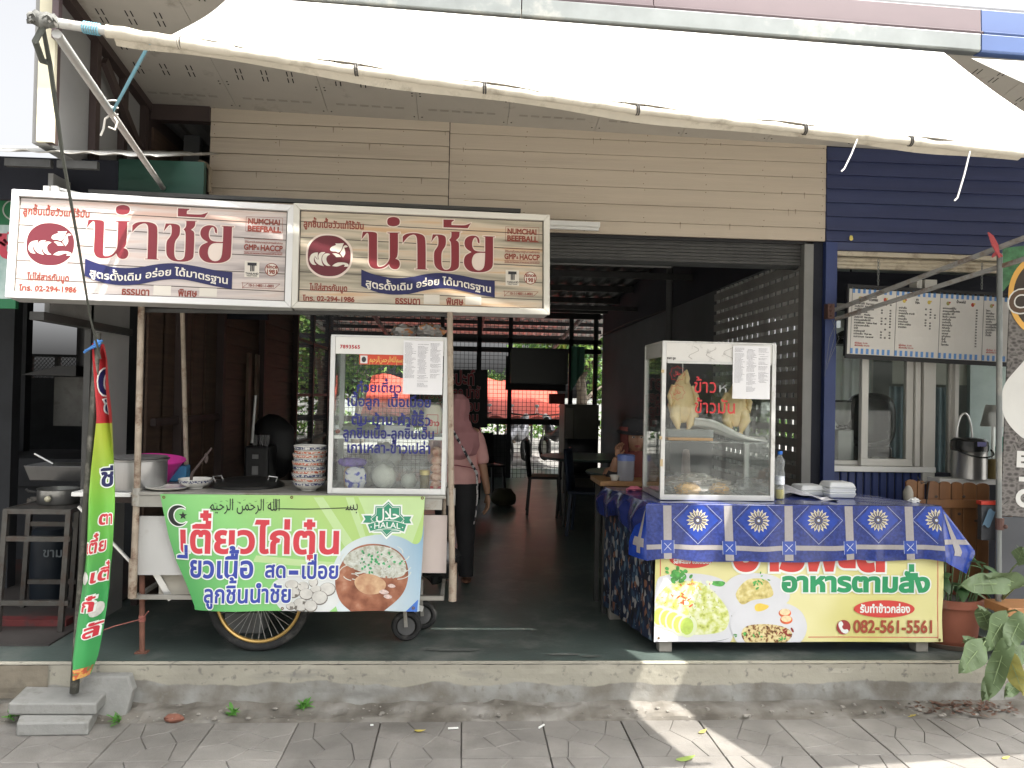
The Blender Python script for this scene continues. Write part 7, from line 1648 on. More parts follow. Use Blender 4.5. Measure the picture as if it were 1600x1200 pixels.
for sg in (-1, 1):
    q = MB(); q.blob((.027*sg, -.083, hz+.012), .0115, .006, .006, 12, 8); part('eye', q, mat('eye_white', (.6, .58, .55), .3, var=0), fa_, local=True, smooth=True)
    q = MB(); q.blob((.027*sg, -.0882, hz+.012), .0052, .0025, .0052, 10, 6); part('iris', q, mat('iris_dark', (.02, .012, .01), .2, var=0), fa_, local=True, smooth=True)
    q = MB(); q.tube([(.014*sg, -.091, hz+.027), (.027*sg, -.090, hz+.032), (.041*sg, -.081, hz+.027)], .0028, 6); part('eyebrow', q, mat('brow', (.03, .02, .015), .7, var=0), fa_, local=True)
q = MB(); q.tube([(-.021, -.083, hz-.048), (-.008, -.0935, hz-.0445), (0, -.093, hz-.046), (.008, -.0935, hz-.0445), (.021, -.083, hz-.048)], [.002, .0042, .004, .0042, .002], 8); q.tube([(-.018, -.084, hz-.051), (0, -.0935, hz-.054), (.018, -.084, hz-.051)], [.002, .005, .002], 8); part('lips', q, mat('lips', (.30, .08, .07), .4, var=0), fa_, local=True, smooth=True)
hat = loft(interp([(0, .028, hz+.030, .096, .098), (0, .022, hz+.06, .100, .108), (0, .02, hz+.10, .092, .10), (0, .02, hz+.135, .06, .07), (0, .02, hz+.145, .01, .01)]), 26, .06, 3); part('cap', hat, m_dkc, P2, local=True, smooth=True)
q = MB(); q.lathe([(.094, 0), (.125, -.012), (.128, -.008), (.095, .010)], (0, .012, hz+.052), 28, Matrix.Rotation(.12, 3, 'X')); part('brim', q, m_dkc, P2, local=True, smooth=True)
# headscarf: hood round the face and folds over the chest
def hood(a, b):
    th = math.radians(-62+304*a) if False else math.radians(-50)+math.radians(280)*a; R1 = .082+.012*b; z = hz-.12+.20*b
    return (R1*1.05*math.cos(th), .02+R1*1.12*math.sin(th), z)
q = MB(); q.grid(hood, 30, 8); part('hood', q, m_rsc, P2, local=True, smooth=True, solid=.01)
sc3 = loft(interp([(0, -.05, hz-.34, .05, .04), (0, -.045, hz-.30, .13, .10), (0, -.02, hz-.22, .165, .115), (0, .005, hz-.15, .115, .10), (0, .01, hz-.105, .082, .092), (0, .02, hz-.085, .072, .080)]), 30, .14, 9, 4); part('scarf', sc3, m_rsc, P2, local=True, smooth=True)
coat = loft(interp([(0, .02, hz-.66, .19, .19), (0, .06, hz-.5, .18, .15), (0, .06, hz-.34, .19, .13), (0, .05, hz-.24, .19, .115), (0, .05, hz-.16, .09, .08)]), 28, .08, 5); part('jacket', coat, m_dkc, P2, local=True, smooth=True)
for pts in ([(-.15, .05, hz-.24), (-.20, .01, hz-.34), (-.21, -.03, hz-.44), (-.185, -.09, hz-.30), (-.168, -.125, hz-.20)], [(.15, .05, hz-.24), (.19, .0, hz-.36), (.2, -.04, hz-.46), (.12, -.15, hz-.49), (.08, -.22, hz-.50)]):
    q = MB(); q.tube(pts, [.06, .058, .055, .048, .040], 14); part('sleeve', q, m_dkc, P2, local=True, smooth=True, sub=1)
for sg in (-1, 1):
    q = MB(); q.tube([(.09*sg, .02, hz-.64), (.1*sg, -.36, hz-.60), (.1*sg, -.385, hz-.66), (.1*sg, -.385, .09)], [.10, .085, .075, .055], 14); part('trouser_leg', q, m_dkc, P2, local=True, smooth=True)
hand((-.150, -.13, hz-.12), (.1, -.2, 1), (1, 0, 0), P2, sc=.78, curl=1.0, m=m_skin2); hand((.02, -.26, hz-.50), (-1, -.3, .05), (0, -.2, 1), P2, sc=.95, m=m_skin2)
st2 = thing('stool', 'dark plastic stool under the seated person', 'stool', (fc_.x, Yp+.03, ZF))
zst = hz-.74
q = MB(); q.box(-.16, .16, -.14, .18, zst-.03, zst); part('seat', q, m_dkc, st2, local=True, bev=.01)
for x in (-.14, .12):
    for y in (-.12, .15): q = MB(); q.box(x, x+.025, y, y+.025, 0, zst-.03); part('leg', q, m_dkc, st2, local=True)
# small brown table with jug and cup
jt = at(984, 752, 5.02); zt_ = jt.z
t3 = thing('side_table', 'small brown topped table behind the left end of the rice table', 'table', (jt.x-.0, 5.2, ZF))
q = MB(); q.box(jt.x-.19, jt.x+.42, 5.03, 5.42, zt_-.035, zt_-.004); part('table_top', q, mat('brown_top', (.36, .19, .08), .4, var=.15, scale=9), t3, bev=.003)
for x in (jt.x-.16, jt.x+.38):
    for y in (5.06, 5.36): q = MB(); q.box(x, x+.03, y, y+.03, ZF, zt_-.036); part('leg', q, m_steel, t3)
jg = thing('water_jug', 'frosted plastic jug with pale blue lid in front of the seated person', 'jug', (jt.x-.01, 5.10, zt_))
q = MB(); q.lathe([(0, 0), (.048, 0), (.053, .01), (.056, .13)], (jt.x-.01, 5.10, zt_-.003), 24); part('body', q, film_mat('jug_frost', (.55, .56, .62), .7), jg, smooth=True)
q = MB(); q.lathe([(.058, .13), (.058, .165), (.05, .17), (0, .172)], (jt.x-.01, 5.10, zt_-.003), 24); part('lid', q, mat('jug_lid', (.13, .19, .46), .4, var=0), jg, smooth=True)
solo('cup', MB().lathe([(0, 0), (.02, 0), (.034, .035), (.032, .035), (.018, .004)], (jt.x-.085, 5.09, zt_-.003), 20), m_por, 'small white cup standing beside the plastic jug', 'cup', smooth=True)
# ================================================================= LEFT NEIGHBOUR: kitchen, flag, slabs
kit = thing('neighbour_kitchen', 'dark open kitchen of the stall next door under a corrugated roof', 'kitchen', (-3.8, 6.5, ZF))
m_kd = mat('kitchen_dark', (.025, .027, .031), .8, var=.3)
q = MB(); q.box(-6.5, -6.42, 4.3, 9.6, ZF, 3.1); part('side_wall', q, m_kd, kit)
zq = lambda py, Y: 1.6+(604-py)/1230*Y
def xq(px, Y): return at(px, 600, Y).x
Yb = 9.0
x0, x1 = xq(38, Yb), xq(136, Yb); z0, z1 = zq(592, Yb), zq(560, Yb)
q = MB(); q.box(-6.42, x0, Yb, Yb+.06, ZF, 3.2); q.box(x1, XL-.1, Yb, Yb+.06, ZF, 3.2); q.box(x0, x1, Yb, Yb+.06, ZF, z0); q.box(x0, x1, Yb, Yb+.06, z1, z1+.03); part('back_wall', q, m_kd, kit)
q = MB()
for k in range(18): a = x0+(x1-x0)*k/17; q.bar((a-.1, Yb+.02, z0), (a+.1, Yb+.02, z1), .005); q.bar((a+.1, Yb+.03, z0), (a-.1, Yb+.03, z1), .005)
for px in (46, 88): q.box(xq(px, Yb)-.02, xq(px, Yb)+.02, Yb-.01, Yb+.05, z0, z1)
part('window_mesh', q, m_black, kit)['kind'] = 'stuff'
part('roof_sheet', corr(-6.4, XL-.13, 4.5, 9.3, 2.78, 2.55), mat('roof_pale', (.25, .25, .25), .5, .2, var=.2), kit)
for y in (5.2, 6.1, 7.0, 7.9, 8.7): q = MB(); z = 2.78-(y-4.5)/4.8*.23; q.box(-6.4, XL-.13, y, y+.05, z-.09, z-.003); part('purlin', q, m_black, kit)
for px, Y in ((8, 5.6), (30, 7.2)): x = xq(px, Y); q = MB(); q.box(x-.05, x+.05, Y, Y+.1, ZF, 2.7); part('post', q, m_kd, kit)
q = MB(); q.bar((-4.8, 5.6, 2.35), (xq(125, 7.6), 7.6, 2.60), .05); part('brace', q, m_black, kit)
Yh = 7.0
q = MB(); hx0, hx1 = xq(32, Yh), xq(118, Yh); q.prism([(hx0, Yh, zq(588, Yh)), (hx1, Yh, zq(588, Yh)), (hx1, Yh, zq(573, Yh)), (xq(92, Yh), Yh, zq(573, Yh))], (0, .8, 0)); solo('extractor_hood', q, mat('hood_dark', (.05, .05, .05), .45, .4, var=.2), 'dark sloping extractor hood in the neighbouring kitchen', 'hood')
q = MB(); q.box(hx0+.03, hx1-.03, Yh+.5, Yh+.55, zq(668, Yh), zq(589, Yh)); solo('steel_splashback', q, mat('splash_steel', (.16, .16, .15), .5, .3, var=.25, scale=3, dirt=(.07, .06, .05), dscale=4), 'stained steel splashback under the kitchen hood', 'panel')
q = MB(); q.tube([(xq(127, Yh), Yh+.2, zq(573, Yh)), (xq(127, Yh), Yh+.2, 2.66)], .13, 18); solo('flue', q, mat('flue', (.05, .05, .05), .4, .5), 'fat dark flue pipe rising from the kitchen hood', 'flue', smooth=True)
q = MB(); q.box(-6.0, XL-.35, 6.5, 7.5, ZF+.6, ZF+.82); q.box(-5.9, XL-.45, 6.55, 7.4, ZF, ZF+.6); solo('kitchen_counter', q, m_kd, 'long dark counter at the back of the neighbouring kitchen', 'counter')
q = MB(); q.box(-6.5, XL-.13, 4.40, 9.0, ZF+.001, ZF+.012); struct('kitchen_floor', q, mat('kitchen_floor', (.05, .045, .042), .6, var=.3, dirt=(.10, .04, .035), dscale=1.3, damt=.4))
q = MB(); q.box(xq(2, 4.75)-1.2, xq(118, 4.75), 4.72, 4.80, ZF+.013, ZF+.05); struct('red_kerb', q, mat('red_floor', (.14, .028, .028), .6, var=.3, dirt=(.05, .04, .04), dscale=6))
# steel stand with pot
sd = thing('steel_stand', 'dark square tube stand holding a pot at the far left', 'stand', (xq(65, 4.7), 4.9, ZF)); Ys = 4.62
m_st = mat('stand_steel', (.075, .072, .066), .5, .4, var=.25, scale=9, dirt=(.07, .05, .04), dscale=12)
ztp = zq(792, Ys)
for (pa, pb, yy) in ((16, 8, Ys), (114, 106, Ys), (53, 50, Ys+.5), (128, 124, Ys+.5)): q = MB(); a = at(pa, 795, yy); b = onz(pb, 900, .8); q.bar((xq(pa, yy), yy, ztp), (xq(pa, yy)-.03, yy, ZF+.013), .028); part('leg', q, m_st, sd)
for py in (793, 834, 930): 
    z = zq(py, Ys); q = MB(); q.box(xq(16, Ys)-.012, xq(114, Ys)+.012, Ys-.012, Ys+.012, z-.014, z+.014); part('rail', q, m_st, sd)
    q = MB(); q.box(xq(53, Ys+.5), xq(128, Ys+.5), Ys+.49, Ys+.51, z-.014, z+.014); part('rail', q, m_st, sd)
for xx in (xq(16, Ys), xq(114, Ys)): q = MB(); q.box(xx-.01, xx+.01, Ys+.013, Ys+.49, ztp-.014, ztp+.012); part('rail', q, m_st, sd)
q = MB(); q.box(xq(16, Ys), xq(114, Ys), Ys+.013, Ys+.5, ztp+.001, ztp+.010); part('grate', q, m_st, sd)
pc = at(92, 790, 4.85); p3 = thing('saucepan', 'steel saucepan with pale knobbed handle on the dark stand', 'pot', (pc.x, 4.85, ztp+.01))
q = MB(); q.lathe([(0, 0), (.105, 0), (.115, .012), (.115, .085), (.120, .09), (.11, .088), (.105, .02), (0, .02)], (pc.x, 4.85, ztp+.011), 32); part('body', q, mat('pan_steel', (.3, .3, .29), .3, .8, var=.1), p3, smooth=True)
q = MB(); q.tube([(pc.x-.11, 4.83, ztp+.075), (pc.x-.15, 4.80, ztp+.085), (pc.x-.16, 4.79, ztp+.1)], .007); q.tube([(pc.x+.10, 4.8, ztp+.07), (pc.x+.22, 4.66, ztp+.085)], .011); part('handle', q, mat('pan_handle', (.05, .05, .05), .4), p3, smooth=True)
q = MB(); q.blob((pc.x+.0, 4.72, ztp+.052), .018, .018, .018, 14, 10); part('knob', q, mat('knob_cream', (.55, .52, .38), .4, var=0), p3, smooth=True)
tc_ = at(95, 755, 5.0); q = MB(); q.prism([(tc_.x-.16, 4.95, ztp+.13), (tc_.x+.20, 4.95, ztp+.13), (tc_.x+.23, 4.93, ztp+.225), (tc_.x-.19, 4.93, ztp+.225)][::-1], (0, .25, 0)); solo('steel_tray', q, mat('tray_steel', (.12, .12, .12), .3, .7, var=.2), 'deep steel tray stacked behind the saucepan', 'tray', bev=.006)
q = MB(); q.tube([(tc_.x-.05, 5.0, ztp+.23), (tc_.x-.16, 5.0, ztp+.29)], .006); solo('spoon', q, m_alu, 'thin steel spoon sticking up from the deep tray', 'spoon')
q = MB(); q.lathe([(0, 0), (.12, 0), (.13, .42), (.1, .45), (0, .45)], (xq(88, 5.4), 5.4, ZF+.013), 24); kb = solo('blue_canister', q, mat('dull_blue', (.006, .012, .02), .5), 'dull blue canister standing behind the steel stand', 'canister', smooth=True)
q = MB(); Fk = Frame((xq(88, 5.27)-.05, 5.262, ZF+.30), (xq(88, 5.27)+.1, 5.262, ZF+.30), (xq(88, 5.27)-.05, 5.262, ZF+.4)); text(q, Fk, 'ขาม', 0, 0, .08, bold=.02, d=.002); part('lettering', q, mat('pale_print', (.12, .14, .15), .6, var=0), kb, local=True)
for i, (px, py, c) in enumerate(((14, 770, (.10, .03, .025)), (14, 795, (.05, .05, .05)), (3, 750, (.06, .02, .02)))): a = at(px-30, py, 6.6); q = MB(); q.lathe([(0, 0), (.10, 0), (.12, .14), (.11, .14), (0, .1)], (a.x, 6.7, ZF+.82), 18); solo('basin', q, mat('basin%d' % i, c, .6), ('reddish basin on the far kitchen counter', 'black basin on the far kitchen counter', 'maroon basin at the end of the far kitchen counter')[i], 'basin', smooth=True)
# eave of the neighbour, its boards, and green signboard
ev = thing('neighbour_eave', 'corrugated eave of the stall next door with green and navy boards', 'eave', (-3.2, 4.5, 2.9))
def eav(a, b): x = -6.2+4.64*a; y = 4.05+1.0*b; return (x, y, 2.745+.32*b+.006*math.sin(x*42)+.006*math.sin(x*2.2)*(1-b)+(.02*a))
q = MB(); q.grid(eav, 300, 4); part('sheet', q, mat('eave_sheet', (.50, .50, .48), .5, .2, var=.15, dirt=(.3, .27, .22), dscale=5), ev, smooth=True, solid=.004)
q = MB(); q.box(-6.2, xq(178, 4.4), 4.38, 4.42, 2.60, 2.83); part('navy_board', q, m_navy, ev)
q = MB(); q.box(xq(178, 4.4)+.003, xq(312, 4.4), 4.38, 4.42, 2.66, 2.84); part('green_board', q, mat('green_board', (.012, .06, .042), .5, var=.1, scale=4, stretch=(1, 1, 6)), ev)
for px0, px1 in ((0, 72), (82, 145)): q = MB(); q.box(xq(px0, 4.1), xq(px1, 4.1), 4.08, 4.11, 2.700, 2.738); part('batten', q, m_steel, ev)
q = MB(); q.tube([at(311, 252, 5.1), at(322, 256, 5.1), at(328, 264, 5.1), at(327, 300, 5.1)], .012); part('cable', q, mat('cable_buff', (.4, .33, .24), .6), ev, smooth=True)
Yg = 4.6; FG = Frame(at(-120, 480, Yg), at(24, 482, Yg), at(-120, 296, Yg))
gs = thing('green_signboard', 'green signboard of the neighbour peeping out behind the left sign', 'sign', tuple(FG.w(.3, 0)))
q = MB(); q.prism([FG.w(0, 0), FG.w(FG.W, 0), FG.w(FG.W, FG.H), FG.w(0, FG.H)][::-1], -FG.n*.03); part('board', q, mat('sign_green', (.02, .17, .07), .5, var=.08), gs)
q = MB(); u, v = FG.px(14, 328); u2, v2 = FG.px(0, 350)
shape(q, FG, [ell(u+.035, v, .07, .062, 30), ell(u+.035, v, .062, .054, 30)[::-1]], .002); part('ring', q, mat('ring_pale', (.45, .5, .45), .5), gs)
q = MB(); shape(q, FG, [FG.px(-119, 465), FG.px(22, 467), FG.px(22, 352), FG.px(-119, 348)], .0015); part('picture', q, ramp_mat('sign_picture', [(.35, (.16, .34, .34)), (.5, (.55, .68, .66)), (.6, (.25, .45, .40)), (.75, (.62, .55, .5))], 3, rough=.5), gs)
q = MB(); 
for k in range(5): a = FG.px(6, 372); shape(q, FG, line2((a[0]-.06+.02*k, a[1]+.03*math.sin(k*2)), (a[0]-.03+.02*k, a[1]+.05*math.cos(k*1.3)), .014), .003)
text(q, FG, 'ร้าน', *FG.px(-60, 400), .22, bold=.05, d=.003); part('lettering', q, mat('sign_red', (.6, .06, .10), .5, var=0), gs)
# ---- flag banner on its leaning pole
Yf = 3.92
fg = thing('flag_banner', 'narrow green and red flag banner wound on a dark leaning pole', 'flag', tuple(onz(117, 1085, 0)))
pb = Vector(at(116, 1082, 3.98)); pt_ = Vector(at(153, 520, 3.90))
q = MB(); q.tube([pb, pb.lerp(pt_, .35), pt_], [.021, .019, .015], 12); part('pole', q, mat('flag_pole', (.06, .06, .05), .5, .4, var=.3, dirt=(.2, .19, .16), dscale=9), fg, smooth=True)
q = MB(); q.blob(tuple(at(152, 537, 3.89)), .017, .017, .02, 12, 8, .2); q.tube([at(131, 551, 3.88), at(145, 541, 3.88), at(160, 532, 3.88)], .006, 6); q.tube([at(133, 548, 3.88), at(146, 543, 3.87), at(158, 536, 3.88)], .005, 6); part('blue_tie', q, mat('tie_blue', (.04, .16, .42), .6), fg)
FFl = Frame(at(100, 1060, Yf), at(190, 1060, Yf), at(100, 540, Yf)); f_ = FFl.px
Lp = [(536, 150, 160), (560, 151, 166), (600, 153, 166), (650, 156, 170), (700, 153, 172), (750, 150, 173), (800, 146, 173), (860, 140, 171), (920, 132, 164), (980, 124, 154), (1030, 116, 146), (1058, 118, 136)]
def fcol(v):
    P_ = [(f_(a, y)[1], f_(a, y)[0], f_(b, y)[0]) for y, a, b in Lp]
    for p, r in zip(P_, P_[1:]):
        if v >= r[0]: k = (v-r[0])/(p[0]-r[0]); return r[1]+(p[1]-r[1])*k, r[2]+(p[2]-r[2])*k
    return P_[-1][1:]
V0 = f_(127, 1057)[1]; V1 = f_(155, 537)[1]
def flagp(a, b, d=0.):
    v = V0+(V1-V0)*b; l, r = fcol(v); u = l+(r-l)*a; fold = .050*math.sin(a*math.pi*1.3+b*2.5)+.012*math.sin(a*9+b*14); return FFl.w(u, v, fold+d)
def fl_grid(b0, b1, n_): 
    q = MB(); q.grid(lambda a, b: flagp(a, b0+(b1-b0)*b), 14, n_); return q
gm = grad_mat('flag_green', (.05, .31, .09), (.42, .50, .06), FFl.w(0, V0+(V1-V0)*.25), FFl.w(0, V0+(V1-V0)*.72), (.16, .46, .06))
part('cloth', fl_grid(.0, .76, 76), gm, fg, smooth=True)
part('red_top', fl_grid(.76, 1, 28), mat('flag_red', (.42, .03, .035), .5, var=.08), fg, smooth=True)
class FlagF:      # writes in the flag's own coordinates: u across 0..1 times .09, v along
    def w(s, u, v, d=0.): return flagp(max(0, min(1, u/.09)), max(0, min(1, v/(V1-V0))), .004+d)
    O = None
FF2 = FlagF(); Bent_ = Bent
def ftext(s_, u, v, h, w__, m1, ed=.05, rot=True):
    gl, wd = layout(s_, .03); gl2, _ = layout(s_, .03+ed)
    for G, mm, dd, nm in ((gl2, wh, .0, 'lettering_edge'), (gl, m1, .0012, 'lettering')):
        q = MB()
        for lo in G:
            Vv, T_ = triangulate(lo, step=.08); k = w__/wd; q.add([FF2.w(u+x*k, v+y*h, dd) for x, y in Vv], T_)
        part(nm, q, mm, fg)
L_ = V1-V0
ftext('0', .02, L_*.905-.09, .17, .045, m_ntx); ftext('ช', .035, L_*.79, .12, .06, m_ntx); ftext('ชี', .03, L_*.57, .12, .055, m_ntx)
for k, (st_, b) in enumerate((('ตา', .455), ('เตี๋ย', .375), ('เตี๋', .285), ('ก๋', .2), ('ลั', .12))): ftext(st_, .012 if k % 2 else .035, L_*b, .085, .05, rd_, .06)
q = MB()
for (a, b, r) in ((.18, .30, .02), (.72, .20, .022)):
    q.add([FF2.w(.09*a+r*math.cos(t)*.8, L_*b+r*math.sin(t)*1.6, .001) for t in [2*math.pi*i/14 for i in range(14)]], [tuple(range(14))])
part('meatball_print', q, _M['ball_grey'], fg)
q = MB(); q.grid(lambda a, b: flagp(.02+.96*a, .0+.03*b, .004), 10, 10); part('picture_print', q, ramp_mat('flag_picture', [(.35, (.05, .3, .09)), (.45, (.5, .06, .04)), (.55, (.65, .4, .1)), (.65, (.6, .15, .1)), (.8, (.5, .5, .45))], 22, rough=.5), fg)
# ---- concrete slabs used as steps
m_slab = mat('slab_concrete', (.24, .24, .225), .9, var=.15, scale=5, bump=.6, bscale=50, dirt=(.15, .145, .13), dscale=5, damt=.4)
def slab(nm, lab, pts, z0, z1, grp=None):
    q = MB(); q.prism([(x, y, z0) for x, y in pts], (0, 0, z1-z0)); return solo(nm, q, m_slab, lab, 'slab', grp, bev=.008)
def XY(px, py, z): p = onz(px, py, z); return (p.x, p.y)
slab('concrete_slab', 'lower of two kerb slabs stacked as a step at the far left', [XY(25, 1152, -.03), XY(138, 1150, -.03), XY(160, 1112, -.03), XY(40, 1112, -.03)], -.028, .035, 'slabs stacked as a step')
slab('concrete_slab', 'upper of two kerb slabs stacked as a step at the far left', [XY(12, 1118, .035), XY(150, 1118, .035), XY(172, 1092, .035), XY(40, 1090, .035)], .037, .092, 'slabs stacked as a step')
a, b = at(118, 1108, 4.02), at(205, 1108, 4.02)
q = MB(); q.prism([(a.x, 4.00, -.03), (b.x-.02, 4.00, -.03), (b.x, 4.03, .10), (b.x-.03, 4.05, .165), (a.x+.03, 4.05, .165), (a.x, 4.03, .12)], (0, .06, 0)); solo('concrete_slab', q, m_slab, 'upright broken slab leaning on the step beside the flag pole', 'slab', bev=.01)
# pink string from flag to cart leg
q = MB(); q.tube([at(146, 990, 3.95), at(180, 978, 4.1), at(222, 967, 4.28)], .0022, 5); q.tube([at(222, 967, 4.27), at(232, 955, 4.22)], .0022, 5)
for k in range(5): a = at(222, 962+2*k, 4.29); q.tube([a+Vector((.016*math.cos(t), .016*math.sin(t), .0)) for t in [2*math.pi*j/8 for j in range(8)]], .0025, 5, closed=True)
solo('string', q, mat('pink_string', (.45, .16, .13), .7), 'thin pink string tied from the flag to the rusty cart leg', 'string')
# ================================================================= INSIDE THE SHOP AND BEHIND IT
# black signboard with red Thai letters
Yk = 11.0; FK = Frame(at(640, 668, Yk), at(762, 668, Yk), at(640, 577, Yk))
kb = thing('black_signboard', 'black board with crimson Thai lettering hung deep inside the shop', 'sign', tuple(FK.w(FK.W/2, 0)))
q = MB(); q.prism([FK.w(0, 0), FK.w(FK.W, 0), FK.w(FK.W, FK.H), FK.w(0, FK.H)][::-1], -FK.n*.03); part('board', q, m_black, kb)
m_kr = mat('crimson_letter', (.38, .03, .05), .4, var=0); m_kw = mat('pink_edge', (.55, .35, .35), .5, var=0)
for s__, x0, x1, yb, h in (('อาหารปะท์', 660, 742, 601, 30), ('ก๋วยเตี๋ยวลูก นำชั', 655, 750, 622, 24), ('เนื้อตุ๋น  ล้ออบ', 655, 750, 642, 22), ('ต้มยำ  ลาบ', 665, 748, 660, 22)):
    a = FK.px(x0, yb); b = FK.px(x1, yb)
    q = MB(); text(q, FK, s__, a[0], a[1], h*Yk/1230, width=b[0]-a[0], bold=.05, d=.002); part('lettering_edge', q, m_kw, kb)
    q = MB(); text(q, FK, s__, a[0], a[1], h*Yk/1230, width=b[0]-a[0], bold=.02, d=.005); part('lettering', q, m_kr, kb)
q = MB()
for px in (655, 745): a = at(px, 577, Yk); q.tube([a, (a.x, Yk, 3.0)], .006)
part('hanging_wire', q, m_black, kb)
# television / dark panel hung in front of the back screen
tv = thing('television', 'black flat screen hung high before the back mesh', 'television', tuple(at(838, 597, 12.9)))
a = at(797, 599, 12.9); b = at(888, 546, 12.9); q = MB(); q.box(a.x, b.x, 12.88, 12.94, a.z, b.z); part('screen', q, m_dk, tv, bev=.01)
q = MB(); q.box((a.x+b.x)/2-.04, (a.x+b.x)/2+.04, 12.95, 13.3, (a.z+b.z)/2-.04, (a.z+b.z)/2+.04); part('bracket', q, m_black, tv)
q = MB(); c = at(900, 570, 12.8); q.grid(lambda u, v: (c.x-.08+.22*u-.1*v*0, 12.8+.02*math.sin(u*12), c.z+.30-.75*v*(1-.5*u)), 12, 8); solo('green_net', q, cloth_mat('net_green', (.06, .17, .12), .4), 'dull green cloth draped beside the hanging screen', 'cloth', smooth=True)
# tall metal cabinet
a = at(882, 640, 11.3); b = at(936, 640, 11.3)
cb = thing('metal_cabinet', 'tall brown grey metal cabinet against the right wall at the back', 'cabinet', ((a.x+b.x)/2, 11.5, ZF))
zt2 = at(900, 632, 11.3).z
q = MB(); q.box(a.x, b.x, 11.3, 11.9, ZF, zt2); part('body', q, mat('cabinet_metal', (.13, .12, .10), .45, .3, var=.15), cb, bev=.01)
q = MB(); q.box(a.x+.02, a.x+.13, 11.285, 11.299, ZF+.05, zt2-.05); part('pale_door', q, mat('cabinet_pale', (.24, .22, .19), .45, .3), cb, bev=.004)
q = MB(); q.box(a.x+.15, b.x-.02, 11.285, 11.299, ZF+.05, zt2-.05); part('door', q, mat('cabinet_metal', (.13, .12, .10), .45, .3), cb, bev=.004)
q = MB(); c = at(872, 634, 11.4); q.box(c.x-.12, c.x+.1, 11.4, 11.6, zt2+.002, zt2+.15); solo('red_box', q, mat('red_box', (.22, .03, .03), .6), 'small red box on top of the tall metal cabinet', 'box', bev=.004)
# dining tables and chairs
m_tt = mat('table_green', (.10, .13, .12), .3, var=.1)
def dtable(x, y, rx, lab, h=.74):
    t = thing('dining_table', lab, 'table', (x, y, ZF)); q = MB(); q.lathe([(0, h-.03), (rx-.02, h-.03), (rx, h-.015), (rx-.01, h), (0, h)], (0, 0, 0), 36); part('table_top', q, m_tt, t, local=True, smooth=True)
    for k in range(4): c_, s__ = math.cos(math.pi/4+k*math.pi/2), math.sin(math.pi/4+k*math.pi/2); q = MB(); q.tube([(c_*rx*.7, s__*rx*.7, h-.03), (c_*rx*.8, s__*rx*.8, 0)], .014); part('leg', q, m_steel, t, local=True)
    return t
p = onz(905, 722, ZF+.74); dtable(1.42, 8.7, .55, 'round green topped dining table behind the aisle'); dtable(1.6, 7.4, .42, 'smaller dining table nearer the right wall', .70)
def chair(x, y, rz, lab, m, grp='plastic chairs round the dining tables', proto=[None]):
    t = thing('plastic_chair', lab, 'chair', (x, y, ZF), rz, grp)
    q = MB(); q.box(-.2, .2, -.2, .2, .42, .45); part('seat', q, m, t, local=True, bev=.01)
    q = MB(); q.grid(lambda u, v: (-.2+.4*u, .2+.04*v-.04*math.sin(u*math.pi), .45+.42*v), 8, 4); part('backrest', q, m, t, local=True, smooth=True, solid=.02)
    for sx in (-1, 1):
        for sy in (-1, 1): q = MB(); q.bar((sx*.17, sy*.17, .42), (sx*.2, sy*.2, 0), .03); part('leg', q, m, t, local=True)
    return t
m_cb = mat('chair_blue', (.012, .022, .045), .5); m_ck2 = mat('chair_black', (.02, .02, .022), .5)
chair(1.32, 8.0, 1.3, 'dark blue plastic chair pulled out beside the aisle', m_cb); chair(1.0, 9.4, 1.5, 'black plastic chair left of the round table', m_ck2); chair(1.5, 9.6, 0, 'black plastic chair behind the round table', m_ck2); chair(1.75, 7.9, 3.3, 'dark blue plastic chair in front of the round table', m_cb)
chair(.35, 10.8, .4, 'black plastic chair standing alone near the back mesh', m_ck2)
# yellow thing and box on the floor, far back
q = MB(); q.blob((.55, 10.0, ZF+.10), .16, .13, .12, 16, 10, .2); solo('yellow_sack', q, mat('dull_yellow', (.05, .045, .02), .8), 'dull yellow sack on the floor far down the aisle', 'sack', smooth=True)
# left inside: black draped fan, dark shelf, white strip lamp
sf = thing('pedestal_fan', 'pedestal fan wrapped in a black cover by the brown wall', 'fan', (xq(423, 7.0), 7.0, ZF))
fx = xq(430, 7.0)
q = MB(); q.blob((fx, 7.0, zq(690, 7.0)), .21, .12, .27, 20, 14, .15, 2, 4); part('cover', q, mat('black_cover', (.010, .010, .011), .5, var=.2), sf, smooth=True)
q = MB(); q.tube([(fx, 7.0, ZF+.05), (fx, 7.0, zq(720, 7.0))], .03); q.lathe([(0, .05), (.15, .04), (.2, .0)], (fx, 7.0, ZF), 24); part('stand', q, m_black, sf)
q = MB(); x = xq(403, 6.6); q.box(x-.10, x+.10, 6.6, 6.9, ZF, zq(690, 6.6)); rc2 = solo('control_unit', q, mat('unit_black', (.02, .02, .022), .4), 'tall black appliance with small pale labels beside the covered fan', 'appliance', bev=.02)
for py, h, c_ in ((706, .035, .5), (727, .07, .45), (741, .03, .4)): q = MB(); z = zq(py, 6.59); q.box(x-.03, x+.02, 6.592, 6.598, z-h/2, z+h/2); part('label', q, mat('label_grey', (.3, .3, .3), .5, var=0), rc2, local=True)
q = MB(); x = xq(396, 6.5); q.tube([(x, 6.5, zq(685, 6.5)), (x+.02, 6.5, zq(612, 6.5))], .012); solo('steel_rod', q, m_alu, 'bright vertical steel rod beside the brown boarded wall', 'rod')
for i, px in enumerate((398, 408, 416)): solo('glass', MB().lathe([(.02, 0), (.026, .09), (.024, .09), (.018, .005)], (xq(px, 6.6), 6.66, zq(690, 6.6)+.0), 12), film_mat('tumbler', (.5, .5, .5), .4), ('left', 'middle', 'right')[i]+' glass tumbler on the black appliance', 'glass', 'tumblers on the black appliance', smooth=True)
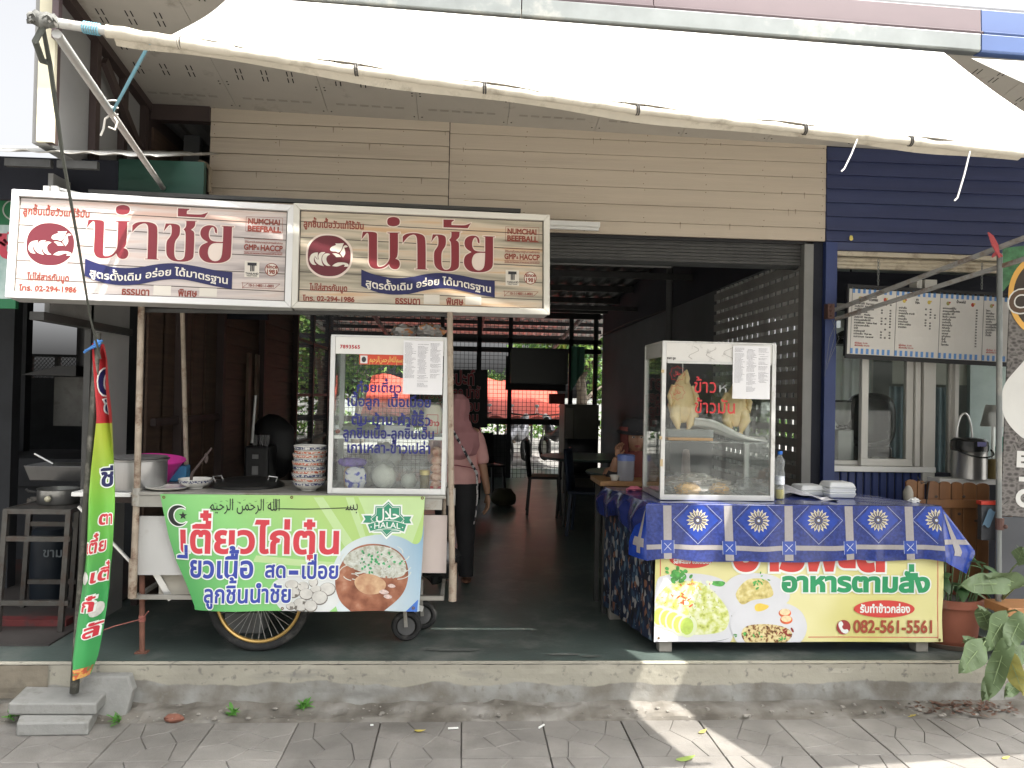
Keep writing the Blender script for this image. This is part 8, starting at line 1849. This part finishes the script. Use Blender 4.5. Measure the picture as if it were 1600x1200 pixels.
q = MB(); q.box(xq(470, 8.6), xq(520, 8.6), 8.5, 9.2, ZF, zq(705, 8.6)); ws = solo('work_shelf', q, m_kd, 'dark cluttered work shelf beyond the stack of bowls', 'shelf')
r_ = random.Random(9)
for i in range(5): c = (xq(472+i*11, 8.5), 8.6, zq(705, 8.6)); solo('utensil', MB().blob((c[0], c[1], c[2]+.04), .05, .05, r_.uniform(.03, .07), 10, 8, .3, 3, i), m_dk if i % 2 else m_steel, ('leftmost', 'second', 'middle', 'fourth', 'rightmost')[i]+' dark vessel on the work shelf beyond the bowls', 'vessel', 'dark vessels on the work shelf', smooth=True)
for k, (x0_, y0_, ln) in enumerate(((at(860, 405, 6.3), at(1048, 411, 6.3), 0),)):
    lt = thing('fluorescent_lamp', 'long unlit fluorescent tube hung under the inner ceiling', 'lamp', tuple(x0_)); q = MB(); q.bar(x0_-Vector((.6, 0, 0)), y0_, .035, .03); part('housing', q, m_steel, lt); q = MB(); q.tube([x0_-Vector((.6, .0, .03)), y0_-Vector((0, 0, .03))], .013, 10); part('tube', q, m_grey, lt, smooth=True)
    q = MB(); q.tube([(y0_.x, 6.3, 3.3), y0_], .008); part('wire', q, m_black, lt)
c = at(1047, 410, 8.2); q = MB(); q.tube([(c.x, 8.2, 3.2), (c.x, 8.2, ZF)], .035, 10); solo('inner_post', q, mat('post_grey', (.12, .12, .12), .6), 'slim grey post standing before the plain right wall', 'post', smooth=True)
q = MB(); q.tube([at(938, 525, 12.8), at(980, 505, 10.5), at(1047, 482, 8.3)], .008); solo('wall_cable', q, m_black, 'black cable clipped along the top of the right wall', 'cable')
# ---- yard behind
yd = MB(); yd.grid(lambda a, b: (-40+80*a, 15.2+45*b, ZF-.06), 4, 4); struct('yard', yd, mat('yard_ground', (.15, .145, .135), .9, var=.2, scale=.6))
tl_ = thing('red_tarp_shelter', 'orange red tarpaulin shelter in the yard behind the shop', 'shelter', (1.2, 19.5, ZF))
m_tarp = cloth_mat('tarp_red', (.50, .075, .05), .12, .5, .08)
zY = lambda py, Y: 1.6+(606-py)/1230*Y
def tarp(a, b, x0=None):
    xA, xB = xq(565, 18), xq(885, 18); X = xA+(xB-xA)*a; top = zY(580, 20)+.06*math.sin(a*25)*(1-b); lo = zY(640, 18)
    k = max(0, (a-.85)/.15); return (X, 20-2*b, top+(lo-top)*b-.25*k*(1-b)+.03*math.sin(a*60)*b*(1 if b == 1 else .5))
q = MB(); q.grid(tarp, 80, 8); part('tarp', q, m_tarp, tl_, smooth=True)
q = MB(); q.grid(lambda a, b: (tarp(a, 1)[0], 17.99, tarp(a, 1)[2]-.14*b-.03*abs(math.sin(a*40))*b), 160, 2); part('valance', q, mat('tarp_dark', (.20, .04, .03), .7), tl_, smooth=True)
for i in range(7): x = tarp(i/6, 1)[0]; q = MB(); q.tube([(x, 18.05, ZF), (x, 18.05, zY(640, 18))], .025); part('post', q, m_steel, tl_)
# parked motorcycles
def bike(x, y, rz, lab, c):
    t = thing('motorcycle', lab, 'motorcycle', (x, y, ZF), rz, 'motorcycles parked behind the shop'); mc = mat('bike_'+c, {'red': (.25, .03, .03), 'dark': (.03, .03, .035), 'silver': (.4, .4, .42)}[c], .3, .2, var=.1)
    for s__ in (-.6, .6):
        w_ = part('wheel', torus(Vector((s__, 0, .27)), .22, .05, 28, 8), _M['rubber'], t, local=True, smooth=True)
        q = MB(); q.lathe([(0, -.02), (.17, -.01), (.17, .01), (0, .02)], (s__, 0, .27), 20, rot); part('rim', q, m_alu, w_, local=True)
    q = MB(); q.tube([(-.65, 0, .55), (-.3, 0, .72), (.05, 0, .55), (.35, 0, .60), (.5, 0, .92)], [.10, .14, .12, .12, .09], 10); part('body', q, mc, t, local=True, smooth=True)
    q = MB(); q.blob((-.28, 0, .80), .38, .12, .05, 14, 8); part('seat', q, m_dk, t, local=True, smooth=True)
    q = MB(); q.tube([(.6, .07, .27), (.5, .07, .95)], .02); q.tube([(.6, -.07, .27), (.5, -.07, .95)], .02); part('fork', q, m_alu, t, local=True)
    q = MB(); q.tube([(.42, -.33, 1.02), (.5, 0, .98), (.42, .33, 1.02)], .015); part('handlebar', q, m_dk, t, local=True)
    for s__ in (-1, 1): q = MB(); q.tube([(.44, .25*s__, 1.0), (.44, .28*s__, 1.15)], .006); q.blob((.44, .28*s__, 1.18), .02, .05, .035); part('mirror', q, m_alu, t, local=True, smooth=True)
    q = MB(); q.blob((.60, 0, .95), .05, .07, .07); part('headlight', q, m_white, t, local=True, smooth=True)
bike(1.15, 16.2, 1.2, 'silver motorcycle parked under the red shelter, middle one', 'silver'); bike(2.0, 16.4, 1.9, 'dark motorcycle parked under the red shelter by the cabinet', 'dark'); bike(.2, 16.5, 1.3, 'red motorcycle parked under the red shelter, far left', 'red')
# ---- trees
def leaf_cloud(cs, n, size, seed):
    r = random.Random(seed); V_ = []; F_ = []
    for i in range(n):
        c, rad = r.choice(cs); d = Vector((r.gauss(0, 1), r.gauss(0, 1), r.gauss(0, .8))).normalized()*rad*(r.random()**.45); p = Vector(c)+d
        a = Vector((r.gauss(0, 1), r.gauss(0, 1), r.gauss(0, 1))).normalized(); b_ = a.orthogonal().normalized(); b_ = (b_*math.cos(i)+a.cross(b_)*math.sin(i)); sz_ = size*r.uniform(.6, 1.4); c2 = a.cross(b_)
        k = len(V_); V_ += [p-b_*sz_, p+c2*sz_*.45, p+b_*sz_, p-c2*sz_*.45]; F_.append((k, k+1, k+2, k+3))
    q = MB(); q.add(V_, F_); q.mi = [0 if (Vector(V_[4*i]).z*3+i) % 3 < 1 else (1 if i % 2 else 2) for i in range(len(F_))]; return q
m_tl = [cloth_mat('tree_leaf%d' % k, c, .35, .5, .25) for k, c in enumerate(((.05, .12, .03), (.10, .20, .04), (.18, .28, .06)))]
m_bark = mat('bark', (.10, .08, .06), .9, var=.3, scale=10, bump=.6)
def tree(x, y, h, lab, seed, n=5200, grp='trees behind the shop', z=ZF-.06):
    r = random.Random(seed); t = thing('tree', lab, 'tree', (x, y, z), 0, grp); cs = []
    q = MB(); q.tube([(0, 0, -.1), (.1, .05, h*.25), (0, .1, h*.5), (.1, 0, h*.75)], [h*.035, h*.028, h*.02, h*.008], 10); part('trunk', q, m_bark, t, local=True, smooth=True)
    for k in range(8):
        a = k*2.4+r.random(); R_ = h*r.uniform(.22, .36); z_ = h*r.uniform(.32, .88); e = (R_*math.cos(a), R_*math.sin(a), z_); q = MB(); q.tube([(0, .05, z_*.6), (e[0]*.5, e[1]*.5, z_*.85), e], [h*.014, h*.009, h*.003], 6); part('limb', q, m_bark, t, local=True, smooth=True); cs.append((e, h*r.uniform(.14, .21)))
    cs.append(((0, 0, h*.85), h*.2)); part('crown', leaf_cloud(cs, n, h*.018, seed), m_tl, t, local=True); return t
t1 = tree(xq(803, 24), 24, 2.3, 'sunlit green tree above the red shelter', 1)
t2 = tree(xq(905, 22), 22, 5.4, 'tall green tree behind the cabinet corner', 2); t3_ = tree(xq(560, 23), 23, 5.4, 'green tree seen through the glass of the cart case', 3); t4 = tree(xq(500, 20), 20, 5.0, 'green tree beyond the side mesh, left of the bowls', 4)
dup(t1, (xq(985, 30), 30, ZF-.06), .7, 'distant tree far behind the right wall'); dup(t2, (xq(440, 26), 26, ZF-.06), 2.7, 'tree far behind the side mesh')
# a low hedge closes the yard
hg = MB(); r = random.Random(2); q = leaf_cloud([((-14+i*.8, 27+.5*math.sin(i), ZF+.35+.2*math.sin(i*1.7)), .6) for i in range(40)], 9000, .09, 6); o_ = part('hedge', q, m_tl); tag(o_, 'long leafy hedge closing the yard behind the shop', 'hedge', kind='stuff')
q = MB(); q.box(-30, 30, 40, 40.3, ZF-.1, 1.5); struct('far_wall', q, mat('far_wall', (.35, .36, .34), .9, var=.15))
# trees across the street, seen only as reflections in the panes
for i, (x, y, s0, l_) in enumerate(((-7, -13, 1.2, 'street tree opposite the stall, leftmost'), (1.5, -15, 2.0, 'street tree opposite the stall, second'), (9, -13, .4, 'street tree opposite the stall, third'), (17, -14, 2.9, 'street tree opposite the stall, rightmost'))): c_ = dup(t2 if i % 2 else t3_, (x, y, -.08), s0, l_, 'street trees opposite')
# ================================================================= PLANTS AND LITTER ALONG THE FRONT
# terracotta planter with leafy herbs
pc_ = onz(1512, 1022, ZF); px0 = pc_.x
pot2 = thing('planter', 'large terracotta planter full of dark leafy herbs by the table', 'planter', (px0, 4.50, ZF))
zr = at(1500, 934, 4.4).z
q = MB(); q.lathe([(0, ZF+.012), (.150, ZF+.012), (.165, ZF+.05), (.185, zr-.05), (.205, zr-.045), (.205, zr), (.19, zr), (.182, zr-.04), (0, zr-.05)], (px0+.02, 4.50, 0), 44); part('pot', q, mat('terracotta', (.26, .085, .05), .7, var=.12, scale=4, dirt=(.32, .2, .15), dscale=5, damt=.25), pot2, smooth=True)
q = MB(); q.lathe([(0, ZF+.002), (.20, ZF+.002), (.215, ZF+.03), (.205, ZF+.03), (.19, ZF+.011), (0, ZF+.010)], (px0+.02, 4.50, 0), 40); part('saucer', q, mat('saucer', (.12, .09, .07), .7), pot2, smooth=True)
q = MB(); q.lathe([(0, zr-.038), (.18, zr-.038)], (px0+.02, 4.50, 0), 30); part('soil', q, m_joint, pot2)
def leafmesh(L_, W_, curl=.25, n=5, notch=0.):
    """blade along +X, base at origin"""
    vs = []; fs = []
    for i in range(n+1):
        t = i/n; w_ = W_*math.sin(math.pi*min(1, t*.93+.04))**.75*(1-.25*t); z = -curl*L_*t*t
        vs += [(L_*t, -w_, z-.12*w_), (L_*t, 0, z+.03*L_), (L_*t, w_, z-.12*w_)]
    for i in range(n): a = i*3; fs += [(a, a+3, a+4, a+1), (a+1, a+4, a+5, a+2)]
    q = MB(); q.add(vs, fs); return q
m_hb = [cloth_mat('herb_dark', (.045, .10, .035), .25, .45, .3), cloth_mat('herb_pale', (.16, .26, .13), .25, .5, .3)]
r = random.Random(21)
lp_small = None
for i in range(46):
    a = r.random()*6.28; R_ = .17*r.random()**.5; bx, by = px0+.02+R_*math.cos(a), 4.50+R_*math.sin(a); h = r.uniform(.06, .24); lean = r.uniform(.1, .5)
    L_ = r.uniform(.07, .14)
    q = leafmesh(L_, L_*.32, r.uniform(.2, .8)); M_ = Matrix.Translation((bx+.05*math.cos(a), by+.05*math.sin(a), zr-.03+h)) @ Matrix.Rotation(a+r.uniform(-.6, .6), 4, 'Z') @ Matrix.Rotation(-r.uniform(-.2, 1.1), 4, 'Y')
    q.v = [tuple(M_ @ Vector(v)) for v in q.v]; part('leaf', q, m_hb[1 if i % 6 == 0 else 0], pot2, smooth=True)
    q = MB(); q.tube([(bx, by, zr-.04), (bx+.05*math.cos(a), by+.05*math.sin(a), zr-.03+h)], .0035, 5); part('stem', q, _M['herb_pale'], pot2)
# broad-leaved young tree in front, right edge
m_bl = [cloth_mat('teak_leaf', (.12, .175, .08), .25, .55, .22), cloth_mat('teak_leaf_yellow', (.32, .30, .09), .3, .55, .4)]
bp0 = onz(1566, 1088, -.03)
bl = thing('young_tree', 'leafy young tree with big dull green leaves at the right edge', 'plant', tuple(bp0))
# each leaf: base pixel, tip pixel, depth, half width in pixels
LV = [(1578, 915, 1500, 905, 3.75, 20), (1600, 915, 1540, 890, 3.8, 18), (1574, 960, 1540, 1010, 3.7, 22), (1548, 985, 1528, 940, 3.75, 15), (1575, 1000, 1545, 1085, 3.62, 19), (1537, 1005, 1500, 1045, 3.6, 20), (1540, 1010, 1505, 990, 3.7, 16), (1600, 960, 1572, 1010, 3.66, 18), (1575, 1020, 1600, 1080, 3.6, 17), (1600, 1015, 1560, 1040, 3.7, 16), (1590, 880, 1600, 850, 3.9, 13), (1562, 1045, 1535, 1090, 3.7, 14), (1600, 1060, 1570, 1085, 3.7, 12)]
def bleaf(p0, p1, half, m, roll):
    p0 = Vector(p0); p1 = Vector(p1); d = p1-p0; L_ = d.length; d.normalize(); view = (EYE-p0).normalized(); sd = d.cross(view).normalized(); up = sd.cross(d).normalized(); sd = (sd*math.cos(roll)+up*math.sin(roll)); up = sd.cross(d)
    vs = []; fs = []; n = 9
    for i in range(n+1):
        t = i/n; w_ = half*(math.sin(math.pi*min(1, .06+t*.94))**.62)*(1.15-.45*t); dr = -.22*L_*t*t
        for k in (-1, -.5, 0, .5, 1): vs.append(p0+d*L_*t+sd*w_*k+up*(.012*math.sin(t*9+k*2)-.10*abs(k)*w_*-1)+Vector((0, 0, dr*.5)))
    for i in range(n):
        for k in range(4): a = i*5+k; fs.append((a, a+5, a+6, a+1))
    q = MB(); q.add(vs, fs); lf_ = part('leaf', q, m, bl, smooth=True)
    q = MB(); q.tube([p0+d*L_*t+up*.004+Vector((0, 0, -.11*L_*t*t)) for t in (0, .3, .6, .95)], [.0028, .0022, .0016, .0008], 5)
    for t in (.2, .38, .56, .74):
        for s__ in (-1, 1): a = p0+d*L_*t+up*.004+Vector((0, 0, -.11*L_*t*t)); q.tube([a, a+(d*.5+sd*s__).normalized()*half*.8+up*.006], .0009, 4)
    part('veins', q, cloth_mat('vein_pale', (.25, .33, .16), .2, .6, .1), lf_)
for i, (x0, y0, x1, y1, Y, hw) in enumerate(LV):
    a = at(x0, y0, Y); b = at(x1, y1, Y-.06); bleaf(a, b, hw*Y/1230, m_bl[1 if i in (8,) else 0], (-.5, .3, .6, -.2)[i % 4])
    q = MB(); c = bp0+Vector((.0, 0, (a.z-bp0.z)*.75)); q.tube([c, c.lerp(a, .6)+Vector((0, 0, .02)), a], [.005, .004, .003], 6); part('petiole', q, cloth_mat('vein_pale', (.25, .33, .16), .2, .6, .1), bl, smooth=True)
q = MB(); q.tube([bp0+Vector((0, 0, -.01)), bp0+Vector((.01, .02, .3)), bp0+Vector((.02, .03, .62))], [.012, .009, .006], 10); part('stem', q, mat('stem_grey', (.22, .22, .17), .8, var=.2), bl, smooth=True)
q = MB(); a = at(1556, 946, 4.2); q.box(a.x, a.x+.5, 4.1, 4.3, a.z-.035, a.z+.012); solo('wooden_plank', q, m_w2, 'orange wooden plank end behind the big leaves', 'plank', bev=.004)
q = MB(); a = at(1545, 788, 4.7); q.box(a.x-.06, a.x+.06, 4.68, 4.72, a.z-.22, a.z-.002); b = solo('grey_crate', q, mat('crate_grey', (.07, .075, .085), .6), 'grey crate with a red rim beside the awning post', 'crate', bev=.004)
q = MB(); q.box(a.x-.065, a.x+.065, 4.675, 4.725, a.z, a.z+.022); part('rim', q, mat('rim_red', (.60, .06, .04), .4), b, local=True)
q = MB(); q.grid(lambda u, v: (a.x-.03+.05*u-.04*v, 4.66, a.z-.03-.10*v+.01*math.sin(u*6)), 6, 6); solo('blue_rag', q, cloth_mat('rag_blue', (.16, .28, .40), .3), 'small blue rag hanging over the grey crate', 'rag', smooth=True)
# heap of brown litter at the foot of the young tree
q = MB(); r = random.Random(5)
for i in range(260):
    x, y = 2.72+r.gauss(0, .20), 4.04+r.gauss(0, .05); z = -.012+.03*math.exp(-((x-2.72)/.2)**2)*r.random(); s__ = r.uniform(.008, .022); a = r.random()*6.28; t = Vector((math.cos(a), math.sin(a), r.uniform(-.3, .5)))*s__; u_ = t.cross(Vector((0, 0, 1))).normalized()*s__*.5
    if y > 4.12: continue
    p = Vector((x, y, z)); q.add([p-t, p+u_, p+t, p-u_], [(0, 1, 2, 3)])
solo('leaf_litter', q, mat('litter_brown', (.11, .055, .035), .8, var=.6, scale=30), 'brown dead leaves heaped at the foot of the young tree', 'leaf litter', kind='stuff')
# weeds growing from the crack
def weed(px, py, lab, n, sz_, seed):
    p = onz(px, py, -.02); t = thing('weed', lab, 'weed', tuple(p), 0); r = random.Random(seed)
    for i in range(n):
        a = r.random()*6.28; el = r.uniform(.2, 1.3); L_ = sz_*r.uniform(.5, 1.1); q = leafmesh(L_, L_*.16, .35); M_ = Matrix.Translation((r.uniform(-.3, .3)*sz_, r.uniform(-.2, .2)*sz_, .005+r.random()*sz_*.5)) @ Matrix.Rotation(a, 4, 'Z') @ Matrix.Rotation(-el, 4, 'Y'); q.v = [tuple(M_ @ Vector(v)) for v in q.v]
        part('leaf', q, cloth_mat('weed_green', (.09, .26, .04), .3, .5, .25), t, local=True, smooth=True)
weed(474, 1110, 'bright green weed at the foot of the step below the caster', 26, .05, 1); weed(364, 1120, 'low spreading weed at the foot of the step below the wheel', 22, .045, 2); weed(183, 1132, 'small feathery weed beside the stacked slabs', 18, .05, 3); weed(15, 1125, 'dark weed tuft at the far left corner by the slabs', 16, .05, 4)
# fallen leaves and scraps, one by one
def fallen(px, py, lab, L_, m, rz, nm='fallen_leaf', cat='leaf', z=-.026):
    p = onz(px, py, z); q = leafmesh(L_, L_*.26, -.15); t = solo(nm, q, m, lab, cat, smooth=True); t.location = (p.x, p.y, z+.004); t.rotation_euler = (0, 0, rz)
yl = cloth_mat('fallen_yellow', (.55, .45, .10), .2, .6, .15); gl_ = cloth_mat('fallen_green', (.25, .34, .08), .2, .6, .15); br2 = mat('fallen_brown', (.20, .07, .04), .7)
fallen(590, 1106, 'yellow leaf lying at the foot of the step under the cart banner', .07, yl, .3); fallen(648, 1142, 'yellow leaf on the paving right of the cart', .055, yl, -.3)
fallen(1056, 1188, 'green yellow leaf in the sun patch at the bottom', .09, gl_, .1); fallen(1092, 1146, 'small yellow leaf in the sunny strip', .05, yl, .5); fallen(1030, 1092, 'curled brown leaf at the foot of the step in the sun', .05, br2, 1.3); fallen(272, 1119, 'reddish brown leaf below the wheel near the step', .07, br2, .1)
fallen(1408, 1118, 'yellow brown leaf on the paving below the phone number', .07, yl, -.4); fallen(1566, 1186, 'yellow leaf in the sunlight at the right bottom corner', .04, yl, .2)
for i, (px, py, l) in enumerate(((708, 1139, .05), (846, 1136, .05), (581, 1134, .015))):
    p = onz(px, py, -.026); q = MB(); q.cbox((p.x, p.y, -.022), l, .008, .006, (.1, .9, 0)[i]); solo('paper_scrap', q, m_white, ('white cigarette end on the paving below the caster', 'thin white straw on the paving before the doorway', 'tiny white scrap on the paving under the cart')[i], 'scrap')
q = MB(); q.blob(tuple(onz(272, 1122, -.01)), .05, .03, .02, 10, 6, .3); solo('brick_lump', q, mat('brick_red', (.22, .09, .06), .9, bump=.5), 'lump of broken red brick in the soil below the wheel', 'brick')
